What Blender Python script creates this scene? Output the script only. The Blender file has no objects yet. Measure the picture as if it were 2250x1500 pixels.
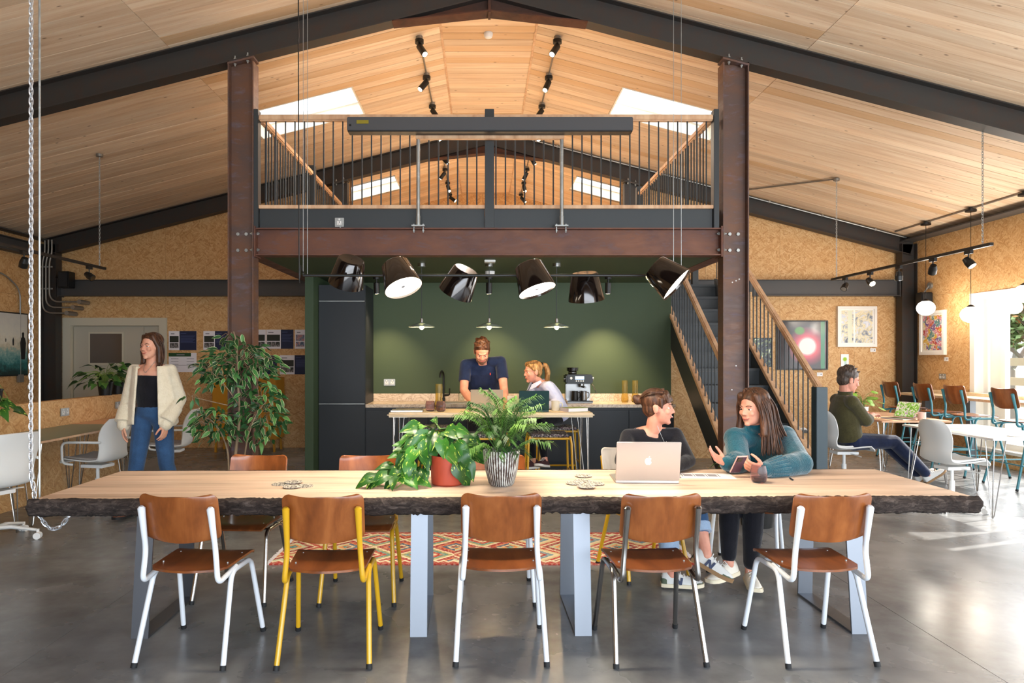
import bpy, bmesh, math, random
from mathutils import Vector, Matrix, noise

V = Vector
PI = math.pi
S = bpy.context.scene
COL = S.collection
random.seed(7)

# ------------------------------------------------------------------ camera
EYE = 1.48
cam_data = bpy.data.cameras.new('camera')
cam = bpy.data.objects.new('camera', cam_data)
COL.objects.link(cam)
cam.location = (0, 0, EYE)
cam.rotation_euler = (PI / 2, 0, 0)
cam_data.sensor_width = 36
cam_data.lens = 24
cam_data.shift_x = (1125 - 1060) / 2250
cam_data.shift_y = (785 - 750) / 2250
cam_data.clip_end = 300
S.camera = cam

# ------------------------------------------------------------------ sky, sun, exposure
world = bpy.data.worlds.new('sky')
S.world = world
world.use_nodes = True
wn = world.node_tree.nodes
wl = world.node_tree.links
wn.clear()
w_out = wn.new('ShaderNodeOutputWorld')
w_bg = wn.new('ShaderNodeBackground')
w_bg.inputs['Color'].default_value = (0.80, 0.90, 1.0, 1)
w_bg.inputs['Strength'].default_value = 1.3
wl.new(w_bg.outputs[0], w_out.inputs[0])
sun_d = bpy.data.lights.new('sun', 'SUN')
sun_d.energy = 4.5
sun_d.angle = 0.009
sun_d.color = (1.0, 0.93, 0.82)
sun = bpy.data.objects.new('sun', sun_d)
COL.objects.link(sun)
sun.location = (20, 12, 12)
sun.rotation_euler = (V((-0.80, -0.28, -0.50))).to_track_quat('-Z', 'Y').to_euler()
S.view_settings.view_transform = 'Standard'
S.view_settings.look = 'None'
S.view_settings.gamma = 1
S.view_settings.use_curve_mapping = False
S.view_settings.exposure = 1.62
S.cycles.use_denoising = True
S.cycles.max_bounces = 8
S.cycles.diffuse_bounces = 5
S.cycles.sample_clamp_indirect = 6
S.cycles.caustics_reflective = False
S.cycles.caustics_refractive = False

def lamp(kind, loc, energy, col=(1, .8, .55), parent=None, aim=None, size=.05, angle=1.2, blend=.6):
    d = bpy.data.lights.new('light', kind)
    d.energy = energy
    d.color = col
    if kind in ('POINT', 'SPOT'):
        d.shadow_soft_size = size
    if kind == 'SPOT':
        d.spot_size = angle
        d.spot_blend = blend
    if kind == 'AREA':
        d.shape = 'DISK'
        d.size = size
    o = bpy.data.objects.new('light', d)
    COL.objects.link(o)
    o.location = loc
    if aim is not None:
        o.rotation_euler = V(aim).to_track_quat('-Z', 'Y').to_euler()
    if parent:
        o.parent = parent
    return o

# daylight lamps added in the assumed front glazing and side windows to brighten indoors
def daylight_fill(loc, aim, sx, sy, energy, col=(.82, .91, 1.0)):
    o = lamp('AREA', loc, energy, col, None, aim)
    o.data.shape = 'RECTANGLE'
    o.data.size, o.data.size_y = sx, sy
    o.name = 'daylight_fill'
    return o
daylight_fill((2.3, -2.95, 1.55), (0, 1, .06), 9.0, 2.7, 200)
daylight_fill((6.95, 1.9, 1.3), (-1, 0, .12), 6.6, 2.0, 70, (.95, .97, 1.0))
daylight_fill((6.95, 7.9, 1.3), (-1, 0, .12), 3.2, 2.0, 30, (.95, .97, 1.0))

# ------------------------------------------------------------------ mesh helpers
def frame_from(d, up=(0, 0, 1)):
    d = V(d).normalized()
    up = V(up)
    x = d.cross(up)
    if x.length < 1e-4:
        x = d.cross(V((0, 1, 0)))
        if x.length < 1e-4:
            x = V((1, 0, 0))
    x.normalize()
    z = x.cross(d).normalized()
    return x, d, z

class MB:
    def __init__(s):
        s.v, s.f, s.m, s.mi = [], [], [], 0
    def add(s, vs, fs):
        o = len(s.v)
        s.v += [tuple(p) for p in vs]
        s.f += [tuple(i + o for i in f) for f in fs]
        s.m += [s.mi] * len(fs)
        return s
    def box(s, x0, x1, y0, y1, z0, z1):
        vs = [(x, y, z) for x in (x0, x1) for y in (y0, y1) for z in (z0, z1)]
        return s.add(vs, [(0, 1, 3, 2), (4, 6, 7, 5), (0, 4, 5, 1), (2, 3, 7, 6), (0, 2, 6, 4), (1, 5, 7, 3)])
    def bar(s, a, b, w, h, up=(0, 0, 1)):
        a, b = V(a), V(b)
        x, d, z = frame_from(b - a, up)
        vs = [p + x * sx * w / 2 + z * sz * h / 2 for p in (a, b) for sx in (-1, 1) for sz in (-1, 1)]
        return s.add(vs, [(0, 1, 3, 2), (4, 6, 7, 5), (0, 4, 5, 1), (2, 3, 7, 6), (0, 2, 6, 4), (1, 5, 7, 3)])
    def loft(s, rings, cap=True, closed=False):
        n = len(rings[0])
        vs = [p for r in rings for p in r]
        fs = []
        k = len(rings)
        for i in range(k if closed else k - 1):
            a, b = i * n, ((i + 1) % k) * n
            for j in range(n):
                fs.append((a + j, a + (j + 1) % n, b + (j + 1) % n, b + j))
        if cap and not closed:
            fs.append(tuple(range(n - 1, -1, -1)))
            fs.append(tuple(range((k - 1) * n, k * n)))
        return s.add(vs, fs)
    def tube(s, pts, r, n=8, closed=False, cap=True, flat=1.0, up=None):
        pts = [V(p) for p in pts]
        k = len(pts)
        rs = r if isinstance(r, (list, tuple)) else [r] * k
        rings, x = [], None
        for i, p in enumerate(pts):
            if closed:
                d = pts[(i + 1) % k] - pts[i - 1]
            else:
                d = pts[min(i + 1, k - 1)] - pts[max(i - 1, 0)]
            d.normalize()
            if x is None:
                x = V(up).cross(d) if up else frame_from(d)[0]
                if x.length < 1e-4:
                    x = frame_from(d)[0]
            x = (x - d * x.dot(d))
            if x.length < 1e-5:
                x = frame_from(d)[0]
            x.normalize()
            z = x.cross(d)
            rings.append([p + (x * math.cos(t) + z * math.sin(t) * flat) * rs[i] for t in [2 * PI * j / n for j in range(n)]])
        return s.loft(rings, cap, closed)
    def cyl(s, a, b, r, r2=None, n=12):
        return s.tube([a, b], [r, r if r2 is None else r2], n)
    def lathe(s, prof, n=24, M=None, cap=False):
        rings = [[V((r * math.cos(2 * PI * j / n), r * math.sin(2 * PI * j / n), z)) for j in range(n)] for r, z in prof]
        if M is not None:
            rings = [[M @ p for p in r] for r in rings]
        return s.loft(rings, cap)
    def ell(s, c, r, R=None, nu=14, nv=8):
        c = V(c)
        r = (r, r, r) if isinstance(r, (int, float)) else r
        rings = []
        for i in range(nv + 1):
            a = PI * min(max(i / nv, .012), .988)
            ring = []
            for j in range(nu):
                b = 2 * PI * j / nu
                p = V((r[0] * math.sin(a) * math.cos(b), r[1] * math.sin(a) * math.sin(b), -r[2] * math.cos(a)))
                ring.append(c + (R @ p if R is not None else p))
            rings.append(ring)
        return s.loft(rings)
    def cap_(s, a, ra, b, rb, n=12):
        a, b = V(a), V(b)
        s.ell(a, ra, None, n, 8)
        s.ell(b, rb, None, n, 8)
        if (b - a).length > 1e-4:
            s.tube([a, b], [ra, rb], n)
        return s
    def prism(s, poly, ext):
        ext = V(ext)
        a = [V(p) for p in poly]
        return s.loft([a, [p + ext for p in a]])
    def sheet(s, rows, thick, nrm=None):
        """rows: grid of points -> closed sheet of the given thickness"""
        m, n = len(rows), len(rows[0])
        N = []
        for i in range(m):
            r = []
            for j in range(n):
                du = V(rows[i][min(j + 1, n - 1)]) - V(rows[i][max(j - 1, 0)])
                dv = V(rows[min(i + 1, m - 1)][j]) - V(rows[max(i - 1, 0)][j])
                q = du.cross(dv)
                r.append(q.normalized() if q.length > 1e-9 else V((0, 0, 1)))
            N.append(r)
        vs = [V(rows[i][j]) for i in range(m) for j in range(n)] + [V(rows[i][j]) - N[i][j] * thick for i in range(m) for j in range(n)]
        o = m * n
        fs = []
        for i in range(m - 1):
            for j in range(n - 1):
                a = i * n + j
                fs.append((a, a + 1, a + n + 1, a + n))
                fs.append((o + a, o + a + n, o + a + n + 1, o + a + 1))
        def rim(a, b):
            fs.append((a, b, b + o, a + o))
        for j in range(n - 1):
            rim(j + 1, j)
            rim((m - 1) * n + j, (m - 1) * n + j + 1)
        for i in range(m - 1):
            rim(i * n, (i + 1) * n)
            rim((i + 1) * n + n - 1, i * n + n - 1)
        return s.add(vs, fs)
    def mesh(s, name, mats, smooth=True, bevel=0, angle=.7, seg=2):
        me = bpy.data.meshes.new(name)
        me.from_pydata(s.v, [], s.f)
        mats = mats if isinstance(mats, (list, tuple)) else [mats]
        for m in mats:
            me.materials.append(m)
        if len(mats) > 1:
            me.polygons.foreach_set('material_index', s.m)
        bm = bmesh.new()
        bm.from_mesh(me)
        bmesh.ops.recalc_face_normals(bm, faces=bm.faces)
        if bevel:
            es = [e for e in bm.edges if len(e.link_faces) == 2 and e.calc_face_angle(0) > .6]
            bmesh.ops.bevel(bm, geom=es, offset=bevel, segments=seg, affect='EDGES', clamp_overlap=True)
        bm.to_mesh(me)
        bm.free()
        if smooth:
            me.polygons.foreach_set('use_smooth', [True] * len(me.polygons))
            me.set_sharp_from_angle(angle=angle)
        return me
    def build(s, name, mats, parent=None, smooth=True, bevel=0, angle=.7, seg=2):
        return link(name, s.mesh(name, mats, smooth, bevel, angle, seg), parent)

def link(name, me, parent=None, loc=None, rot=None):
    o = bpy.data.objects.new(name, me)
    COL.objects.link(o)
    if parent is not None:
        o.parent = parent
    if loc is not None:
        o.location = loc
    if rot is not None:
        o.rotation_euler = rot
    return o

def tag(o, label=None, cat=None, group=None, kind=None):
    for k, v in (('label', label), ('category', cat), ('group', group), ('kind', kind)):
        if v:
            o[k] = v
    return o

def thing(name, label, cat, loc=(0, 0, 0), rz=0, group=None):
    o = bpy.data.objects.new(name, None)
    o.empty_display_size = .1
    COL.objects.link(o)
    o.location = loc
    o.rotation_euler = (0, 0, rz)
    return tag(o, label, cat, group)

def dup(root, loc, rz=None, label=None, group=None):
    def cp(o, par):
        c = o.copy()
        COL.objects.link(c)
        if par is not None:
            c.parent = par
        for ch in list(o.children):
            cp(ch, c)
        return c
    r = cp(root, None)
    r.location = loc
    if rz is not None:
        r.rotation_euler = (0, 0, rz)
    if label:
        r['label'] = label
    if group:
        r['group'] = group
    return r

def fillet(pts, r, n=5):
    pts = [V(p) for p in pts]
    out = [pts[0]]
    for i in range(1, len(pts) - 1):
        a, b, c = pts[i - 1], pts[i], pts[i + 1]
        u, w = (a - b), (c - b)
        rr = min(r, u.length * .48, w.length * .48)
        p, q = b + u.normalized() * rr, b + w.normalized() * rr
        for k in range(n + 1):
            t = k / n
            out.append(p * (1 - t) ** 2 + b * 2 * t * (1 - t) + q * t * t)
    out.append(pts[-1])
    return out

def spline(pts, n=6):
    pts = [V(p) for p in pts]
    out = []
    for i in range(len(pts) - 1):
        p0, p1, p2, p3 = pts[max(i - 1, 0)], pts[i], pts[i + 1], pts[min(i + 2, len(pts) - 1)]
        for k in range(n):
            t = k / n
            out.append(.5 * ((2 * p1) + (p2 - p0) * t + (2 * p0 - 5 * p1 + 4 * p2 - p3) * t * t + (3 * p1 - p0 - 3 * p2 + p3) * t ** 3))
    out.append(pts[-1])
    return out

def rotm(ax, a):
    return Matrix.Rotation(a, 3, ax)

def ibeam(mb, a, b, depth, width, up=(0, 0, 1), tf=.011, tw=.008):
    """rolled steel section from a to b; depth along up"""
    a, b = V(a), V(b)
    x, d, z = frame_from(b - a, up)
    for sgn in (-1, 1):
        o = z * sgn * (depth - tf) / 2
        mb.bar(a + o, b + o, width, tf, up)
    mb.bar(a, b, tw, depth - 2 * tf, up)
    return mb
# ------------------------------------------------------------------ materials
def lin(c):
    if isinstance(c, str):
        c = c.lstrip('#')
        c = [int(c[i:i + 2], 16) / 255 for i in (0, 2, 4)]
        c = [x / 12.92 if x <= .04045 else ((x + .055) / 1.055) ** 2.4 for x in c]
    return (c[0], c[1], c[2], 1)

def M(name, col, rough=.5, metal=0, emit=None, es=0, trans=0, ior=1.45, coat=0, alpha=1, sheen=0, spec=.5):
    m = bpy.data.materials.new(name)
    m.use_nodes = True
    b = m.node_tree.nodes['Principled BSDF']
    b.inputs['Base Color'].default_value = lin(col)
    b.inputs['Roughness'].default_value = rough
    b.inputs['Metallic'].default_value = metal
    b.inputs['Transmission Weight'].default_value = trans
    b.inputs['IOR'].default_value = ior
    b.inputs['Coat Weight'].default_value = coat
    b.inputs['Coat Roughness'].default_value = .1
    b.inputs['Alpha'].default_value = alpha
    b.inputs['Sheen Weight'].default_value = sheen
    b.inputs['Specular IOR Level'].default_value = spec
    if emit:
        b.inputs['Emission Color'].default_value = lin(emit)
        b.inputs['Emission Strength'].default_value = es
    return m

class NT:
    def __init__(s, m):
        s.m, s.t = m, m.node_tree
        s.b = s.t.nodes['Principled BSDF']
    def n(s, typ, props=None, **ins):
        nd = s.t.nodes.new('ShaderNode' + typ)
        for k, v in (props or {}).items():
            setattr(nd, k, v)
        for k, v in ins.items():
            key = int(k[1:]) if k[0] == '_' and k[1:].isdigit() else k.replace('_', ' ')
            s.put(nd.inputs[key], v)
        return nd
    def put(s, sock, v):
        if hasattr(v, 'is_output') or hasattr(v, 'links'):
            s.t.links.new(v, sock)
        else:
            sock.default_value = v
    def coord(s, which='Object'):
        return s.n('TexCoord').outputs[which]
    def math(s, op, a, b=0.0, c=0.0):
        return s.n('Math', {'operation': op}, _0=a, _1=b, _2=c).outputs[0]
    def vmul(s, v, sc):
        return s.n('VectorMath', {'operation': 'MULTIPLY'}, _0=v, _1=sc).outputs[0]
    def vadd(s, v, w):
        return s.n('VectorMath', {'operation': 'ADD'}, _0=v, _1=w).outputs[0]
    def noise(s, v, scale=5, detail=4, rough=.5, dist=0, out=0):
        return s.n('TexNoise', None, Vector=v, Scale=scale, Detail=detail, Roughness=rough, Distortion=dist).outputs[out]
    def voro(s, v, scale=5, feat='F1', out='Color', rnd=1.0, dims='3D'):
        return s.n('TexVoronoi', {'feature': feat, 'voronoi_dimensions': dims}, Vector=v, Scale=scale, Randomness=rnd).outputs[out]
    def ramp(s, f, stops, interp='LINEAR'):
        nd = s.n('ValToRGB', None, Fac=f)
        cr = nd.color_ramp
        cr.interpolation = interp
        while len(cr.elements) > 1:
            cr.elements.remove(cr.elements[-1])
        cr.elements[0].position = stops[0][0]
        cr.elements[0].color = lin(stops[0][1])
        for p, c in stops[1:]:
            e = cr.elements.new(p)
            e.color = lin(c)
        return nd.outputs[0]
    def mix(s, f, a, b, mode='MIX'):
        nd = s.n('Mix', {'data_type': 'RGBA', 'blend_type': mode})
        s.put(nd.inputs[0], f)
        s.put(nd.inputs[6], lin(a) if isinstance(a, str) else a)
        s.put(nd.inputs[7], lin(b) if isinstance(b, str) else b)
        return nd.outputs[2]
    def sep(s, v):
        return s.n('SeparateXYZ', None, Vector=v).outputs
    def comb(s, x, y, z=0.0):
        return s.n('CombineXYZ', None, X=x, Y=y, Z=z).outputs[0]
    def rnd(s):
        return s.n('ObjectInfo').outputs['Random']
    def range(s, f, a, b, c=0.0, d=1.0):
        return s.n('MapRange', None, Value=f, From_Min=a, From_Max=b, To_Min=c, To_Max=d).outputs[0]
    def col(s, c):
        s.put(s.b.inputs['Base Color'], c)
    def rough(s, r):
        s.put(s.b.inputs['Roughness'], r)
    def bump(s, h, strength=.3, dist=.01):
        s.put(s.b.inputs['Normal'], s.n('Bump', None, Strength=strength, Distance=dist, Height=h).outputs[0])

def wood(name, light, mid, dark, sc=(1.2, 14, 14), rough=.5, vary=.12, knots=0, coat=0, per_obj=True, huevary=None):
    m = M(name, mid, rough, coat=coat)
    t = NT(m)
    c = t.coord()
    r = t.rnd()
    if per_obj:
        c = t.vadd(c, t.comb(t.math('MULTIPLY', r, 37.0), t.math('MULTIPLY', r, 91.0), t.math('MULTIPLY', r, 13.0)))
    g = t.noise(t.vmul(c, sc), 1.0, 5, .6, .6)
    fine = t.noise(t.vmul(c, (sc[0] * 3, sc[1] * 6, sc[2] * 6)), 1.0, 2)
    g2 = t.math('ADD', t.math('MULTIPLY', g, .8), t.math('MULTIPLY', fine, .2))
    colr = t.ramp(g2, [(.30, dark), (.47, mid), (.62, light)])
    if vary and per_obj:
        k = t.range(r, 0, 1, 1 - vary, 1 + vary * .6)
        colr = t.mix(1.0, colr, t.comb(k, k, k), 'MULTIPLY')
        if huevary:
            r2 = t.math('FRACT', t.math('MULTIPLY', r, 17.3))
            colr = t.mix(t.range(r2, .86, .90, 0, .55), colr, huevary)
    if knots:
        q = t.vmul(c, (1, 1.0, 0))
        d = t.voro(t.vmul(q, (4.2, 9.0, 0)), 1.0, 'F1', 'Distance', 1.0)
        colr = t.mix(t.range(d, .04, .11, knots, 0), colr, '#5d3a20')
    t.col(colr)
    t.bump(g2, .08, .004)
    return m

def osb(name, stops, rough=.6):
    m = M(name, stops[1][1], rough)
    t = NT(m)
    x, y, z = t.sep(t.coord())
    r = t.rnd()
    base = t.comb(t.math('ADD', t.math('ADD', x, y), t.math('MULTIPLY', r, 31)), t.math('ADD', z, t.math('MULTIPLY', r, 17)))
    warp = t.noise(base, 4.0, 2, .5, 0, 1)
    base = t.vadd(base, t.vmul(warp, (.06, .06, 0)))
    def layer(a, sx, sy, off):
        mp = t.n('Mapping', None, Vector=base, Rotation=(0, 0, a), Location=(off, off, 0))
        return t.sep(t.voro(t.vmul(mp.outputs[0], (sx, sy, 0)), 1.0, 'F1', 'Color', 1.0, '2D'))
    a1 = layer(.35, 11, 66, 0)
    a2 = layer(1.55, 11, 70, 3)
    a3 = layer(2.5, 10, 60, 7)
    a4 = layer(.9, 13, 80, 11)
    f = t.n('Mix', {'data_type': 'FLOAT'}, _0=t.math('GREATER_THAN', a3[0], .58), _2=a1[1], _3=a2[1]).outputs[0]
    f = t.n('Mix', {'data_type': 'FLOAT'}, _0=t.math('GREATER_THAN', a4[0], .72), _2=f, _3=a4[1]).outputs[0]
    f = t.n('Mix', {'data_type': 'FLOAT'}, _0=t.math('GREATER_THAN', a3[2], .8), _2=f, _3=a3[1]).outputs[0]
    gr = t.noise(base, 60.0, 3)
    mid = t.noise(t.vmul(base, (10, 38, 1)), 1.0, 4, .65, 1.5)
    f = t.math('ADD', t.math('MULTIPLY', f, .42), t.math('ADD', t.math('MULTIPLY', gr, .26), t.math('MULTIPLY', mid, .32)))
    t.col(t.ramp(f, stops))
    t.bump(f, .1, .003)
    return m

def rusty(name, c1, c2, c3, rough=.55, metal=.35):
    m = M(name, c1, rough, metal)
    t = NT(m)
    c = t.coord()
    n1 = t.noise(t.vmul(c, (1.2, 1.2, 2.2)), 1.6, 5, .6, .5)
    n2 = t.noise(t.vmul(c, (2, 2, 6)), 3.0, 6, .7, .3)
    k = t.mix(t.range(n1, .38, .62), c1, c2)
    k = t.mix(t.range(n2, .54, .70, 0, .75), k, c3)
    t.col(k)
    t.rough(t.range(n2, .3, .7, rough - .12, rough + .15))
    t.bump(t.noise(c, 60, 3), .06, .002)
    return m

def fabric(name, c1, c2, scale=120, rough=.9, bump=.25, folds=.35, sheen=.2):
    m = M(name, c1, rough, sheen=sheen, spec=.2)
    t = NT(m)
    c = t.coord()
    w = t.noise(c, scale, 2)
    f = t.noise(c, 9, 3, .55, .4)
    k = t.mix(t.range(t.math('ADD', t.math('MULTIPLY', w, .4), t.math('MULTIPLY', f, .6)), .35, .65), c1, c2)
    t.col(k)
    t.bump(t.math('ADD', t.math('MULTIPLY', w, bump), t.math('MULTIPLY', f, folds * 3)), .5, .012)
    return m

PINE = wood('pine_plank', '#ecd6ba', '#e3c6a6', '#d3b08e', (.9, 16, 16), .55, .16, .75, huevary='#c69a66')
OAK = wood('oak_rail', '#dcbb98', '#cda684', '#b38a68', (9, 9, 1.5), .5, .06)
TABLEW = wood('live_edge_oak', '#e8d2c0', '#dcc0aa', '#9d8270', (.75, 9, 9), .42, .08)
PLYDARK = wood('stained_plywood', '#98592c', '#834820', '#663416', (9, 9, 1.3), .32, .1, coat=.25)
PLYSEAT = wood('stained_plywood_seat', '#8c4f25', '#753e1a', '#592d12', (8, 1.4, 8), .33, .1, coat=.25)
PLYPALE = wood('limed_plywood', '#e9e2da', '#ddd4cb', '#cbc0b6', (9, 9, 1.4), .4, .04)
TOPW = wood('pale_worktop', '#ecdcc0', '#e2cdac', '#cdb18c', (1.3, 15, 15), .45, .04)
PEACH = wood('peach_top', '#e6bd9a', '#d9a983', '#c9956d', (1.3, 15, 15), .45, .04)
OSBM = osb('osb_board', [(.20, '#a87846'), (.36, '#c4955e'), (.50, '#cea26d'), (.64, '#d6ae7a'), (.8, '#e0be8e')])
STEEL = M('dark_painted_steel', '#3a3735', .5, .3)
_t = NT(STEEL)
_c = _t.coord()
_t.col(_t.mix(_t.range(_t.noise(_c, 7, 6, .7), .45, .75), '#3b3937', '#45362f'))
STEEL2 = M('grey_painted_steel', '#4b4a4a', .5, .2)
RUST = rusty('mill_scale_steel', '#5e4038', '#714a38', '#66575b', .52, .3)
RUSTC = rusty('mill_scale_column', '#5d4c47', '#6f4f3e', '#6e646d', .52, .3)
HAUNCH = rusty('rusted_haunch', '#3f2a22', '#55301f', '#3a3029', .7, .1)
ANTH = M('anthracite_paint', '#33383b', .45)
CAB = M('cabinet_navy_black', '#1b2026', .5)
GREEN = M('green_wall_paint', '#3b4c34', .62)
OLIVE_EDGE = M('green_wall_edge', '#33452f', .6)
CREAM = M('cream_paint', '#c9c2ad', .55)
WHITEP = M('white_paint', '#f0ede6', .5)
REVEAL = M('skylight_reveal', '#f3eee0', .6)
GALV = rusty('galvanised_steel', '#b3b5b2', '#9ea1a0', '#c8cac8', .42, .75)
CHAINM = M('zinc_chain', '#e4eaf2', .36, .85)
CHROME = M('brushed_chrome', '#a9a7a4', .25, 1)
DKCHROME = M('dark_chrome', '#6b6967', .28, 1)
CONDUIT = M('conduit_grey', '#8f8a82', .4, .6)
BLACKM = M('black_satin', '#121212', .4)
BLACKG = M('black_gloss', '#0d0b0b', .12, 0, coat=1)
WHITEG = M('white_powder_coat', '#dde2e8', .32, coat=.3)
YELLOW = M('yellow_powder_coat', '#cf9f1e', .35, coat=.3)
TEAL = M('teal_powder_coat', '#2f7480', .38, coat=.2)
RUBBER = M('black_rubber', '#1a1b1d', .7)
WHITEPL = M('white_plastic', '#e8e8e6', .35)
SHELL = M('white_shell', '#dfe0de', .4)
GREYF = fabric('grey_upholstery', '#8f8782', '#a39a94', 160, .9, .2, .1)
LEGSTEEL = M('brushed_flat_bar', '#777b82', .42, .95)
LEGDARK = M('flat_bar_inner', '#4a4643', .45, .7)
GLASSC = M('clear_glass', '#f4faf8', .02, 0, trans=1, ior=1.45)
WINGLASS = bpy.data.materials.new('window_glass')
WINGLASS.use_nodes = True
_g = WINGLASS.node_tree
_g.nodes.clear()
_o = _g.nodes.new('ShaderNodeOutputMaterial')
_mx = _g.nodes.new('ShaderNodeMixShader')
_tr = _g.nodes.new('ShaderNodeBsdfTransparent')
_gl = _g.nodes.new('ShaderNodeBsdfGlossy')
_gl.inputs['Roughness'].default_value = .02
_mx.inputs[0].default_value = .05
_g.links.new(_tr.outputs[0], _mx.inputs[1])
_g.links.new(_gl.outputs[0], _mx.inputs[2])
_g.links.new(_mx.outputs[0], _o.inputs[0])
AMBER = M('amber_glass', '#f7e49a', .04, 0, trans=.9, ior=1.2)
PURPLE = M('mulberry_glass', '#e6cccd', .03, 0, trans=.93, ior=1.2)
LIQUID = M('dark_red_drink', '#3c0d0c', .1)
BULB = M('bulb_glow', '#fff0d0', .4, emit='#ffdca0', es=60)
GLOBE = M('opal_globe_glow', '#ffffff', .4, emit='#fff6ea', es=3.2)
DISC = M('lamp_diffuser_glow', '#ffffff', .4, emit='#fff0d6', es=5)
SPOTGLOW = M('spot_lens_glow', '#ffffff', .4, emit='#ffe8c0', es=14)
SILVER = M('silver_aluminium', '#c9c4c0', .36, .75)
WHITELOGO = M('logo_white', '#f4f2f0', .4)
LAPBEIGE = M('sand_aluminium', '#c4b49c', .45, .4)
LAPGREEN = M('dark_green_lid', '#143b3c', .4, .2)
PAPER = M('paper_white', '#ece9ee', .7)
NAVY = M('print_navy', '#1c2544', .6)
PGREEN = M('print_green', '#1f4a26', .6)
PGREY = M('print_grey', '#8a8890', .6)
PDARK = M('print_dark', '#2c3028', .6)
TERRA = M('terracotta_red_pot', '#a8432c', .55)
SOIL = M('potting_soil', '#2b2019', .95)
STEM = M('green_stem', '#6f8a3c', .6)
TRUNK = wood('ficus_trunk', '#8f7d66', '#77644f', '#574633', (14, 14, 3), .8, .05)

CONC = M('polished_concrete', '#55524f', .2, spec=.6)
_t = NT(CONC)
_c = _t.coord()
_n = _t.noise(_c, .9, 5, .6, 0)
_n2 = _t.noise(_c, 4.5, 5, .6, 0)
_k = _t.math('ADD', _t.math('MULTIPLY', _n, .55), _t.math('MULTIPLY', _n2, .45))
_t.col(_t.ramp(_k, [(.36, '#66676a'), (.47, '#77797b'), (.56, '#848688'), (.68, '#97999b')]))
_t.rough(_t.range(_n, .3, .7, .22, .32))
JOINT = M('saw_cut_joint', '#8a857e', .8)

BARK = M('oak_bark', '#3a302b', .95)
_t = NT(BARK)
_c = _t.coord()
_n = _t.noise(_t.vmul(_c, (14, 30, 40)), 1.0, 6, .7, 1.0)
_t.col(_t.ramp(_n, [(.3, '#171210'), (.5, '#3d322d'), (.7, '#6d5f57')]))
_t.bump(_n, 1, .02)

MARBLE = M('marble_top', '#cdbba6', .25)
_t = NT(MARBLE)
_n = _t.noise(_t.coord(), 5, 8, .65, 2.5)
_t.col(_t.ramp(_n, [(.40, '#d8c9b6'), (.485, '#cbb8a2'), (.505, '#9d8670'), (.53, '#d2c1ac'), (.7, '#ddd0be')]))

TERRAZZO = M('speckled_wool', '#77706f', .9)
_t = NT(TERRAZZO)
_v = _t.sep(_t.voro(_t.coord(), 90, 'F1', 'Color'))[0]
_t.col(_t.ramp(_v, [(0, '#2c282b'), (.3, '#59525a'), (.55, '#8b8583'), (.8, '#c4bcb6'), (.95, '#77506a')], 'CONSTANT'))

CORK = M('speckled_coaster', '#b5a893', .9)
_t = NT(CORK)
_v = _t.sep(_t.voro(_t.coord(), 170, 'F1', 'Color'))[0]
_t.col(_t.ramp(_v, [(0, '#4a4744'), (.28, '#96908a'), (.5, '#d6d1c8'), (.8, '#b3ada4')], 'CONSTANT'))

STRIPEPOT = M('ribbed_glaze', '#5d4f4a', .45)
_t = NT(STRIPEPOT)
_c = _t.coord()
_x, _y, _z = _t.sep(_c)
_a = _t.math('ARCTAN2', _y, _x)
_w = _t.math('SINE', _t.math('MULTIPLY', _a, 40.0))
_nn = _t.noise(_t.vmul(_c, (40, 40, 26)), 1.0, 4, .6)
_w = _t.math('ADD', _w, _t.math('MULTIPLY', _t.math('SUBTRACT', _nn, .5), 5.0))
_t.col(_t.mix(_t.range(_w, -.1, .5), '#43332f', '#c9cdc8'))
_t.bump(_w, .3, .004)

LEAF_F = M('ficus_green', '#35662f', .5)
_t = NT(LEAF_F)
_t.col(_t.ramp(_t.rnd(), [(0, '#16361c'), (.4, '#244f26'), (.75, '#386c34'), (1, '#578a46')]))
LEAF_RIM = M('ficus_margin', '#cfd8a4', .5)
LEAF_P = M('pothos_green', '#3c7a2a', .35)
_t = NT(LEAF_P)
_c = _t.coord()
_r = _t.rnd()
_c2 = _t.vadd(_c, _t.comb(_t.math('MULTIPLY', _r, 51.0), 0.0, 0.0))
_n = _t.noise(_t.vmul(_c2, (60, 22, 1)), 1.0, 3, .6, .8)
_g = _t.ramp(_r, [(0, '#1a4419'), (.5, '#28591e'), (1, '#3f7a28')])
_t.col(_t.mix(_t.range(_n, .60, .66), _g, '#b9d05a'))
PALM = M('palm_green', '#4f8030', .5)
_t = NT(PALM)
_t.col(_t.ramp(_t.rnd(), [(0, '#1f4519'), (.5, '#345f22'), (1, '#5f8a30')]))
LEAF_D = M('dark_glossy_leaf', '#1e3d1c', .35)
_t = NT(LEAF_D)
_t.col(_t.ramp(_t.rnd(), [(0, '#18351a'), (.6, '#2a4f25'), (1, '#4f7a35')]))
LEAF_PILEA = M('pilea_green', '#7fae3a', .4)
for _m in (LEAF_F, LEAF_P, PALM, LEAF_PILEA, LEAF_RIM):
    _m.node_tree.nodes['Principled BSDF'].inputs['Subsurface Weight'].default_value = .0

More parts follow.
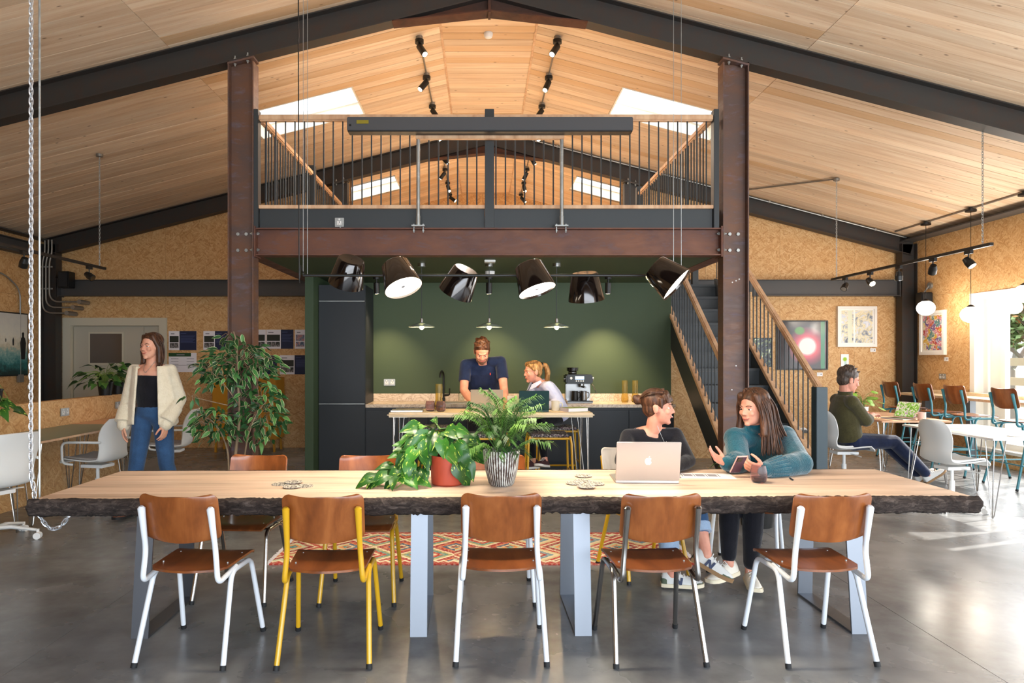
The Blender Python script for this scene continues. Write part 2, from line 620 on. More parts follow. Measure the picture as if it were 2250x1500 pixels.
RUGM = M('kilim_wool', '#b5553f', .95)
_t = NT(RUGM)
_x, _y, _z = _t.sep(_t.coord())
_wv = _t.noise(_t.coord(), 55, 2)
_jx = _t.math('ADD', _x, _t.math('MULTIPLY', _t.math('SUBTRACT', _wv, .5), .03))
_jy = _t.math('ADD', _y, _t.math('MULTIPLY', _t.math('SUBTRACT', _wv, .5), .03))
def _tri(v, per):
    return _t.math('MULTIPLY', _t.math('ABSOLUTE', _t.math('SUBTRACT', _t.math('FRACT', _t.math('DIVIDE', v, per)), .5)), 2.0)
_d = _t.math('ADD', _tri(_jx, .42), _tri(_t.math('ADD', _jy, .21), .42))
_cell = _t.n('TexWhiteNoise', {'noise_dimensions': '2D'}, Vector=_t.comb(_t.math('FLOOR', _t.math('DIVIDE', _t.math('ADD', _x, .21), .42)), _t.math('FLOOR', _t.math('DIVIDE', _t.math('ADD', _y, 0.42), .42)))).outputs[0]
_ra = _t.ramp(_t.math('MULTIPLY', _d, .5), [(0, '#7a1f24'), (.10, '#d8c7a4'), (.16, '#35567a'), (.26, '#c9653a'), (.34, '#9c2a2e'), (.46, '#e2d6ba'), (.53, '#a8a06a'), (.60, '#4f8d8a'), (.68, '#b23a30'), (.80, '#dccfae'), (.86, '#a62c30'), (.95, '#3d7d80')], 'CONSTANT')
_rb = _t.ramp(_t.math('MULTIPLY', _d, .5), [(0, '#3f7f82'), (.10, '#d98a4a'), (.18, '#b8c0a0'), (.28, '#8c1f2a'), (.40, '#dccfae'), (.46, '#b23a30'), (.56, '#c9b98a'), (.64, '#d8c7a4'), (.72, '#6a8a9a'), (.84, '#a62c30'), (.92, '#e0d4b8')], 'CONSTANT')
_k = _t.mix(_t.math('GREATER_THAN', _cell, .5), _ra, _rb)
_ed = _t.math('ABSOLUTE', _y)
_zz = _t.math('ADD', _ed, _t.math('MULTIPLY', _tri(_x, .07), .035))
_k = _t.mix(_t.math('GREATER_THAN', _zz, .375), _k, '#e0d4b8')
_k = _t.mix(_t.math('GREATER_THAN', _zz, .405), _k, '#a8362f')
_k = _t.mix(_t.range(_wv, .45, .75, 0, .5), _k, '#e5dabf')
_t.col(_k)
_t.bump(_t.noise(_t.coord(), 300, 2), .4, .004)

def skinmat(name, c1, c2):
    m = M(name, c1, .5, spec=.35)
    t = NT(m)
    t.col(t.mix(t.range(t.noise(t.coord(), 14, 4), .35, .7), c1, c2))
    return m
SKIN = skinmat('skin_fair', '#dda78c', '#cf8f76')
SKIN2 = skinmat('skin_rosy', '#d99c84', '#c98570')
LIP = M('lips', '#b35a52', .45)
TEETH = M('teeth', '#f2ece4', .3)
EYEW = M('eye_white', '#e8e2dc', .25)
EYED = M('eye_iris', '#2c2320', .2)
def hairmat(name, c1, c2, c3, ax=(40, 40, 7)):
    m = M(name, c1, .45, spec=.4)
    t = NT(m)
    f = t.noise(t.vmul(t.coord(), ax), 1.6, 5, .6, .4)
    t.col(t.ramp(f, [(.3, c1), (.5, c2), (.68, c3)]))
    t.bump(f, .5, .006)
    return m
HAIR_BR = hairmat('hair_brown', '#2a1a12', '#452b1d', '#6b4630')
HAIR_DK = hairmat('hair_dark', '#21150f', '#38251a', '#5a4231')
HAIR_BL = hairmat('hair_blonde', '#5d3f22', '#8b6438', '#c7a06a')
HAIR_GR = hairmat('hair_greying', '#2a211c', '#43362e', '#6b5d52')
# ------------------------------------------------------------------ the building
XL, XR, YB, YEND, YF = -7.11, 7.0, 11.2, 14.9, -3.0
EAVE, FLATZ, FL, FR = 3.377, 5.05, -.45, .585
SLL = (FLATZ - EAVE) / (FL - XL)
SLR = (FLATZ - EAVE) / (XR - FR)
YC = 6.55                       # near steel frame
YC2 = 11.05                     # far steel frame
CXL, CXR = -2.295, 2.407        # inner columns
def ceil_z(x):
    return EAVE + SLL * (x - XL) if x < FL else (EAVE + SLR * (XR - x) if x > FR else FLATZ)
def struct(o, label=None):
    return tag(o, label, None, None, 'structure')

# floor: slabs between saw cut joints
mb = MB().box(-7.6, 7.6, -3.2, 15.2, -.2, -.002)
floor = struct(mb.build('floor', JOINT), 'polished grey concrete floor with saw cut joints')
xs = [XL - .3, -2.23, 2.39, XR + .3]
ys = [-3.0, 1.9, 6.35, 10.8, 15.0]
for i in range(3):
    for j in range(4):
        g = .0022
        MB().box(xs[i] + g, xs[i + 1] - g, ys[j] + g, ys[j + 1] - g, -.05, 0).build('slab', CONC, floor)

# roof lining: planks laid up the slope on each side and across the flat ridge
SKY = [(8.30, 9.22), (12.38, 13.3)]
def roof_backing(x0, x1, holes):
    m = MB()
    def seg(xa, xb, ya, yb):
        m.loft([[V((xa, y, ceil_z(xa) + .034)), V((xb, y, ceil_z(xb) + .034)), V((xb, y, ceil_z(xb) + .18)), V((xa, y, ceil_z(xa) + .18))] for y in (ya, yb)])
    if not holes:
        seg(x0, x1, YF, YEND + .2)
    else:
        hx0, hx1 = holes
        seg(x0, hx0, YF, YEND + .2)
        seg(hx1, x1, YF, YEND + .2)
        y = YF
        for a, b in SKY:
            seg(hx0, hx1, y, a)
            y = b
        seg(hx0, hx1, y, YEND + .2)
    return m
ROOFDK = M('roof_backing', '#3f2816', .95)
PW = .1545
def plank_mesh(L):
    return MB().box(-L / 2, L / 2, -PW / 2 + .0034, PW / 2 - .0034, 0, .030).mesh('plank', PINE, smooth=False)
def lay(parent, x0, x1, ang, me_cache, y):
    L = math.hypot(x1 - x0, ceil_z(x1 - 1e-6) - ceil_z(x0 + 1e-6))
    key = (round(L, 3))
    if key not in me_cache:
        me_cache[key] = plank_mesh(L - .004)
    xm = (x0 + x1) / 2
    zm = (ceil_z(x0 + 1e-6) + ceil_z(x1 - 1e-6)) / 2
    o = link('plank', me_cache[key], parent, (xm, y, zm + random.uniform(0, .0025)), (0, ang, 0))
    return o
cl = struct(roof_backing(XL - .3, FL, (-2.97, -1.58)).build('ceiling', ROOFDK, smooth=False), 'pine boarded roof slope on the left of the ridge')
cr = struct(roof_backing(FR, XR + .3, (1.70, 3.08)).build('ceiling', ROOFDK, smooth=False), 'pine boarded roof slope on the right of the ridge')
cm = struct(roof_backing(FL, FR, None).build('ceiling', ROOFDK, smooth=False), 'narrow flat strip of pine boards along the ridge')
cache = {}
al, ar = math.atan(SLL), math.atan(SLR)
y = 2.65
while y < YEND:
    sky = any(a - .03 < y < b + .03 for a, b in SKY)
    lay(cl, XL, -2.97, -al, cache, y)
    lay(cl, -1.58 if sky else -2.97, FL, -al, cache, y)
    lay(cr, 3.08, XR, ar, cache, y)
    lay(cr, FR, 1.70 if sky else 3.08, ar, cache, y)
    lay(cm, FL, FR, 0, cache, y)
    y += PW
for x, up in ((FL, SLL), (FR, SLR)):
    MB().box(x - .012, x + .012, 3.0, YEND, FLATZ - .006, FLATZ + .01).build('ridge_strip', OAK, cm, smooth=False)

# rooflights
for k, (hx0, hx1, sgn) in enumerate(((-2.97, -1.58, 1), (1.70, 3.08, -1))):
    for q, (a, b) in enumerate(SKY):
        n = 2 + k * 2 + q
        m = MB()
        H = .19
        for (xa, ya, xb, yb) in ((hx0, a, hx1, a), (hx1, a, hx1, b), (hx1, b, hx0, b), (hx0, b, hx0, a)):
            cx, cy = (hx0 + hx1) / 2, (a + b) / 2
            ox = lambda x: x + (-.002 if x > cx else .002)
            oy = lambda yy: yy + (-.002 if yy > cy else .002)
            xa, xb = [x + (-.022 if x > cx else .022) for x in (xa, xb)]
            ya, yb = [q_ + (-.022 if q_ > cy else .022) for q_ in (ya, yb)]
            ox, oy = (lambda x: x + (.02 if x > cx else -.02)), (lambda q_: q_ + (.02 if q_ > cy else -.02))
            za, zb = ceil_z(xa) + .003, ceil_z(xb) + .003
            m.loft([[V((xa, ya, za)), V((ox(xa), oy(ya), za)), V((ox(xa), oy(ya), za + H)), V((xa, ya, za + H))],
                    [V((xb, yb, zb)), V((ox(xb), oy(yb), zb)), V((ox(xb), oy(yb), zb + H)), V((xb, yb, zb + H))]])
        w = struct(m.build('window_%d' % n, REVEAL, smooth=False), 'rooflight with deep cream reveal')
        f = MB()
        def rp(x, y, dz):
            return V((x, y, ceil_z(x) + dz))
        f.bar(rp(hx0, a + .03, H), rp(hx1, a + .03, H), .06, .05)
        f.bar(rp(hx0, b - .03, H), rp(hx1, b - .03, H), .06, .05)
        f.bar(rp(hx0 + .03, a, H), rp(hx0 + .03, b, H), .06, .05)
        f.bar(rp(hx1 - .03, a, H), rp(hx1 - .03, b, H), .06, .05)
        if q == 1:
            f.bar(rp(hx0, (a + b) / 2, H), rp(hx1, (a + b) / 2, H), .05, .05)
        f.build('sash_frame', WHITEP, w, smooth=False)
        MB().loft([[rp(hx0, y_, H + d) for d in (.0, .01)] + [rp(hx1, y_, H + d) for d in (.01, .0)] for y_ in (a, b)]).build('pane', WINGLASS, w, smooth=False)

# walls of OSB boards
def osb_wall(name, label, axis, const, out, u0, u1, ztop, openings=(), zsplit=(2.44,), width=1.22, thick=.12, z0=0):
    """axis 'x': wall runs along x at y = const; axis 'y': runs along y at x = const. out: sign of the outer side"""
    def pt(u, d, z):
        return V((u, const + out * d, z)) if axis == 'x' else V((const + out * d, u, z))
    us = {u0, u1}
    k = math.ceil(u0 / width) * width
    while k < u1:
        if u0 + .15 < k < u1 - .15:
            us.add(round(k, 3))
        k += width
    for o in openings:
        us = {u for u in us if min(abs(u - o[0]), abs(u - o[1])) > .12 or u in (u0, u1)}
        us |= {o[0], o[1]}
    us = sorted(us)
    back = MB()
    cells = []
    for a, b in zip(us, us[1:]):
        zs = {z0} | {z for z in zsplit if z > z0}
        for o in openings:
            if o[0] <= a + 1e-4 and b - 1e-4 <= o[1]:
                zs = {z for z in zs if min(abs(z - o[2]), abs(z - o[3])) > .15 or z == z0}
                zs |= {max(o[2], z0), o[3]}
        zs = sorted(z for z in zs if z < min(ztop(a), ztop(b)) - .08)
        for i, z in enumerate(zs):
            if any(o[0] <= a + 1e-4 and b - 1e-4 <= o[1] and o[2] - 1e-4 <= z < o[3] - 1e-4 for o in openings):
                continue
            if i + 1 < len(zs):
                ta = tb = zs[i + 1]
            else:
                ta, tb = ztop(a), ztop(b)
            cells.append((a, b, z, ta, tb))
    def cell(m, c, d0, d1, g):
        a, b, z, ta, tb = c
        m.loft([[pt(a + g, d, z + g), pt(b - g, d, z + g), pt(b - g, d, tb - g), pt(a + g, d, ta - g)] for d in (d0, d1)])
    for c in cells:
        cell(back, c, .013, thick, 0)
    w = struct(back.build(name, ROOFDK, smooth=False), label)
    for c in cells:
        m = MB()
        cell(m, c, 0, .012, .0012)
        m.build('board', OSBM, w, smooth=False)
    return w
W1 = (6.35, 9.72, .22, 2.33)
W1B = (-1.6, 5.4, .22, 2.33)  # unseen opening, added and widened only to let more light in
wl_ = osb_wall('wall_left', 'side wall of oriented strand board behind the desks', 'y', XL, -1, YF, YB, lambda u: EAVE + .1)
wr_ = osb_wall('wall_right', 'side wall of oriented strand board with the big window', 'y', XR, 1, YF, YB, lambda u: EAVE + .1, (W1, W1B))
DOOR = (-6.85, -5.20, 0, 2.10)
wb_ = osb_wall('wall_back', 'strand board end wall with the double door', 'x', YB, 1, XL, -2.17, lambda u: ceil_z(u) - .02, (DOOR,))
wb2_ = osb_wall('wall_back', 'strand board end wall hung with framed pictures', 'x', YB, 1, 2.28, XR, lambda u: ceil_z(u) - .02)
we_ = osb_wall('wall_end', 'far strand board gable seen over the balustrade', 'x', YEND, 1, -7.2, 7.2, lambda u: ceil_z(min(max(u, XL), XR)) + .1, (), (4.0,), 1.22, .12, 2.7)
wf_ = osb_wall('wall_front_blocker', 'unseen strand board wall behind the camera, closed on the left to darken that side', 'x', YF, -1, XL, XR, lambda u: ceil_z(u) - .02, ((-2.44, XR, 0, 3.0),), (2.44,))  # unseen wall added to block front light from the left side
ws_ = osb_wall('wall_stair', 'strand board panel closing the space under the stair landing', 'x', 10.0, 1, 2.62, 3.95, lambda u: 2.44)

# steel frames
def frame(y, mcol, mraft, haunch, tag_):
    for side, cx, sl, xe in (('l', CXL, SLL, XL), ('r', CXR, SLR, XR)):
        d = .26
        xa = xe + (.05 if side == 'l' else -.05)
        xap = .067
        s_ = sl if side == 'l' else -sl
        apz = ceil_z(FL) + sl * (xap - FL) if side == 'l' else ceil_z(FR) + sl * (FR - xap)
        up = V((-s_, 0, 1)).normalized()
        c = math.cos(math.atan(sl))
        off = d / 2 / c + .004
        m = MB()
        ibeam(m, (xa, y, ceil_z(xa) - off), (xap, y, apz - off), d, .147, up)
        r = struct(m.build('roof_rafter', mraft, smooth=False), tag_[0] + (' left' if side == 'l' else ' right') + ' roof slope')
        # haunch under the apex
        hx = -.86 if side == 'l' else 1.0
        zb = ceil_z(hx) - d / c - .004
        zap = FLATZ - .275
        hm = MB()
        za2 = apz - d / c
        hm.loft([[V((hx, y + q, zb)), V((xap, y + q, zap)), V((xap, y + q, za2))] for q in (-.005, .005)])
        hm.bar((hx, y, zb), (xap, y, zap), .147, .012)
        hm.box(xap - .012 if side == 'l' else xap, xap if side == 'l' else xap + .012, y - .075, y + .075, zap - .02, FLATZ - .01)
        hm.build('haunch', haunch, r, smooth=False)
        # inner column
        zt = ceil_z(cx) - d / c - .004
        m = MB()
        ibeam(m, (cx, y, .012), (cx, y, zt - .02), .245, .147, up=(1, 0, 0), tf=.012, tw=.008)
        colm = struct(m.build('steel_column', mcol, smooth=False), tag_[1] + (', left of the kitchen' if side == 'l' else ', beside the stairs'))
        MB().box(cx - .17, cx + .17, y - .14, y + .14, 0, .014).build('base_plate', mcol, colm, smooth=False)
        t0 = cx - .125
        MB().loft([[V((t0, y + q, zt - .022 + s_ * -.125)), V((t0 + .25, y + q, zt - .022 + s_ * .125)), V((t0 + .25, y + q, zt - .003 + s_ * .125)), V((t0, y + q, zt - .003 + s_ * -.125))] for q in (-.075, .075)]).build('cap_plate', mcol, colm, smooth=False)
        for bx in (-.06, .06):
            b = MB().cyl((cx + bx, y - .05, zt + s_ * bx - .05), (cx + bx, y - .05, zt + s_ * bx + .05), .007, None, 8)
            b.cyl((cx + bx, y - .05, zt + s_ * bx + .013), (cx + bx, y - .05, zt + s_ * bx + .027), .014, None, 6)
            b.cyl((cx + bx, y - .05, zt + s_ * bx - .036), (cx + bx, y - .05, zt + s_ * bx - .024), .014, None, 6)
            b.build('bolt', GALV, colm, smooth=False)
        # eaves column on the wall
        ec = MB()
        ex = xe + (.13 if side == 'l' else -.13)
        ibeam(ec, (ex, y, 0), (ex, y, ceil_z(ex) - .1), .245, .158, up=(1, 0, 0))
        struct(ec.build('eaves_column', STEEL, smooth=False), 'dark steel column in the %s corner of the ' % ('left' if side == 'l' else 'right') + ('end wall' if y > 8 else 'near bay'))
        yield colm
c_near = list(frame(YC, RUSTC, STEEL, HAUNCH, ('near steel rafter crossing the', 'rust brown steel column at the front of the mezzanine')))
c_far = list(frame(YC2, STEEL2, STEEL, HAUNCH, ('far steel rafter crossing the', 'grey steel column at the back of the mezzanine')))
for k, cxx in enumerate((CXL, CXR)):
    for bx in ((-.045, .035) if k == 0 else (-.04, .04)):
        for bz in (2.66, 2.505):
            MB().cyl((cxx + bx, YC - .022, bz), (cxx + bx, YC - .004, bz), .017, None, 6).build('bolt', GALV, c_near[k], smooth=False)
    for px_, pz_ in ((.02, 2.20), (.055, 2.215), (.085, 2.23), (.055, 1.40), (.015, 1.17)) if k else ():
        MB().cyl((cxx + px_ - .03, YC - .0055, pz_), (cxx + px_ - .03, YC - .004, pz_), .0065, None, 8).build('drilled_hole', WHITEPL, c_near[k], smooth=False)

# main beam and its end plates, side beams, back beams
bx0, bx1 = CXL + .13, CXR - .13
m = ibeam(MB(), (bx0 + .012, YC, 2.58), (bx1 - .012, YC, 2.58), .26, .147)
beam = struct(m.build('mezzanine_beam', RUST, smooth=False), 'rust brown steel beam spanning between the two columns')
for sx, x in ((1, bx0), (-1, bx1)):
    MB().box(min(x, x + sx * .014), max(x, x + sx * .014), YC - .085, YC + .085, 2.435, 2.725).build('end_plate', RUST, beam, smooth=False)
    for bz in (2.66, 2.505):
        MB().cyl((x - sx * .05, YC - .04, bz), (x + sx * .04, YC - .04, bz), .008, None, 8).cyl((x - sx * .036, YC - .04, bz), (x - sx * .018, YC - .04, bz), .015, None, 6).cyl((x + sx * .016, YC - .04, bz), (x + sx * .032, YC - .04, bz), .016, None, 6).build('bolt', GALV, beam, smooth=False)
for x, nm in ((-2.205, 'left'), (2.315, 'right')):
    m = ibeam(MB(), (x, YC + .08, 2.58), (x, YC2 - .08, 2.58), .26, .147)
    struct(m.build('edge_beam', RUST, smooth=False), 'steel beam along the %s edge of the mezzanine floor' % nm)
for xa, xb, nm, mt in ((XL + .26, CXL - .13, 'left', STEEL2), (CXR + .13, XR - .26, 'right', STEEL2)):
    m = ibeam(MB(), (xa, YC2 + .03, 2.605), (xb, YC2 + .03, 2.605), .26, .147)
    q = struct(m.build('wall_beam', mt, smooth=False), 'grey steel beam across the %s end wall' % nm)
    xe = xa if nm == 'left' else xb
    sg = 1 if nm == 'left' else -1
    MB().box(min(xe, xe + sg * .012), max(xe, xe + sg * .012), YC2 - .05, YC2 + .11, 2.46, 2.75).build('end_plate', mt, q, smooth=False)
for sg, nm in ((-1, 'left'), (1, 'right')):
    x = XL + .09 if sg < 0 else XR - .09
    if sg < 0:
        m = ibeam(MB(), (x, 7.0, 3.16), (x, 10.55, 3.16), .2, .147)
        struct(m.build('eaves_beam', STEEL2, smooth=False), 'dark steel eaves beam along the top of the left wall')
    MB().box(min(x, x - sg * .16) if sg > 0 else x - .08, x + .08, 2.6, YB, EAVE - .03, EAVE - .012).build('trim_%d' % (1 if sg < 0 else 2), STEEL2, None, smooth=False)
for o in bpy.data.objects:
    if o.name.startswith('trim_'):
        struct(o, 'grey eaves angle where roof meets wall')

# kitchen enclosure
struct(MB().box(-2.13, 2.25, YC + .02, 8.95, 2.452, 2.470).build('kitchen_ceiling', GREEN, smooth=False), 'green painted ceiling over the kitchen')
struct(MB().box(-2.09, 2.46, 8.90, 9.0, 0, 2.452).build('wall_kitchen', GREEN, smooth=False), 'olive green wall behind the kitchen counter')
struct(MB().box(-2.09, -1.99, 8.04, 8.90, 0, 2.452).build('wall_partition', OLIVE_EDGE, smooth=False), 'dark green end of the kitchen side wall')
mf = MB().box(-2.28, 2.39, YC + .09, YC2 + .05, 2.715, 2.85)
mf.box(-7.2, 7.2, YB + .14, YEND, 2.5, 2.85)
struct(mf.build('mezzanine_floor', TOPW, smooth=False), 'mezzanine floor deck above the kitchen')

# balustrade round the mezzanine
bal = thing('balustrade', 'anthracite mezzanine balustrade with oak handrail and thin vertical bars', 'balustrade', (0, YC, 2.71))
YR = YC - .02
def B(m, name, mat, smooth=False, **k):
    mm = MB()
    mm.v = [(x, y_ - YC, z - 2.71) for x, y_, z in m.v]
    mm.f, mm.m = m.f, m.m
    return mm.build(name, mat, bal, smooth, **k)
xa, xb, xc = -2.155, 2.225, .067
B(MB().box(xa + .03, xc - .045, YR - .01, YR + .01, 2.712, 2.895).box(xc + .045, xb - .03, YR - .01, YR + .01, 2.712, 2.895), 'fascia_panel', ANTH)
for a, b in ((xa + .025, xc - .045), (xc + .045, xb - .025)):
    B(MB().box(a, b, YR - .035, YR + .035, 2.897, 2.93), 'bottom_rail', OAK, bevel=.003)
B(MB().box(xa + .02, xb - .02, YR - .035, YR + .035, 3.735, 3.795), 'handrail', OAK, bevel=.012)
for x, w, zt in ((xa, .045, 3.84), (xb, .05, 3.84), (xc, .088, 3.84)):
    B(MB().box(x - w / 2, x + w / 2, YR - .045, YR + (.045 if w < .08 else -.002), 2.712, zt), 'post', ANTH, bevel=.003)
rod = MB().cyl((0, 0, 2.93 - 2.71), (0, 0, 3.737 - 2.71), .0072, None, 8).mesh('baluster', ANTH)
x = xa + .088
while x < xb - .05:
    if abs(x - xc) > .06:
        link('baluster', rod, bal, (x, YR - YC, 0))
    x += .0915
for sx, x in ((-1, xa + .03), (1, xb - .03)):
    ye = 10.6 if sx < 0 else 9.55
    B(MB().box(x - .03, x + .03, YR + .04, ye, 3.735, 3.795), 'handrail', OAK, bevel=.012)
    B(MB().box(x - .03, x + .03, YR + .04, ye, 2.897, 2.93), 'bottom_rail', OAK, bevel=.003)
    B(MB().box(x - .01, x + .01, YR + .04, ye, 2.712, 2.895), 'fascia_panel', ANTH)
    for yp in ((8.5, 10.6) if sx < 0 else (9.55,)):
        B(MB().box(x - .045, x + .045, yp - .045, yp + .045, 2.712, 3.86), 'post', ANTH, bevel=.003)
    y = YR + .16
    while y < ye - .05:
        if not (sx < 0 and abs(y - 8.5) < .06):
            link('baluster', rod, bal, (x, y - YC, 0))
        y += .098

# projector screen case on two galvanised posts
pj = thing('projector_screen', 'long grey projector screen case fixed in front of the balustrade', 'screen', (.067, 6.45, 2.71))
def L(m, root, name, mat, smooth=True, **k):
    lx, ly, lz = root.location
    mm = MB()
    mm.v = [(x - lx, y_ - ly, z - lz) for x, y_, z in m.v]
    mm.f, mm.m = m.f, m.m
    return mm.build(name, mat, root, smooth, **k)
case_m = M('screen_case', '#4a4c50', .4)
L(MB().box(-1.245, 1.385, 6.27, 6.39, 3.565, 3.69), pj, 'screen_case', case_m, bevel=.006)
L(MB().box(-1.24, 1.38, 6.275, 6.385, 3.555, 3.568), pj, 'lower_lip', BLACKM, bevel=.002)
L(MB().box(-1.155, -1.045, 6.264, 6.271, 3.625, 3.657), pj, 'warning_sticker', M('sticker_yellow', '#8a7d1e', .5))
L(MB().box(-1.222, -1.205, 6.265, 6.271, 3.603, 3.62), pj, 'sensor', BLACKM)
L(MB().box(-.625, .765, 6.38, 6.43, 3.525, 3.556), pj, 'batten', OAK, bevel=.003)
for x in (-.604, .745):
    pm = MB().cyl((x, 6.42, 2.725), (x, 6.42, 3.527), .017, None, 14).cyl((x, 6.42, 2.724), (x, 6.42, 2.81), .022, None, 14)
    q = L(pm, pj, 'post', GALV)
    fm = MB().box(x - .062, x + .062, 6.465 - .06, 6.525 - .04, 2.7125, 2.7245)
    for bx in (-.044, .044):
        fm.cyl((x + bx, 6.455, 2.66), (x + bx, 6.455, 2.742), .006, None, 6)
        fm.cyl((x + bx, 6.455, 2.672), (x + bx, 6.455, 2.685), .012, None, 6)
        fm.cyl((x + bx, 6.455, 2.726), (x + bx, 6.455, 2.736), .012, None, 6)
    L(fm, pj, 'foot_plate', GALV, smooth=False)

# staircase
st = thing('staircase', 'anthracite staircase with oak handrails rising beside the kitchen', 'stairs', (2.9, 8.2, 0))
SXL, SXR, SM, LZ, LY = 2.475, 3.31, .76, 2.51, 9.64
def pitch(y_):
    return LZ - SM * (LY - y_)
for n in range(13):
    z, yy = LZ - .193 * n, LY - .254 * n
    if z < .1:
        break
    L(MB().box(SXL + .02, SXR - .02, yy - .02, yy + .27, z - .035, z), st, 'tread', ANTH, smooth=False, bevel=.004)
    L(MB().box(SXL + .02, SXR - .02, yy, yy + .014, z - .193, z - .036), st, 'riser', ANTH, smooth=False)
for x in (SXL, SXR):
    y0, y1 = 6.78, LY + .05
    L(MB().loft([[V((x + q, y0, max(0, pitch(y0) - .34))), V((x + q, y1, pitch(y1) - .36)), V((x + q, y1, pitch(y1) + .05)), V((x + q, y0, pitch(y0) + .05))] for q in (-.02, .02)]), st, 'stringer', ANTH, smooth=False)
    ye = LY - .2
    L(MB().bar((x, y0, pitch(y0) + .075), (x, ye, pitch(ye) + .075), .065, .045), st, 'base_rail', OAK, smooth=False, bevel=.003)
    L(MB().bar((x, y0 - .08, pitch(y0 - .08) + .895), (x, ye + .3, pitch(ye + .3) + .895), .06, .065), st, 'handrail', OAK, bevel=.012)
    y = y0 + .05
    while y < ye + .2:
        L(MB().cyl((x, y, pitch(y) + .09), (x, y, pitch(y) + .87), .0072, None, 8), st, 'baluster', ANTH)
        y += .108
L(MB().box(SXR - .055, SXR + .055, 6.65, 6.76, 0, 1.19), st, 'newel_post', M('newel_paint', '#2f4048', .4), smooth=False, bevel=.004)
L(MB().box(SXL - .02, SXR + .1, LY + .26, 10.75, LZ - .2, LZ), st, 'landing', ANTH, smooth=False)
for x in (SXL + .32, SXR):
    L(MB().box(x - .045, x + .045, 10.6, 10.69, LZ, LZ + 1.1), st, 'landing_post', ANTH, smooth=False)
for k in range(9):
    x = SXL + .40 + k * .05
    L(MB().cyl((x, 10.65, LZ), (x, 10.65, LZ + .95), .0072, None, 8), st, 'baluster', ANTH)
L(MB().box(SXL + .3, SXR, 10.62, 10.68, LZ + .95, LZ + 1.0), st, 'landing_rail', OAK, smooth=False)
# ------------------------------------------------------------------ windows, door, outside
def window(n, o, label):
    y0, y1, z0, z1 = o
    m = MB()
    d0, d1 = XR - .02, XR + .2
    for a, b, c, d in ((y0 - .06, y0 + .03, z0 - .06, z1 + .06), (y1 - .03, y1 + .06, z0 - .06, z1 + .06)):
        m.box(d0, XR + .005, a, b, c, d)
    m.box(d0, XR + .005, y0 + .03, y1 - .03, z1 - .03, z1 + .06)
    m.box(XR, d1, y0 - .001, y0 + .02, z0, z1).box(XR, d1, y1 - .02, y1 + .001, z0, z1).box(XR, d1, y0, y1, z1 - .02, z1).box(XR - .03, d1, y0, y1, z0 - .03, z0 + .01)
    w = struct(m.build('window_%d' % n, WHITEP, smooth=False), label)
    f = MB()
    fx0, fx1 = XR + .12, XR + .19
    f.box(fx0, fx1, y0 + .02, y1 - .02, z0 + .01, z0 + .09).box(fx0, fx1, y0 + .02, y1 - .02, z1 - .09, z1 - .02)
    k = [y1 - .02, y1 - .34, (y0 + y1) / 2 - .1, y0 + .1]
    for yy in k:
        f.box(fx0, fx1, yy - .08, yy, z0 + .09, z1 - .09)
    f.build('sash_frame', WHITEP, w, smooth=False)
    MB().box(fx0 + .03, fx0 + .045, y1 - .33, y1 - .11, z0 + .09, z1 - .09).build('side_panel', WHITEP, w, smooth=False)
    MB().box(fx0 + .03, fx0 + .036, y0 + .05, y1 - .35, z0 + .08, z1 - .08).build('pane', WINGLASS, w, smooth=False)
    return w
window(1, W1, 'tall white framed window overlooking the fence')
window(6, W1B, 'unseen second tall window nearer the camera, added to let in light')  # out of view, added for its light alone

GRAV = M('pale_ground', '#8f897e', .9)
struct(MB().box(-60, 60, -60, 60, -.5, -.22).build('ground', GRAV, smooth=False), 'pale gravel ground outside')
FENCE = M('pale_fence_timber', '#bcab8c', .8)
fn = thing('timber_fence', 'pale post and rail timber fence outside the window', 'fence', (10.2, 9, -.2))
for y in range(2, 26, 2):
    MB().box(-.08, .08, y - 9 - .08, y - 9 + .08, -.03, 1.75).build('post', FENCE, fn, smooth=False)
for z in (.75, 1.15, 1.52):
    MB().box(-.12, -.081, -9, 16, z, z + .15).build('rail', FENCE, fn, smooth=False)
TREELEAF = M('tree_leaf', '#8aa06a', .7)
TREELEAF2 = M('tree_leaf_autumn', '#b57a48', .7)
TREEBARK = M('tree_bark', '#8b8378', .8)
def out_tree(x, y, h, label, seed):
    rnd = random.Random(seed)
    t = thing('garden_tree', label, 'tree', (x, y, -.22), 0, 'trees outside the window')
    tm = MB()
    tips = []
    def grow(p, d, r, L_, lv):
        q = p + d * L_
        mid = (p + q) / 2 + V((rnd.uniform(-.06, .06), rnd.uniform(-.06, .06), 0)) * L_
        tm.tube([p, mid, q], [r, r * .85, r * .65], 6)
        if lv == 0:
            tips.append(q)
            return
        for k in range(3 if lv > 1 else 3):
            nd = (d + V((rnd.uniform(-.8, .8), rnd.uniform(-.8, .8), rnd.uniform(-.1, .6)))).normalized()
            grow(q, nd, r * .6, L_ * .72, lv - 1)
        if lv <= 2:
            tips.append(q)
    grow(V((0, 0, 0)), V((0, 0, 1)), .11, h * .28, 4)
    tm.build('branches', TREEBARK, t)
    for nm, mt, cnt in (('foliage', TREELEAF, 60), ('autumn_foliage', TREELEAF2, 8)):
        fm = MB()
        for p in tips:
            for k in range(cnt):
                c = p + V((rnd.gauss(0, .3), rnd.gauss(0, .3), rnd.gauss(0, .28)))
                a = V((rnd.uniform(-1, 1), rnd.uniform(-1, 1), rnd.uniform(-1, 1))).normalized()
                b = a.orthogonal().normalized()
                s_ = rnd.uniform(.05, .11)
                fm.add([c - a * s_, c + b * s_ * .5, c + a * s_, c - b * s_ * .5], [(0, 1, 2, 3)])
        tag(fm.build(nm, mt, t, smooth=False), kind='stuff')
    return t
out_tree(12.2, 16.6, 4.3, 'leafy garden tree with bare lower branches behind the fence', 3)
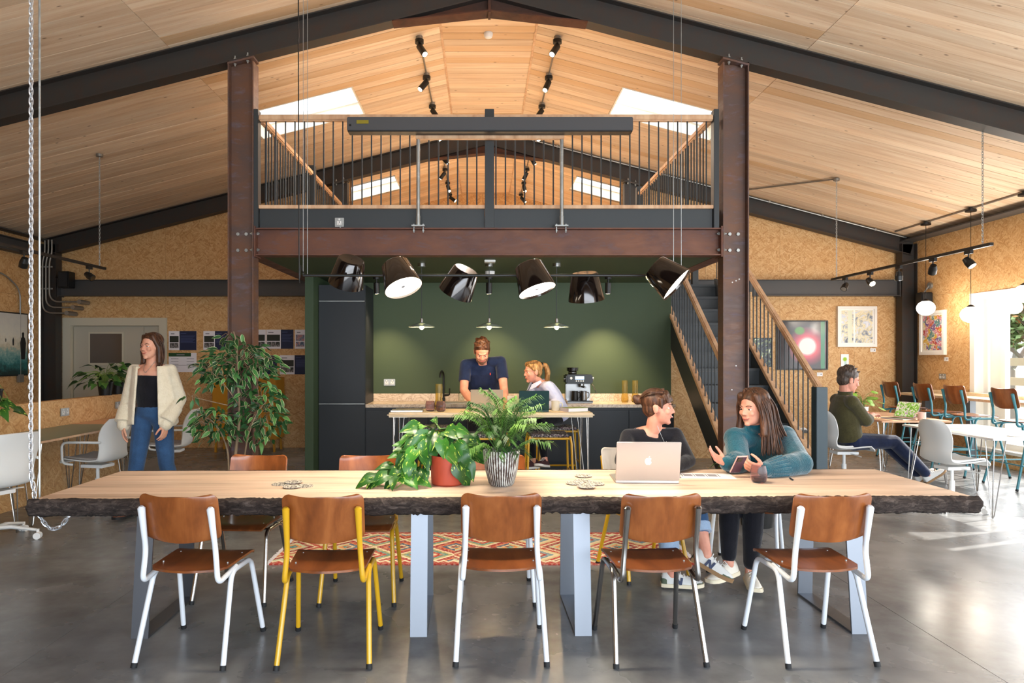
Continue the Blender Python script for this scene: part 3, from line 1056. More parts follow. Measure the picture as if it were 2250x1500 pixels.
out_tree(14.6, 18.8, 5.0, 'taller leafy garden tree further along the fence', 5)
out_tree(12.6, 15.2, 4.2, 'leafy garden tree nearest the window', 9)
out_tree(16.8, 22.6, 5.6, 'leafy garden tree at the far end of the fence', 12)

x0, x1, _, z1 = DOOR
d = struct(MB().box(x0 - .03, x0 + .10, YB - .02, YB + .12, 0, z1 - .10).box(x1 - .10, x1 + .03, YB - .02, YB + .12, 0, z1 - .10).box(x0 - .03, x1 + .03, YB - .02, YB + .12, z1 - .10, z1 + .03).box(x0, x1, YB + .121, YB + .14, 0, z1).build('door_1', CREAM, smooth=False), 'cream double door with a vision panel')
DOORM = M('door_putty', '#b9b3a2', .5)
xm = x0 + 1.27
lf = MB().box(x0 + .11, xm - .006, YB + .06, YB + .1, .01, z1 - .11).build('door_leaf', DOORM, d, smooth=False)
MB().box(x0 + .36, x0 + .94, YB + .045, YB + .061, 1.36, 1.90).build('glazing_bead', CREAM, lf, smooth=False)
MB().box(x0 + .39, x0 + .91, YB + .04, YB + .046, 1.39, 1.87).build('pane', M('door_glass', '#5a4c40', .15), lf, smooth=False)
MB().box(xm - .1, xm - .08, YB + .02, YB + .06, .95, 1.2).build('pull_handle', GALV, lf, smooth=False)
MB().box(xm, x1 - .11, YB + .06, YB + .1, .01, z1 - .11).build('door_leaf', DOORM, d, smooth=False)

# ------------------------------------------------------------------ live edge table
tb = thing('live_edge_table', 'long live edge oak table with bark edges on flat steel frames', 'table', (.13, 4.03, 0), math.radians(.93))
TW, TD0, TD1 = 2.475, -.455, .455
def edge(x, k):
    return .022 * noise.noise(V((x * 1.7, k, 0))) + .012 * noise.noise(V((x * 6, k + 5, 0)))
nb = 5
cuts = [-.455, -.27, -.09, .09, .28, .455]
N = 60
for i in range(nb):
    ra, rb = [], []
    for k in range(N + 1):
        x = -TW + 2 * TW * k / N
        ya = cuts[i] + (edge(x, 1) if i == 0 else .0006)
        yb = cuts[i + 1] + (edge(x, 9) if i == nb - 1 else -.0006)
        ra.append(V((x, ya, .74)))
        rb.append(V((x, yb, .74)))
    m = MB().sheet([ra, rb], .054)
    m.build('board', TABLEW, tb, smooth=False)
for sg, k0, nm in ((-1, 1, 'near'), (1, 9, 'far')):
    rows = []
    NX = 420
    for j in range(7):
        z = .738 - .064 * j / 6
        row = []
        for k in range(NX + 1):
            x = -TW + 2 * TW * k / NX
            b = (TD0 if sg < 0 else TD1) + edge(x, k0)
            bulge = math.sin(PI * min(1, (j + .4) / 6.4)) * .022
            rough_ = .014 * noise.noise(V((x * 22, j * 1.3, k0))) + .012 * noise.noise(V((x * 64, j * 2.1, k0))) + .006 * noise.noise(V((x * 140, j * 3.1, k0)))
            if j in (0,):
                bulge, rough_ = .002, abs(rough_) * .4
            row.append(V((x, b + sg * (bulge + abs(rough_) + .002), z - (.012 if sg > 0 else 0) + .006 * noise.noise(V((x * 11, j, k0 + 3))) * (j > 0))))
        rows.append(row)
    if sg > 0:
        rows = [r[::-1] for r in rows]
    MB().sheet(rows, .018).build('bark_edge', BARK, tb, angle=2)
for xx, in ((-1.94,), (-.475,), (.40,), (1.885,)):
    w = .045
    fm = MB()
    y0b, y0t, y1b, y1t = -.405, -.33, .20, .17
    fr = MB().bar((xx, y0b, 0.0), (xx, y0t, .682), 2 * w, .012, up=(0, 1, 0))
    fr.bar((xx, y1b, 0.0), (xx, y1t, .682), 2 * w, .012, up=(0, 1, 0))
    fr.box(xx - w, xx + w, y0b, y1b, 0, .012).box(xx - w, xx + w, y0t, y1t, .672, .685)
    fr.build('leg_frame', LEGSTEEL, tb, smooth=False, bevel=.001)

# ------------------------------------------------------------------ stacking chairs
def make_chair(name, label, frame_m, loc, rz, group, H=.455, bar_stool=False, back_m=None, seat_m=None):
    t = thing(name, label, 'chair', loc, rz, group)
    k = H - .455
    sp = 1 + k * .55
    rows = []
    for i in range(11):
        q = i / 10
        row = []
        for j in range(13):
            u = -1 + j / 6
            w = .205 - .018 * (1 - q) - (.02 * max(0, (.12 - q) / .12) ** 2) - (.015 * max(0, (q - .92) / .08) ** 2)
            yr = -.165 - .045 * (1 - u * u)
            y = yr + (.20 - yr) * q
            z = H + .004 + .010 * q - .012 * (1 - u * u) * math.sin(PI * q) - (.022 * max(0, (q - .8) / .2) ** 2)
            row.append(V((w * u, y, z)))
        rows.append(row)
    MB().sheet(rows, .011).build('seat', seat_m or PLYSEAT, t, angle=.9)
    rows = []
    for q in (0, .008, .03, .065, .11, .17, .26, .38, .5, .62, .74, .83, .89, .935, .97, .992, 1):
        row = []
        for j in range(15):
            u = -1 + j / 7
            e = min(q, 1 - q)
            w = .193 - (.034 - math.sqrt(max(0, .034 ** 2 - max(0, .034 - e * .228) ** 2)))
            z = .595 + k + .228 * q + (.012 * u * u * q) + (.016 * u * u * (1 - q))
            y = -.226 - .055 * q + .038 * u * u
            row.append(V((w * u, y, z)))
        rows.append(row)
    MB().sheet(rows, .011).build('backrest', back_m or PLYDARK, t, angle=.9)
    r = .0132
    for s in (-1, 1):
        up = fillet([(s * .168, -.262, .778 + k), (s * .172, -.215, .56 + k), (s * .186, -.222, .40 + k + .006), (s * .190, -.03, H - .022)], .045, 6)
        n_ = len(up)
        rr = [r * 1.0 for _ in up]
        rr[0] = r * .8
        up = [up[0], up[0] + (up[1] - up[0]) * .05, up[0] + (up[1] - up[0]) * .30] + up[1:]
        rr = [r * .75, r * 1.35, r * 1.25] + [r] * (len(up) - 3)
        MB().tube(up, rr, 10, up=(0, 1, 0)).build('back_upright', frame_m, t)
        top = H - .03
        for e, yf in ((1, .2375), (-1, -.2375)):
            fx = (.222 if e > 0 else .218) * sp
            yf2 = yf * sp
            pts = fillet([(s * .197, 0.02, top), (s * .197, .135 if e > 0 else -.095, top), (s * fx, yf2, .012)], .05, 6)
            lg = MB().tube(pts, r, 10).build('leg', frame_m, t)
            dv = (V(pts[-1]) - V(pts[-2])).normalized()
            MB().cyl(V(pts[-1]) - dv * .014, V(pts[-1]) + dv * .009, r * 1.13, None, 10).build('rubber_foot', RUBBER, lg)
    if bar_stool:
        zf = .28
        fx, fy = .215 * sp - .004, .16 * sp
        for a, b in (((-fx, .2375 * sp * .80, zf), (fx, .2375 * sp * .80, zf)), ((-fx, -.2375 * sp * .78, zf), (fx, -.2375 * sp * .78, zf)), ((-fx, -.2375 * sp * .78, zf + .0), (-fx, .2375 * sp * .8, zf)), ((fx, -.2375 * sp * .78, zf), (fx, .2375 * sp * .8, zf))):
            MB().cyl(a, b, .009, None, 8).build('foot_rail', frame_m, t)
    else:
        MB().cyl((-.195, .09, H - .03), (.195, .09, H - .03), .008, None, 8).build('cross_bar', frame_m, t)
    for s in (-1, 1):
        for yy in (.1, -.07):
            MB().cyl((s * .165, yy, H - .002), (s * .165, yy, H + .010), .0048, None, 8).build('rivet', GALV, t)
    return t
ng = 'chairs on the near side of the oak table'
make_chair('stacking_chair', 'white framed plywood chair at the left end of the near row, by the chain', WHITEG, (-1.425, 3.472, 0), math.radians(-4), ng)
make_chair('stacking_chair', 'yellow framed plywood chair in the near row facing the table', YELLOW, (-.765, 3.467, 0), math.radians(2.5), ng)
make_chair('stacking_chair', 'white framed plywood chair in the middle of the near row', WHITEG, (.090, 3.497, 0), math.radians(0), ng)
make_chair('stacking_chair', 'bare chrome framed plywood chair in front of the silver laptop', CHROME, (.842, 3.485, 0), math.radians(2.5), ng)
make_chair('stacking_chair', 'white framed plywood chair at the right end of the near row', WHITEG, (1.658, 3.490, 0), math.radians(3), ng)
fg = 'chairs on the far side of the oak table'
make_chair('stacking_chair', 'chrome framed plywood chair beyond the table near the ficus', CHROME, (-1.50, 4.30, 0), math.radians(176), fg)
make_chair('stacking_chair', 'yellow framed plywood chair beyond the table behind the trailing pothos', YELLOW, (-.75, 4.28, 0), math.radians(181), fg)
make_chair('stacking_chair', 'white framed plywood chair beyond the table behind the ribbed pot', WHITEG, (.09, 4.29, 0), math.radians(180), fg)
make_chair('stacking_chair', 'yellow framed limed plywood chair under the woman with the bun', YELLOW, (1.10, 4.72, 0), math.radians(196), fg, back_m=PLYPALE)
make_chair('stacking_chair', 'white framed limed plywood chair under the woman in teal', WHITEG, (1.86, 4.80, 0), math.radians(152), fg, back_m=PLYPALE)
hg = 'counter chairs along the window bar'
for (yy, lab) in ((9.95, 'teal framed high chair at the window bar, furthest from the camera'), (9.22, 'teal framed high chair at the window bar, second from the corner column'), (8.60, 'teal framed high chair at the window bar, in front of the window edge'), (7.78, 'teal framed high chair at the window bar, closest to the camera')):
    make_chair('bar_chair', lab, TEAL, (6.17, yy, 0), math.radians(-90), hg, H=.755, bar_stool=True)

# ------------------------------------------------------------------ kitchen
def cab(name, label, x0, x1, y0, y1, z0, z1, parts, cat='cabinet'):
    t = thing(name, label, cat, ((x0 + x1) / 2, (y0 + y1) / 2, z0))
    L(MB().box(x0, x1, y0 + .02, y1, z0 + .1, z1), t, 'carcass', CAB, smooth=False)
    L(MB().box(x0, x1, y0 + .06, y0 + .075, z0, z0 + .1), t, 'plinth', BLACKM, smooth=False)
    for nm, a, b, c, d, hz in parts:
        q = L(MB().box(a + .002, b - .002, y0, y0 + .019, c, d), t, nm, CAB, smooth=False, bevel=.0015)
    return t
tall = cab('tall_cabinet', 'tall dark navy larder cabinet at the left of the kitchen', -1.988, -1.42, 8.27, 8.89, 0, 2.36,
    [('door', -1.985, -1.423, .10, .90, 0), ('door', -1.985, -1.423, .935, 2.155, 0), ('top_panel', -1.985, -1.423, 2.17, 2.35, 0)])
for z in (.917, 2.1615):
    L(MB().box(-1.98, -1.43, 8.268, 8.29, z - .004, z + .004), tall, 'handle_rail', GALV, smooth=False)
xs_ = [-1.418, -.66, .0, .62, 1.20, 1.78, 2.33]
labs = ['navy base cabinet beside the tall larder', 'navy base cabinet under the sink', 'navy base cabinet behind the standing man', 'navy base cabinet behind the blonde woman', 'navy base cabinet under the coffee machine', 'navy base cabinet under the amber vases']
for k in range(6):
    a, b = xs_[k], xs_[k + 1] - .002
    cab('base_cabinet', labs[k], a, b, 8.29, 8.88, 0, .87, [('door', a, b, .10, .835, 0)])['group'] = 'kitchen base cabinets'
wt = thing('worktop', 'pale marble kitchen worktop with upstand', 'worktop', (.45, 8.6, .873))
L(MB().box(-1.416, 2.34, 8.265, 8.895, .873, .912), wt, 'slab', MARBLE, smooth=False, bevel=.002)
L(MB().box(-1.416, 2.34, 8.872, 8.895, .913, 1.01), wt, 'upstand', MARBLE, smooth=False, bevel=.002)
snk = MB().box(-.62, -.08, 8.42, 8.76, .9125, .917)
snk.build('sink', GALV, None, smooth=False)
tag(bpy.data.objects['sink'], 'thin metal sink rim set into the worktop behind the carafe', 'sink')
tp = thing('kitchen_tap', 'black swan neck tap at the sink', 'tap', (-.50, 8.80, .913))
MB().cyl((0, 0, 0), (0, 0, .05), .022, None, 14).build('base', BLACKM, tp)
MB().tube(spline([(0, 0, .04), (0, 0, .22), (0, 0, .33), (-.008, -.03, .375), (-.02, -.075, .39), (-.032, -.12, .36), (-.035, -.13, .31)], 6), .0125, 10).build('spout', BLACKM, tp)
MB().tube([(.0, 0, .08), (.06, -.01, .085), (.075, -.01, .09), (.078, -.01, .17)], [.016, .016, .010, .008], 8).build('lever', BLACKM, tp)

cm_ = thing('coffee_machine', 'black and steel espresso machine on the kitchen worktop', 'coffee machine', (1.205, 8.58, .9125))
CS = M('stainless', '#83817f', .3, 1)
MB().box(-.16, .16, -.17, .15, .0, .035).build('drip_tray', BLACKG, cm_, bevel=.008)
MB().box(-.158, .158, -.173, -.168, .012, .02).build('tray_trim', CS, cm_)
MB().box(-.155, .155, .02, .15, .036, .24).build('body', CS, cm_, bevel=.01)
MB().box(-.168, .165, -.12, .15, .24, .355).build('head', BLACKM, cm_, bevel=.015)
MB().box(-.055, .055, -.1225, -.119, .295, .335).build('display', M('display_blue', '#9fc4f0', .3, emit='#9fc4f0', es=.7), cm_)
bm_ = MB()
for k in range(4):
    bm_.cyl((-.04 + k * .028, -.124, .276), (-.04 + k * .028, -.12, .276), .009, None, 10)
bm_.cyl((-.105, -.124, .31), (-.105, -.12, .31), .016, None, 12)
bm_.build('buttons', WHITEPL, cm_)
MB().cyl((.165, -.03, .30), (.185, -.03, .30), .022, None, 12).cyl((-.185, -.03, .30), (-.165, -.03, .30), .02, None, 12).build('side_dials', CS, cm_)
MB().lathe([(.05, .355), (.055, .37), (.05, .39), (.072, .40), (.075, .44), (.05, .445), (.005, .446)], 20, Matrix.Translation((-.07, .02, 0))).build('bean_hopper', BLACKG, cm_)
MB().lathe([(.054, .368), (.056, .372), (.056, .382), (.052, .386)], 20, Matrix.Translation((-.07, .02, 0))).build('hopper_ring', CS, cm_)
MB().cyl((.03, -.06, .20), (.03, -.06, .24), .035, None, 16).tube([(.03, -.09, .205), (.06, -.19, .20)], [.012, .014], 8).build('portafilter', CS, cm_)
MB().tube([(.15, -.08, .24), (.17, -.1, .22), (.21, -.12, .13)], .006, 8).build('steam_wand', CS, cm_)
for k, (jx, mm_) in enumerate(((-.055, BLACKM), (.055, CS))):
    j = thing('milk_jug', ('dark milk jug under the coffee spout' if k == 0 else 'steel milk jug beside the dark jug on the drip tray'), 'jug', (1.205 + jx, 8.485, .9485))
    MB().lathe([(.001, 0), (.04, 0), (.042, .01), (.036, .10), (.038, .115), (.035, .113), (.033, .01), (.001, .008)], 18).build('body', mm_, j)
    MB().tube(spline([(.036, 0, .10), (.062, 0, .09), (.062, 0, .04), (.04, 0, .025)], 5), .005, 6).build('handle', mm_, j)

def amber_vase(x, y, z, label, s=1, group=None):
    t = thing('amber_vase', label, 'vase', (x, y, z), 0, group)
    pr = [(.001, 0), (.034, 0), (.045, .02), (.045, .07), (.036, .11), (.036, .27), (.033, .27), (.033, .112), (.041, .07), (.041, .024), (.03, .008), (.001, .008)]
    MB().lathe([(a * s, b * s) for a, b in pr], 24).build('body', AMBER, t)
    return t
amber_vase(1.79, 8.58, .9125, 'amber glass vase on the worktop, nearer the coffee machine', 1.03, 'amber vases on the worktop')
amber_vase(1.925, 8.60, .9125, 'amber glass vase on the worktop behind the hair bun', 1.03, 'amber vases on the worktop')
bt = thing('glass_bottle', 'small clear oil bottle beside the tap', 'bottle', (-.27, 8.72, .9175))
MB().lathe([(.001, 0), (.036, 0), (.037, .01), (.037, .10), (.012, .135), (.011, .165), (.009, .165), (.010, .135), (.034, .098), (.034, .012), (.001, .01)], 20).build('body', GLASSC, bt)
MB().cyl((0, 0, .16), (0, 0, .19), .012, None, 12).build('cap', BLACKM, bt)

def socket(name, label, loc, rz, w=.146, h=.086, plate=GALV, double=True, box=.012):
    t = thing(name, label, 'socket', loc, rz)
    MB().box(-w / 2, w / 2, -box, 0, -h / 2, h / 2).build('plate', plate, t, bevel=.003)
    for x in ((-w * .25, w * .25) if double else (0,)):
        MB().box(x - .022, x + .022, -box - .003, -box, -.028, .012).build('outlet', WHITEPL, t, bevel=.002)
        MB().box(x - .008, x + .008, -box - .004, -box, .018, .034).build('switch', WHITEPL, t, bevel=.001)
        MB().box(x - .003, x + .003, -box - .0042, -box - .003, -.006, .006).box(x - .012, x - .006, -box - .0042, -box - .003, -.022, -.016).box(x + .006, x + .012, -box - .0042, -box - .003, -.022, -.016).build('pin_holes', BLACKM, t)
    return t
socket('wall_socket', 'white double socket on the green kitchen wall', (-1.21, 8.9, 1.155), 0)
socket('beam_socket', 'single grey socket fixed to the mezzanine fascia', (-1.36, YR - .012, 2.765), 0, .086, .086, GALV, False, .03)
MB().cyl((-1.355, YR - .025, 2.713), (-1.355, YR - .025, 2.722), .01, None, 10).build('conduit_stub', GALV, None)
tag(bpy.data.objects['conduit_stub'], 'stub of conduit below the socket on the mezzanine fascia', 'conduit')
socket('wall_socket', 'grey double socket on the right wall beside the window', (XR, 10.38, 1.19), -PI / 2)
socket('wall_socket', 'grey double socket on the low desk screen above the green desk', (-4.562, 7.45, .885), PI / 2)
socket('wall_socket', 'grey double socket at the far end of the low desk screen', (-4.562, 8.55, .885), PI / 2)

# high table
ht = thing('high_table', 'pale oak topped high table on tall hairpin legs', 'table', (.085, 7.19, 0))
MB().box(-1.048, 1.048, -.31, .31, .875, .92).build('table_top', TOPW, ht, bevel=.018, seg=3)
def hairpin(root, x, y, h, dx, dy, mat=CHROME, r=.0055, name='leg'):
    """three rod hairpin leg: plate at (x, y, h), foot shifted by (dx, dy)"""
    f = V((x + dx, y + dy, r))
    m = MB()
    sx, sy = (1 if x > 0 else -1), (1 if y > 0 else -1)
    tops = [(x, y, h), (x - sx * .11, y, h), (x, y - sy * .11, h)]
    base = [(f.x, f.y, 0), (f.x - sx * .016, f.y, 0), (f.x, f.y - sy * .016, 0)]
    for a, b in zip(tops, base):
        m.tube([a, (b[0], b[1], .03), (f.x - sx * .006, f.y - sy * .006, r)], r, 7)
    m.box(min(x, x - sx * .13) - .01, max(x, x - sx * .13) + .01, min(y, y - sy * .13) - .01, max(y, y - sy * .13) + .01, h - .003, h)
    return m.build(name, mat, root)
for sx in (-1, 1):
    for sy in (-1, 1):
        hairpin(ht, sx * .99, sy * .26, .874, sx * .0, sy * .03)

# stools
def make_stool(loc, rz, label, group='yellow bar stools at the high table'):
    t = thing('bar_stool', label, 'stool', loc, rz, group)
    h = .70
    MB().box(-.20, .20, -.17, .17, h - .032, h).build('seat_pad', TERRAZZO, t, bevel=.012)
    fr = MB()
    c = [(-.205, -.175), (.205, -.175), (.205, .175), (-.205, .175)]
    fr.tube([(x, y, h - .044) for x, y in c], .011, 8, closed=True)
    fr.build('seat_frame', YELLOW, t)
    for x, y in c:
        MB().tube([(x, y, h - .02), (x * 1.06, y * 1.06, h - .09), (x * 1.17, y * 1.2, 0)], .012, 8).build('leg', YELLOW, t)
    for k in range(4):
        z = .22 if k % 2 == 0 else .30
        q = 1.13
        a, b = c[k], c[(k + 1) % 4]
        MB().cyl((a[0] * q, a[1] * q, z), (b[0] * q, b[1] * q, z), .010, None, 8).build('foot_rail', YELLOW, t)
    return t
make_stool((.685, 7.10, 0), 0, 'yellow bar stool with speckled seat in front of the blonde woman')
make_stool((.05, 7.08, 0), 0, 'yellow bar stool hidden behind the potted palm')
make_stool((-.55, 7.08, 0), 0, 'yellow bar stool on the near side behind the pothos')
make_stool((.86, 7.78, 0), 0, 'yellow bar stool the blonde woman sits on')
make_stool((-.48, 7.78, 0), 0, 'yellow bar stool on the far side left of the standing man')

# ------------------------------------------------------------------ desks on the left
ds = thing('desk_screen', 'low strand board screen behind the left desks', 'screen', (-4.62, 7.0, 0))
L(MB().box(-4.66, -4.58, 4.4, 8.7, 0, 1.0), ds, 'core', ROOFDK, smooth=False)
for a, b in ((4.4, 5.6), (5.6, 6.82), (6.82, 8.04), (8.04, 8.7)):
    L(MB().box(-4.579, -4.566, a + .001, b - .001, .0, 1.004), ds, 'board', OSBM, smooth=False)
L(MB().box(-4.665, -4.564, 4.4, 8.705, 1.005, 1.018), ds, 'capping', OSBM, smooth=False)
DESKG = M('sage_linoleum', '#8d9480', .5)
for (a, b, mt, lab) in ((4.5, 5.84, PEACH, 'peach wood desk nearest the camera along the left screen'), (5.86, 7.55, DESKG, 'sage green desk with hairpin legs along the left screen'), (7.57, 8.65, PEACH, 'peach wood desk at the far end of the left screen')):
    t = thing('desk', lab, 'desk', (-4.22, (a + b) / 2, 0), 0, 'desks along the left screen')
    hl = (b - a) / 2
    MB().box(-.34, .34, -hl, hl, .722, .742).build('desk_top', mt, t, smooth=False, bevel=.003)
    MB().box(.335, .344, -hl, hl, .7225, .7415).build('edge_band', OAK, t, smooth=False)
    for sx in (-1, 1):
        for sy in (-1, 1):
            hairpin(t, sx * .30, sy * (hl - .1), .72, 0, sy * .02)

# office chairs
def make_office(loc, rz, label, arms, group):
    t = thing('office_chair', label, 'chair', loc, rz, group)
    for k in range(5):
        a = 2 * PI * k / 5 + .3
        dx, dy = math.cos(a), math.sin(a)
        lg = MB().tube([(0, 0, .105), (dx * .12, dy * .12, .11), (dx * .30, dy * .30, .075)], [.026, .024, .016], 10, flat=.7).build('base_leg', SHELL, t)
        w = V((-dy, dx, 0))
        c = V((dx * .31, dy * .31, .028))
        cs = MB().cyl(c - w * .026, c - w * .006, .028, None, 14).cyl(c + w * .006, c + w * .026, .028, None, 14).cyl(c + V((0, 0, .03)), c + V((0, 0, .055)), .012, None, 8)
        cs.build('caster', WHITEPL, lg)
    MB().cyl((0, 0, .09), (0, 0, .27), .026, None, 14).cyl((0, 0, .26), (0, 0, .40), .017, None, 12).build('gas_column', SHELL, t)
    MB().box(-.09, .09, -.12, .12, .385, .415).cyl((.05, .02, .40), (.27, .05, .385), .006, None, 8).build('mechanism', WHITEPL, t, bevel=.006)
    if arms:
        prof = [(.245, .435, .20), (.23, .455, .22), (.12, .45, .235), (0, .44, .235), (-.12, .44, .23), (-.185, .46, .22), (-.215, .52, .205), (-.225, .60, .20), (-.235, .70, .22), (-.27, .80, .215), (-.315, .88, .17)]
    else:
        prof = [(.245, .425, .18), (.22, .452, .205), (.12, .452, .22), (0, .44, .222), (-.12, .44, .215), (-.185, .465, .20), (-.212, .54, .19), (-.215, .62, .195), (-.225, .70, .205), (-.245, .79, .195), (-.262, .85, .155), (-.268, .875, .10)]
    rows = []
    sp_ = spline([V((p[0], p[1], p[2])) for p in prof], 3)
    for i, p in enumerate(sp_):
        q = i / (len(sp_) - 1)
        row = []
        for j in range(13):
            u = -1 + j / 6
            curl = .035 * abs(u) ** 3
            bk = min(1, max(0, (q - .42) / .2))
            row.append(V((p.z * u, p.x + curl * bk * 1.3, p.y + curl * (1 - bk) * (.9 if q > .12 else .2))))
        rows.append(row)
    MB().sheet(rows, .012).build('shell', SHELL, t, angle=1.2)
    pad = [r[1:-1] for r in rows[2:15]]
    pad = [[p + V((0, 0, .022)) for p in r] for r in pad]
    MB().sheet(pad, .018).build('seat_pad', GREYF if arms else SHELL, t, angle=1.2)
    if arms:
        for s in (-1, 1):
            pts = fillet([(s * .19, .12, .43), (s * .265, .17, .45), (s * .275, .17, .655), (s * .27, -.02, .66), (s * .215, -.21, .655)], .06, 6)
            MB().tube(pts, .012, 10).build('armrest', SHELL, t)
    return t
og = 'white office chairs at the left desks'
make_office((-3.93, 5.50, 0), math.radians(68), 'white office chair with arms cut off by the left edge, at the peach desk', True, og)
make_office((-3.86, 6.85, 0), math.radians(80), 'white office chair with grey seat and arms at the sage green desk', True, og)
make_office((-3.62, 7.95, 0), math.radians(98), 'white office chair behind the walking woman', True, og)
og = 'white shell swivel chairs on the right'
make_office((4.62, 6.72, 0), math.radians(-82), 'white swivel chair without arms at the near white table', False, og)
make_office((4.12, 7.78, 0), math.radians(-90), 'white swivel chair the seated man leans back in', False, og)
make_office((4.22, 9.55, 0), math.radians(-75), 'white swivel chair seen behind the newel post', False, og)

# tables on the right
for (y0, y1, mt, lab) in ((6.2, 7.55, M('white_laminate', '#dedede', .35), 'white laminate table on hairpin legs by the window'), (7.93, 9.25, PEACH, 'light wood table on hairpin legs where the man works, tinted peach for orange light')):  # on the far table the peach colour includes the orange light cast
    t = thing('work_table', lab, 'table', (5.05, (y0 + y1) / 2, 0), 0, 'hairpin tables on the right')
    hl = (y1 - y0) / 2
    MB().box(-.41, .41, -hl, hl, .722, .742).build('table_top', mt, t, smooth=False, bevel=.004)
    for sx in (-1, 1):
        for sy in (-1, 1):
            hairpin(t, sx * .35, sy * (hl - .07), .72, sx * .03, sy * .02)

# window bar
wb = thing('window_bar', 'pale oak bar counter along the big window on steel posts', 'counter', (6.7, 8.4, 0))
L(MB().box(6.45, 6.86, 5.6, 10.55, .905, .94), wb, 'counter_top', TOPW, smooth=False, bevel=.004)
L(MB().box(6.862, 6.965, 5.6, 10.55, .94, .985), wb, 'rear_ledge', TOPW, smooth=False, bevel=.004)
for y in (6.6, 8.05, 9.45, 10.4):
    L(MB().box(6.72, 6.80, y - .04, y + .04, 0, .904), wb, 'post', M('post_grey', '#5c6166', .45), smooth=False)

# yellow locker
yl = thing('yellow_locker', 'ochre yellow metal cabinet standing behind the ficus', 'cabinet', (-3.71, 10.85, 0))
OCHRE = M('ochre_metal', '#b9801a', .45)
MB().box(-.50, .50, -.22, .22, .20, 1.16).build('body', OCHRE, yl, bevel=.006)
for a, b in ((-.49, -.003), (.003, .49)):
    MB().box(a, b, -.232, -.221, .22, 1.14).build('door', OCHRE, yl, bevel=.003)
for x in (-.45, .45):
    for y in (-.18, .18):
        MB().bar((x, y, .2), (x * 1.02, y, 0), .03, .03, up=(0, 1, 0)).build('leg', OCHRE, yl, smooth=False)

# rug
rg = thing('kilim_rug', 'faded red and teal diamond kilim runner under the table', 'rug', (0, 5.30, 0))
MB().box(-1.52, 1.52, -.44, .44, .001, .010).build('weave', RUGM, rg, smooth=False)
fr = MB()
for k in range(110):
    for sx in (-1, 1):
        y = -.44 + .88 * (k + .5) / 110
        fr.bar((sx * 1.52, y, .004), (sx * (1.55 + .012 * random.random()), y + random.uniform(-.004, .004), .002), .004, .003)
tag(fr.build('fringe', PAPER, rg, smooth=False), kind='stuff')
# ------------------------------------------------------------------ lamps
WARM = (1.0, .70, .40)
def basis(d):
    """matrix whose -Z axis is d"""
    return V(d).to_track_quat('-Z', 'Y').to_matrix()

# black bar lamp with six tilting shades
bl = thing('bar_lamp', 'black suspended bar lamp with six tilted drum shades above the oak table', 'lamp', (.05, 4.0, 1.96))
MB().cyl((-1.10, 0, 0), (1.12, 0, 0), .0085, None, 10).build('bar', BLACKM, bl)
for x in (-1.075, -1.10, 1.07, 1.115):
    MB().cyl((x, 0, 0), (x * 1.0, 0, ceil_z(x) - 1.975), .0016, None, 6).build('cable', GALV, bl)
MB().tube(spline([(-1.09, 0, .0), (-1.115, 0, .06), (-1.125, 0, .2), (-1.13, 0, ceil_z(-1.13) - 1.975)], 5), .0035, 6).build('flex', BLACKM, bl)
SH_IN = M('shade_bronze', '#1d1512', .14, .6, coat=.8)
for k, (x, z, yy, d, on) in enumerate(((-.86, .04, .14, (-.28, .45, -.84), 0), (-.52, -.02, -.14, (.34, -.36, -.87), 1), (-.18, -.02, .14, (-.42, .36, -.82), 0), (.235, -.03, -.14, (.29, -.24, -.91), 1), (.575, -.05, .14, (.10, .26, -.95), 0), (.985, -.02, -.14, (.70, -.30, -.65), 1))):
    Mx = Matrix.Translation((x, yy, z)) @ basis(d).to_4x4()
    pr = [(.004, .083), (.072, .083), (.080, .076), (.110, -.082), (.106, -.082), (.078, .066), (.004, .07)]
    sh = MB().lathe(pr, 36, Mx).build('shade', SH_IN, bl)
    MB().lathe([(.001, -.070), (.1035, -.070), (.1035, -.066), (.001, -.066)], 32, Mx).build('diffuser', DISC, sh)
    MB().lathe([(.001, -.074), (.011, -.074), (.011, -.070), (.001, -.0702)], 16, Mx).build('centre_boss', PGREY, sh)
    MB().cyl((x, 0, 0), (x, yy * .4, z * .5), .007, None, 8).build('swivel', BLACKM, sh)
    dv = V(d).normalized()
    lamp('SPOT', V((x, yy, z)) + dv * .085, 22, (1, .86, .66), bl, dv, .09, 2.6, .8)

# glass coolie pendants
GSH = M('prismatic_glass', '#cfe4dc', .12, trans=.75, ior=1.25)
pn = 'glass pendants over the kitchen table'
pend = []
for k, (x, lab) in enumerate(((-.628, 'left one of the three glass coolie pendants, above the mulberry tumblers'), (.07, 'middle glass coolie pendant, above the standing man'), (.768, 'right one of the three glass coolie pendants, above the blonde woman'))):
    p = thing('glass_pendant', lab, 'pendant lamp', (x, 7.06, 2.452), 0, pn)
    MB().cyl((0, 0, 0), (0, 0, -.035), .042, None, 20).build('ceiling_rose', CHROME, p)
    MB().cyl((0, 0, -.03), (0, 0, -.58), .0035, None, 6).build('flex', BLACKM, p)
    MB().cyl((0, 0, -.57), (0, 0, -.625), .014, .018, 12).build('lamp_holder', CHROME, p)
    MB().lathe([(.02, -.61), (.05, -.617), (.135, -.655), (.138, -.658), (.134, -.660), (.05, -.623), (.02, -.616)], 36).build('shade', GSH, p)
    MB().ell((0, 0, -.655), (.022, .022, .03)).build('bulb', BULB, p)
    lamp('POINT', (0, 0, -.70), 4, WARM, p, None, .03)

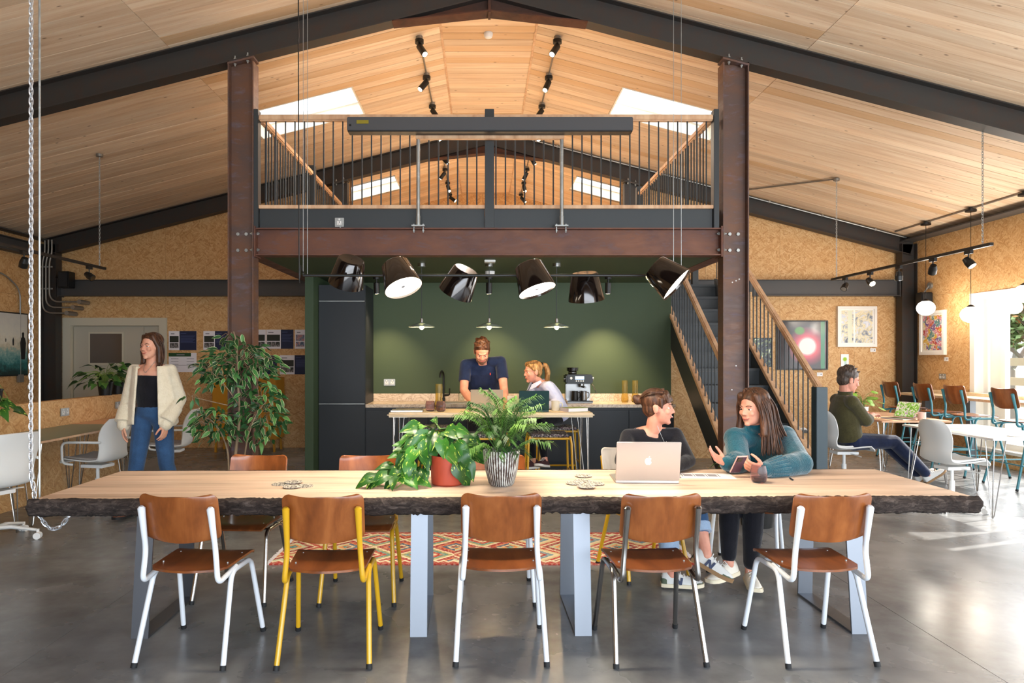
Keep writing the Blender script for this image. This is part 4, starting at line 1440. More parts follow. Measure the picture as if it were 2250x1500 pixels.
# black ceiling spots in the kitchen that wash the green wall
for x, lab in ((-1.28, 'black ceiling spotlight left of the kitchen, behind the bar lamp'), (.08, 'black ceiling spotlight in the middle of the kitchen'), (1.52, 'black ceiling spotlight above the amber vases')):
    p = thing('kitchen_spotlight', lab, 'spotlight', (x, 8.25, 2.452), 0, 'ceiling spotlights in the kitchen')
    MB().cyl((0, 0, 0), (0, 0, -.03), .042, None, 18).build('mount', BLACKM, p)
    MB().cyl((0, 0, -.03), (0, 0, -.075), .01, None, 10).build('stem', BLACKM, p)
    MB().cyl((0, -.005, -.07), (0, .02, -.20), .036, None, 18).build('head', BLACKM, p)
    MB().cyl((0, .0195, -.196), (0, .0205, -.2015), .028, None, 16).build('lens', SPOTGLOW, p)
    lamp('SPOT', (0, .03, -.22), 30 if x < 1 else 60, WARM, p, (.05, .40, -.9), .03, 1.3, .9)
dt = thing('smoke_detector', 'white smoke detector under the green kitchen ceiling', 'detector', (.085, 7.72, 2.452))
MB().lathe([(.001, 0), (.055, 0), (.055, -.02), (.045, -.05), (.03, -.062), (.001, -.063)], 24).build('body', WHITEPL, dt)
eb = thing('ceiling_plate', 'white plate on the kitchen ceiling above the middle pendant', 'plate', (.075, 6.85, 2.452))
MB().box(-.055, .055, -.055, .055, -.02, 0).build('body', WHITEPL, eb, bevel=.004)
sd = thing('smoke_detector', 'white smoke detector on the flat boards of the ridge', 'detector', (.065, 7.52, FLATZ))
MB().lathe([(.001, 0), (.05, 0), (.05, -.02), (.042, -.045), (.025, -.056), (.001, -.057)], 24).build('body', WHITEPL, sd)

# rows of spots along the ridge
dirs = [(.45, -.4, -.8), (-.55, -.35, -.8), (.5, -.3, -.8), (.3, -.5, -.8), (.7, .1, -.7), (-.6, .2, -.75), (.25, -.45, -.85), (.8, -.1, -.6)]
ridge_names = ['nearest the front rafter', 'second from the front rafter', 'third from the front rafter', 'half hidden behind the screen case', 'first beyond the far rafter', 'second beyond the far rafter', 'third beyond the far rafter', 'next to the far gable']
for side, x in ((-1, -.69), (1, .82)):
    cm2 = MB()
    zc = ceil_z(x)
    tr = thing('ceiling_conduit', 'grey conduit linking the %s row of ridge spotlights' % ('left' if side < 0 else 'right'), 'conduit', (x, 7.4, zc))
    MB().cyl((0, .05, -.012), (0, 7.2, -.012), .010, None, 8).build('tube', CONDUIT, tr)
    for k in range(8):
        yy = 7.47 + k * .97 + (.25 if k >= 4 else 0)
        if yy > 14.7:
            yy = 14.6
        p = thing('ridge_spotlight', 'black spotlight in the %s ridge row, %s' % ('left' if side < 0 else 'right', ridge_names[k]), 'spotlight', (x, yy, zc), 0, 'spotlights along the ridge')
        MB().cyl((0, 0, .0), (0, 0, -.035), .036, None, 16).build('conduit_box', CONDUIT, p)
        MB().cyl((0, 0, -.035), (0, 0, -.075), .048, None, 20).build('mount', BLACKM, p)
        d = V(dirs[k])
        d.x *= -1 if side > 0 and k in (0, 2) else (1 if side < 0 else .6)
        d.normalize()
        a = V((0, 0, -.105))
        MB().cyl((0, 0, -.07), a + d * .01, .012, None, 8).build('knuckle', BLACKM, p)
        MB().cyl(a, a + d * .145, .036, None, 18).build('head', BLACKM, p)
        MB().cyl(a + d * .143, a + d * .147, .028, None, 16).build('lens', SPOTGLOW, p)
        lamp('SPOT', a + d * .16, 34, (1, .84, .68), p, d, .03, 1.9, .9)

# track lights near the side walls
def track(name, label, x, y0, y1, z, heads, side):
    t = thing(name, label, 'track light', (x, y0, z))
    MB().box(-.018, .018, 0, y1 - y0, -.015, .015).build('track', BLACKM, t, smooth=False)
    for (yy, d, lit) in heads:
        h = MB().box(-.016, .016, yy - y0 - .045, yy - y0 + .045, -.05, -.016).cyl((0, yy - y0, -.05), (0, yy - y0, -.11), .007, None, 8).build('adapter', BLACKM, t, smooth=False)
        d = V(d).normalized()
        a = V((0, yy - y0, -.13))
        MB().cyl(a - d * .05, a + d * .0, .030, .042, 18).cyl(a, a + d * .055, .042, .042, 18).build('head', BLACKM, t)
        MB().cyl(a + d * .053, a + d * .058, .034, None, 16).build('lens', SPOTGLOW if lit else CHROME, h)
        if lit:
            lamp('SPOT', a + d * .07, 60, (1, .80, .55), t, d, .03, 1.2, .8)
    for yy in (y0 + .12, y1 - .12):
        cm3 = MB()
        zt = ceil_z(x) - z - .01
        n = int(zt / .026)
        for k in range(n):
            zc = .016 + (k + .5) * zt / n
            w = .008
            ax = V((w, 0, 0)) if k % 2 else V((0, w, 0))
            pts = [V((0, yy - y0, zc)) + ax * math.cos(a_) + V((0, 0, .019)) * math.sin(a_) for a_ in [2 * PI * j / 8 for j in range(8)]]
            cm3.tube(pts, .0026, 5, closed=True)
        tag(cm3.build('chain', GALV, t), kind='stuff')
        MB().cyl((0, yy - y0, zt), (0, yy - y0, zt - .03), .04, None, 14).build('ceiling_cup', CONDUIT, t)
    return t
track('track_light', 'black track with five spotlights hanging on chains before the right wall', 4.85, 6.5, 9.47, 2.56, [(9.13, (-.5, -.4, -.6), 0), (8.54, (.1, -.75, -.6), 1), (7.95, (.05, .1, -.9), 0), (7.35, (.25, .6, -.7), 0), (6.81, (.30, -.5, -.75), 1)], 1)
track('track_light', 'black track with spotlights hanging on a chain before the left wall', -4.70, 6.3, 8.5, 2.585, [(8.16, (.75, -.1, -.5), 0), (7.0, (-.4, .3, -.8), 0)], -1)

# opal globes over the window bar
for (y, z, lab) in ((10.1, 2.21, 'white opal globe pendant closest to the corner column'), (9.17, 2.055, 'white opal globe pendant hanging lowest, before the window edge'), (8.26, 2.25, 'white opal globe pendant cut by the right edge')):
    x = 6.56
    p = thing('globe_pendant', lab, 'pendant lamp', (x, y, ceil_z(x)), 0, 'globe pendants over the window bar')
    dz = z - ceil_z(x)
    MB().cyl((0, 0, -.03), (0, 0, -.055), .068, None, 24).cyl((0, 0, 0), (0, 0, -.03), .03, None, 12).build('ceiling_rose', BLACKM, p)
    MB().cyl((0, 0, -.05), (0, 0, dz + .12), .004, None, 6).build('flex', BLACKM, p)
    MB().lathe([(.004, dz + .135), (.02, dz + .13), (.055, dz + .103), (.05, dz + .10)], 20).build('cap', BLACKM, p)
    MB().ell((0, 0, dz), (.122, .122, .108), None, 28, 18).build('globe', GLOBE, p)
    lamp('POINT', (0, -.16, dz), 6, (1, .9, .75), p, None, .1)
cd = thing('ceiling_conduit', 'grey conduit above the globe pendants along the right eaves', 'conduit', (6.56, 6.0, ceil_z(6.56)))
MB().cyl((0, 0, -.014), (0, 4.85, -.014), .011, None, 8).build('tube', CONDUIT, cd)
cd = thing('ceiling_conduit', 'short grey conduit crossing the right roof slope to the track chain', 'conduit', (4.85, 9.35, ceil_z(4.85)))
MB().cyl((0, 0, -.014), (-.75, 1.45, ceil_z(4.10) - ceil_z(4.85) - .014), .011, None, 8).build('tube', CONDUIT, cd)
cd = thing('ceiling_conduit', 'long pale conduit clipped along the top of the far right rafter', 'conduit', (.8, YC2 - .10, ceil_z(.8)))
m = MB().cyl((0, 0, -.03), (6.0, 0, ceil_z(6.8) - ceil_z(.8) - .03), .012, None, 8)
m.build('tube', GALV, cd)
for k in range(7):
    q = .4 + k * .85
    MB().cyl((q, -.016, ceil_z(.8 + q) - ceil_z(.8) - .03), (q, .016, ceil_z(.8 + q) - ceil_z(.8) - .03), .02, None, 8).build('clip', GALV, cd)

# conduits on the left corner column and wall
cd = thing('wall_conduits', 'three bent grey conduits dropping down the left corner column', 'conduit', (XL + .13, YC2 - .14, 2.0))
for k in range(3):
    x = -.05 + k * .055
    zb = .19 + k * .09
    pts = fillet([(x + .04, 0, 1.36), (x + .04, 0, 1.15), (x, 0, 1.0), (x, 0, zb), (.33 + k * .10, 0.02, zb)], .16, 6)
    MB().tube(pts, .013, 8).build('tube', CONDUIT, cd)
    MB().cyl((.33 + k * .10, .0, zb), (.33 + k * .10, .26, zb), .035, None, 12).build('junction_box', CONDUIT, cd)
for z in (.58, .93):
    MB().box(-.09, .10, .012, .022, z - .012, z + .012).build('clamp', GALV, cd, smooth=False)
sw = thing('wall_switch', 'grey switch box with its conduit on the left strand board wall', 'switch', (XL + .015, 10.45, 1.16))
MB().box(0, .045, -.055, .055, -.06, .06).build('box', CONDUIT, sw, bevel=.006)
MB().tube(fillet([(.02, 0, .05), (.02, 0, 1.36), (.02, -.35, 1.56), (.02, -1.0, 1.6)], .15, 5), .011, 8).build('conduit', GALV, sw)

# loudspeakers on the corner columns
sp1 = thing('loudspeaker', 'small black loudspeaker beside the left corner column', 'speaker', (XL + .45, YC2 - .12, 2.72))
MB().box(-.09, .09, -.09, .09, -.13, .13).build('cabinet', BLACKM, sp1, bevel=.01)
MB().box(-.075, .075, -.095, -.09, -.115, .115).build('grille', RUBBER, sp1, bevel=.004)
MB().cyl((-.2, .05, .05), (-.08, .05, .05), .012, None, 8).build('bracket', BLACKM, sp1)
sp2 = thing('loudspeaker', 'small black loudspeaker beside the right corner column', 'speaker', (XR - .12, YC2 - .42, 2.38))
MB().box(-.09, .09, -.07, .07, -.11, .11).build('cabinet', BLACKM, sp2, bevel=.01)
MB().box(-.075, .075, -.075, -.07, -.095, .095).build('grille', RUBBER, sp2, bevel=.004)
MB().cyl((.0, .02, .1), (.09, .02, .22), .012, None, 8).cyl((.085, .02, .22), (.12, .02, .22), .05, None, 14).build('bracket', GALV, sp2)

# the long zinc chain hanging at the left end of the table
ch = thing('hanging_chain', 'long bright zinc chain hanging at the left end of the oak table', 'chain', (-2.42, 3.66, .55))
path = spline([V((0, 0, ceil_z(-2.42) - .55)), V((0, 0, 2.4)), V((0, 0, 1.2)), V((.0, 0, .36)), V((.01, 0, .25)), V((.03, 0, .13)), V((.066, 0, .05)), V((.112, 0, .012)), V((.16, 0, .028)), V((.20, 0, .08)), V((.212, 0, .122))], 12)
acc = [0]
for a, b in zip(path, path[1:]):
    acc.append(acc[-1] + (b - a).length)
pitchl = .0268
def at_len(s_):
    for i in range(len(acc) - 1):
        if s_ <= acc[i + 1]:
            t_ = (s_ - acc[i]) / max(1e-9, acc[i + 1] - acc[i])
            return path[i].lerp(path[i + 1], t_), (path[i + 1] - path[i]).normalized()
    return path[-1], (path[-1] - path[-2]).normalized()
lk = []
for j in range(16):
    a_ = 2 * PI * j / 16
    lk.append(V((.0095 * math.cos(a_) * (1 if abs(math.cos(a_)) > .3 else 1), 0, .0185 * (math.sin(a_)) ** 1 + (.0045 if math.sin(a_) > 0 else -.0045))))
link_me = MB().tube(lk, .0031, 7, closed=True).mesh('chain_link', CHAINM)
n = int(acc[-1] / pitchl)
for k in range(n):
    p, d = at_len((k + .5) * pitchl)
    q = d.to_track_quat('Z', 'Y').to_matrix() @ rotm('Z', (PI / 2 if k % 2 else 0) + .5)
    o = link('chain_link', link_me, ch)
    o.matrix_local = Matrix.Translation(p) @ q.to_4x4()
hk = MB().tube(fillet([(.206, 0, .128), (.222, 0, .134), (.235, .01, .125)], .01, 4), .004, 6)
hk.build('end_hook', GALV, ch)
tag(MB().cyl((-2.40, 3.70, .62), (-2.40, 3.70, ceil_z(-2.40)), .006, None, 8).build('drop_pole', GALV, None), 'thin bright steel pole just behind the long zinc chain', 'pole')
# ------------------------------------------------------------------ plants
def leaf_mesh(name, L_, W, mats, prof, fold=.25, droop=.25, rim=.8, wav=0, n=7, notch=0):
    m = MB()
    rows = []
    for i in range(n):
        t = i / (n - 1)
        w = W / 2 * max(.02, prof(t))
        row = []
        for u in (-1, -rim, 0, rim, 1):
            x = u * w
            y = L_ * t - (notch * L_ * abs(u) if t < .01 else 0)
            z = fold * abs(x) - droop * L_ * t * t + wav * L_ * math.sin(t * 9 + u * 2) * abs(u)
            row.append((x, y, z))
        rows.append(row)
    m.v = [p for r in rows for p in r]
    for i in range(n - 1):
        for j in range(4):
            a = i * 5 + j
            m.f.append((a, a + 1, a + 6, a + 5))
            m.m.append(1 if j in (0, 3) and len(mats) > 1 else 0)
    return m.mesh(name, mats, True, angle=3)
def lance(t):
    return math.sin(PI * t ** .75) ** .9 if 0 < t < 1 else 0
def heart(t):
    return [.55, .98, 1.0, .86, .62, .33, .0][min(6, int(round(t * 6)))]
def roundp(t):
    return math.sqrt(max(0, 1 - (2 * t - 1) ** 2))
def put_leaf(me, root, p, d, up=(0, 0, 1), s=1, roll=0, name='leaf'):
    d = V(d).normalized()
    u = V(up)
    x = d.cross(u)
    if x.length < 1e-3:
        x = V((1, 0, 0))
    x.normalize()
    z = x.cross(d)
    R = Matrix((x, d, z)).transposed() @ rotm('Y', roll)
    o = link(name, me, root)
    o.matrix_local = Matrix.Translation(V(p)) @ R.to_4x4() @ Matrix.Scale(s, 4)
    return o
def pot(root, prof, mat, soil_z, soil_r, name='pot'):
    o = MB().lathe(prof, 36).build(name, mat, root)
    MB().lathe([(.001, soil_z), (soil_r, soil_z), (soil_r, soil_z - .01), (.001, soil_z - .01)], 24).build('soil', SOIL, root)
    return o

# ficus by the left column
rnd = random.Random(11)
fx = thing('ficus_tree', 'potted variegated ficus standing before the left rust brown column', 'plant', (-2.235, 6.06, 0))
pot(fx, [(.001, 0), (.095, 0), (.12, .2), (.125, .2), (.125, .215), (.112, .215), (.108, .18), (.001, .17)], BLACKM, .195, .108)
sc = 6.06 / 1500
def fpx(px, py, dy=0):
    return V(((px - 1060) * sc + 2.235, dy, EYE + (785 - py) * sc))
stems = [[(0, 0, .19), fpx(517, 1000, .0), fpx(524, 920, .02), fpx(522, 830, .0), fpx(520, 760, 0), fpx(513, 728, 0)],
         [(.03, .0, .19), fpx(537, 1010, -.02), fpx(548, 960, -.04), fpx(566, 910, -.04), fpx(590, 880, -.05)],
         [(-.03, .0, .19), fpx(502, 1010, .0), fpx(492, 960, -.02), fpx(470, 925, -.03), fpx(440, 912, -.03)],
         [fpx(523, 890, .02), fpx(500, 850, -.03), fpx(465, 815, -.04), fpx(430, 800, -.03)],
         [fpx(522, 850, 0), fpx(548, 810, -.05), fpx(572, 790, -.06)],
         [fpx(500, 890, 0), fpx(460, 880, -.02), fpx(428, 872, -.03)],
         [fpx(520, 780, .0), fpx(495, 765, .02), fpx(480, 755, .02)]]
for s_ in stems:
    pts = spline(s_, 5)
    k = len(pts)
    r0 = .016 if s_ is stems[0] else (.010 if s_ in stems[1:3] else .0055)
    MB().tube(pts, [r0 * (1 - .65 * i / k) for i in range(k)], 7).build('stem', TRUNK, fx)
FL1 = leaf_mesh('ficus_leaf', .080, .029, [LEAF_F, LEAF_RIM], lance, .35, .3, .86)
FL2 = leaf_mesh('ficus_leaf', .070, .028, [LEAF_F, LEAF_RIM], lance, .15, .5, .9)
FL3 = leaf_mesh('ficus_leaf', .085, .031, [LEAF_F, LEAF_F], lance, .3, .4, .8)
twig = MB()
def cluster(px, py, rx, ry, cnt, ry_dep=.14):
    c = fpx(px, py)
    for k in range(cnt):
        while True:
            q = V((rnd.uniform(-1, 1), rnd.uniform(-1, 1), rnd.uniform(-1, 1)))
            if .25 < q.length < 1:
                break
        p = c + V((q.x * rx * sc, q.y * ry_dep, q.z * ry * sc))
        d = V((q.x * .9 + rnd.uniform(-.7, .7), q.y * .6 - .35 + rnd.uniform(-.4, .4), -.35 + q.z * .5 + rnd.uniform(-.5, .45)))
        me = rnd.choice([FL1, FL1, FL2, FL3])
        put_leaf(me, fx, p, d, (rnd.uniform(-.3, .3), -.5, .9), rnd.uniform(.9, 1.3), rnd.uniform(-.7, .7))
        if k % 2 == 0:
            twig.tube([p, p.lerp(c, .35) + V((0, 0, .03)), c.lerp(p, .3)], .0022, 4)
cluster(525, 800, 92, 55, 110)
cluster(470, 820, 55, 40, 26)
cluster(513, 740, 26, 16, 10, .05)
cluster(420, 868, 16, 14, 5, .04)
cluster(575, 905, 58, 75, 78, .13)
cluster(530, 880, 30, 30, 12, .08)
cluster(468, 930, 58, 50, 54, .12)
tag(twig.build('twigs', TRUNK, fx), kind='stuff')
bg = MB()
for (px, py, rx, ry, cnt, dep) in ((525, 800, 88, 52, 190, .13), (470, 820, 50, 36, 50, .12), (575, 905, 55, 70, 130, .12), (468, 930, 54, 46, 90, .11), (530, 880, 28, 28, 24, .08), (513, 742, 18, 14, 12, .05)):
    c = fpx(px, py, .03)
    for k in range(cnt):
        while True:
            q = V((rnd.uniform(-1, 1), rnd.uniform(-1, 1), rnd.uniform(-1, 1)))
            if q.length < 1:
                break
        p = c + V((q.x * rx * sc, q.y * dep + .03, q.z * ry * sc))
        d = V((q.x + rnd.uniform(-.7, .7), rnd.uniform(-.7, .5), -.35 + rnd.uniform(-.6, .5))).normalized()
        x = V((rnd.uniform(-1, 1), rnd.uniform(-1, 1), rnd.uniform(-.4, 1))).cross(d).normalized()
        L_, W_ = .085, .019
        bg.mi = 0
        bg.add([p, p + d * L_ * .4 + x * W_, p + d * L_, p + d * L_ * .4 - x * W_], [(0, 1, 2, 3)])
tag(bg.build('inner_leaves', LEAF_F, fx, smooth=False), kind='stuff')

# pothos in the terracotta red pot
po = thing('trailing_pothos', 'trailing pothos in a terracotta red pot on the oak table', 'plant', (-.205, 3.99, .7405))
pot(po, [(.001, 0), (.085, 0), (.094, .01), (.099, .172), (.0945, .172), (.09, .15), (.001, .145)], TERRA, .155, .091)
PL = [leaf_mesh('pothos_leaf', .125, .10, [LEAF_P], heart, .42, .35, .6, .014, 7, .14), leaf_mesh('pothos_leaf', .125, .092, [LEAF_P], heart, .3, .6, .6, .024, 7, .14)]
rnd = random.Random(4)
vines = MB()
def ppx(px, py, dy):
    s_ = (3.99 + dy) / 1500
    return V(((px - 1060) * s_ + .205, dy, EYE + (785 - py) * s_ - .7405))
crown = [(905, 940, .05, -.6, .5), (935, 935, .1, -.2, .8), (968, 938, .10, .1, .9), (1000, 950, .05, .5, .7), (1030, 975, .0, .9, .1), (1040, 962, .08, .8, .4), (955, 960, -.04, -.2, .2), (985, 965, -.05, .2, .1), (1015, 985, -.05, .6, -.2), (925, 965, -.03, -.5, .1), (900, 975, -.02, -.8, .0), (890, 960, .03, -.8, .3), (972, 985, -.09, .0, -.5), (1020, 1010, -.06, .5, -.8), (1010, 1040, -.1, .3, -.9), (1030, 1030, -.04, .6, -.8), (930, 990, -.07, -.3, -.6), (945, 945, .02, -.1, .6), (1005, 940, .14, .3, .9), (960, 928, .16, 0, 1), (1045, 995, .05, .9, -.4), (990, 1000, -.1, .2, -.9), (915, 950, .12, -.4, .6), (985, 948, .0, .2, .5)]
for (px, py, dy, dx, dz) in crown + [(a_ + 11, b_ + 9, c_ + .05, d_ * .7 + .15, e_ - .2) for (a_, b_, c_, d_, e_) in crown[::2]]:
    p = ppx(px, py, dy - .02)
    d = V((dx, -.5 + rnd.uniform(-.2, .2), dz * .7 - .35))
    put_leaf(rnd.choice(PL), po, p - d.normalized() * .05, d, (rnd.uniform(-.5, .5), -.65, .65), rnd.uniform(.78, 1.12), rnd.uniform(-.3, .3))
    vines.tube(spline([V((rnd.uniform(-.03, .03), rnd.uniform(-.03, .03), .15)), (p - d * .05) * .55 + V((0, 0, .11)), p - d.normalized() * .05], 4), .0028, 5)
tr1 = [V((-.05, -.03, .155)), ppx(925, 995, -.06), ppx(905, 1010, -.10), ppx(893, 1050, -.13), ppx(870, 1072, -.14), ppx(840, 1082, -.15), ppx(815, 1076, -.15)]
tr2 = [V((-.06, .0, .155)), ppx(910, 975, .0), ppx(880, 985, -.02), ppx(872, 1030, -.05), ppx(850, 1068, -.07), ppx(820, 1060, -.07)]
tr3 = [V((.05, -.03, .155)), ppx(985, 1000, -.105), ppx(1000, 1020, -.12), ppx(1010, 1035, -.11)]
for t_ in (tr1, tr2, tr3):
    vines.tube(spline(t_, 6), .0032, 6)
trail = [(905, 1000, -.10, -.3, -.8), (880, 1010, -.08, -.5, -.7), (900, 1030, -.14, .1, -1), (935, 1040, -.12, .4, -.9), (868, 1040, -.10, -.6, -.5), (885, 1060, -.15, .3, -.8), (855, 1045, -.06, -.9, .1), (840, 1060, -.13, -.4, -.7), (905, 1068, -.17, .4, -.3), (925, 1062, -.13, .8, -.3), (870, 1078, -.17, -.2, -.4), (828, 1048, -.07, -.7, .6), (818, 1068, -.14, -.5, -.3), (803, 1076, -.14, -.9, -.1), (890, 985, -.02, -.6, .4), (872, 1000, .0, -.8, .2), (935, 1010, -.10, .5, -.8), (850, 1022, -.03, -.7, .4), (915, 1045, -.15, -.1, -.7), (888, 1030, -.11, -.4, -.6)]
for (px, py, dy, dx, dz) in trail + [(a_ - 9, b_ - 8, c_ + .04, d_ - .2, e_ + .15) for (a_, b_, c_, d_, e_) in trail[::2]]:
    p = ppx(px, py, dy)
    p.z = max(p.z, .045)
    d = V((dx, -.45, dz * .6))
    s_ = rnd.uniform(.6, .92)
    q = p - d.normalized() * .05 * s_
    if p.z + d.normalized().z * .09 * s_ < .012:
        d.z = max(d.z, -.12)
        q.z = max(q.z, .04)
    put_leaf(rnd.choice(PL), po, q, d, (rnd.uniform(-.3, .3), -.6, .8), s_, rnd.uniform(-.4, .4))
vines.build('vines', STEM, po)

# parlour palm in the ribbed pot
pa = thing('parlour_palm', 'feathery parlour palm in a brown and white ribbed pot', 'plant', (.11, 3.96, .7405))
pot(pa, [(.001, 0), (.062, 0), (.074, .012), (.095, .09), (.104, .16), (.108, .197), (.106, .204), (.1, .204), (.096, .19), (.09, .15), (.001, .15)], STRIPEPOT, .172, .093)
rnd = random.Random(21)
PALMI = PALM
fr_dirs = [(-.33, .0, .55), (.35, .05, .50), (-.12, -.1, .62), (.15, -.1, .56), (-.42, -.05, .28), (.55, 0, .26), (.1, .25, .50), (-.2, .2, .48), (.30, -.25, .30), (-.25, -.28, .28), (.05, -.35, .22), (.45, .2, .34), (-.45, .15, .32), (.18, .1, .66), (-.05, .1, .60), (.5, -.15, .14), (-.30, .0, .40), (.36, -.1, .38), (0.0, -.2, .36), (-.38, -.2, .12), (.25, -.32, .12), (-.1, -.36, .10)]
for (dx, dy, dz) in fr_dirs + [(a_ * .8 + .06, b_ + .1, c_ * .85) for (a_, b_, c_) in fr_dirs[:14]]:
    dx *= .50
    dz *= 1.25
    Ln = rnd.uniform(.26, .33) * (.72 + .50 * dz / .6)
    d = V((dx, dy, dz)).normalized()
    base = V((dx * .05, dy * .05, .165))
    out = V((dx, dy, 0))
    out = out.normalized() if out.length > .01 else V((1, 0, 0))
    pts = spline([base, base + d * Ln * .4, base + d * Ln * .75 + out * Ln * .06, base + d * Ln * 1.0 + out * Ln * .22 + V((0, 0, -.04))], 7)
    m = MB().tube(pts, [.0028 * (1 - .7 * i / len(pts)) for i in range(len(pts))], 5)
    side0 = d.cross(V((0, 0, 1))).normalized()
    n_ = 20
    for k in range(n_):
        t_ = .34 + .66 * k / (n_ - 1)
        i = min(len(pts) - 2, int(t_ * (len(pts) - 1)))
        p = pts[i].lerp(pts[i + 1], t_ * (len(pts) - 1) - i)
        tg = (pts[i + 1] - pts[i]).normalized()
        for s_ in (-1, 1):
            ll = .095 * (1 - .45 * abs(t_ - .6)) * rnd.uniform(.85, 1.1)
            e = (side0 * s_ * .85 + tg * .75 + V((0, 0, rnd.uniform(.0, .25)))).normalized()
            w = e.cross(V((0, 0, 1)))
            w = (w.normalized() if w.length > .01 else V((1, 0, 0))) * .0043
            a, b, c = p, p + e * ll * .5 + V((0, 0, .006)), p + e * ll + V((0, 0, -.034))
            m.add([a, b - w, c, b + w], [(0, 1, 2, 3)])
    m.build('frond', PALM, pa, smooth=False)

# dark leafy plants on the desk screen
ML = [leaf_mesh('broad_leaf', .12, .075, [LEAF_D], lambda t: lance(t) * (1 if int(t * 14) % 2 else .72), .3, .4, .6, .02, 9), leaf_mesh('broad_leaf', .10, .06, [LEAF_D], lance, .25, .5, .6, .01, 7)]
def bushy(name, label, loc, R, H, n, potprof, seed, ms=ML, bias=(0, 0, 0), leaf_s=1.0, soil=(.14, .07), potm=None):
    t = thing(name, label, 'plant', loc)
    pot(t, potprof, potm or BLACKM, soil[0], soil[1])
    rn = random.Random(seed)
    m = MB()
    for k in range(n):
        a = rn.uniform(0, 2 * PI)
        el = rn.uniform(.0, 1.15)
        d = V((math.cos(a) * math.cos(el), math.sin(a) * math.cos(el), math.sin(el)))
        r = rn.uniform(.45, 1)
        p = V((0, 0, soil[0])) + V((d.x * R * r, d.y * R * r, d.z * H * r)) + V(bias) * r
        m.tube(spline([(d.x * .02, d.y * .02, soil[0]), V((d.x * R * .3 * r, d.y * R * .3 * r, soil[0] + H * .5 * r + .02)), p], 4), .0024, 4)
        put_leaf(rn.choice(ms), t, p, V((d.x, d.y, -.25 + .4 * d.z)), (0, -.3, .9), leaf_s * rn.uniform(.8, 1.25), rn.uniform(-.5, .5))
    m.build('stalks', STEM, t)
    return t
PP = [(.001, 0), (.07, 0), (.09, .15), (.094, .15), (.094, .165), (.086, .165), (.082, .14), (.001, .135)]
bushy('potted_plant', 'dark leafy plant in a black pot at the far end of the desk screen', (-4.615, 8.36, 1.0185), .38, .30, 52, PP, 3, leaf_s=1.05)
bushy('potted_plant', 'dark leafy plant in a black pot just behind its neighbour on the desk screen', (-4.615, 8.64, 1.0185), .24, .16, 20, PP, 13, leaf_s=.95)
bushy('potted_plant', 'dark trailing plant on the desk screen cut by the left edge', (-4.615, 6.42, 1.0185), .22, .10, 24, PP, 5, PL, (.0, -.05, -.20), .9)
bushy('potted_plant', 'dark glossy floor plant behind the woman in teal', (2.42, 6.02, 0), .34, .70, 42, [(.001, 0), (.13, 0), (.16, .26), (.165, .26), (.165, .28), (.15, .28), (.145, .24), (.001, .23)], 8, ML, (0, 0, .0), 1.25, (.25, .13))
PI_L = [leaf_mesh('pilea_leaf', .085, .082, [LEAF_PILEA], roundp, -.1, .15, .6, 0, 9)]
bushy('pilea_plant', 'bright round leaved pilea on the peach table beside the seated man', (4.86, 8.72, .7425), .19, .24, 22, [(.001, 0), (.055, 0), (.065, .11), (.06, .11), (.056, .1), (.001, .095)], 2, PI_L, (0, 0, 0), 1.2, (.10, .055), WHITEPL)
# ------------------------------------------------------------------ people
def remesh(mb, name, mat, parent, voxel=.006, smooth=3, dec=None, extra=None):
    me = bpy.data.meshes.new('tmp')
    me.from_pydata(mb.v, [], mb.f)
    bm = bmesh.new()
    bm.from_mesh(me)
    bmesh.ops.recalc_face_normals(bm, faces=bm.faces)
    bm.to_mesh(me)
    bm.free()
    o = bpy.data.objects.new('tmp', me)
    COL.objects.link(o)
    r = o.modifiers.new('r', 'REMESH')
    r.mode = 'VOXEL'
    r.voxel_size = voxel
    if smooth:
        q = o.modifiers.new('s', 'SMOOTH')
        q.factor = .5
        q.iterations = smooth
    if dec:
        q = o.modifiers.new('d', 'DECIMATE')
        q.ratio = dec
    bpy.context.view_layer.update()
    dg = bpy.context.evaluated_depsgraph_get()
    m2 = bpy.data.meshes.new_from_object(o.evaluated_get(dg))
    bpy.data.objects.remove(o)
    bpy.data.meshes.remove(me)
    m2.name = name
    m2.materials.clear()
    m2.materials.append(mat)
    m2.polygons.foreach_set('use_smooth', [True] * len(m2.polygons))
    return link(name, m2, parent)

def HR(fwd, up=(0, 0, 1), roll=0):
    f = V(fwd).normalized()
    r = f.cross(V(up)).normalized()
    u = r.cross(f)
    R = Matrix((r, f, u)).transposed()
    return R @ rotm('Y', roll)

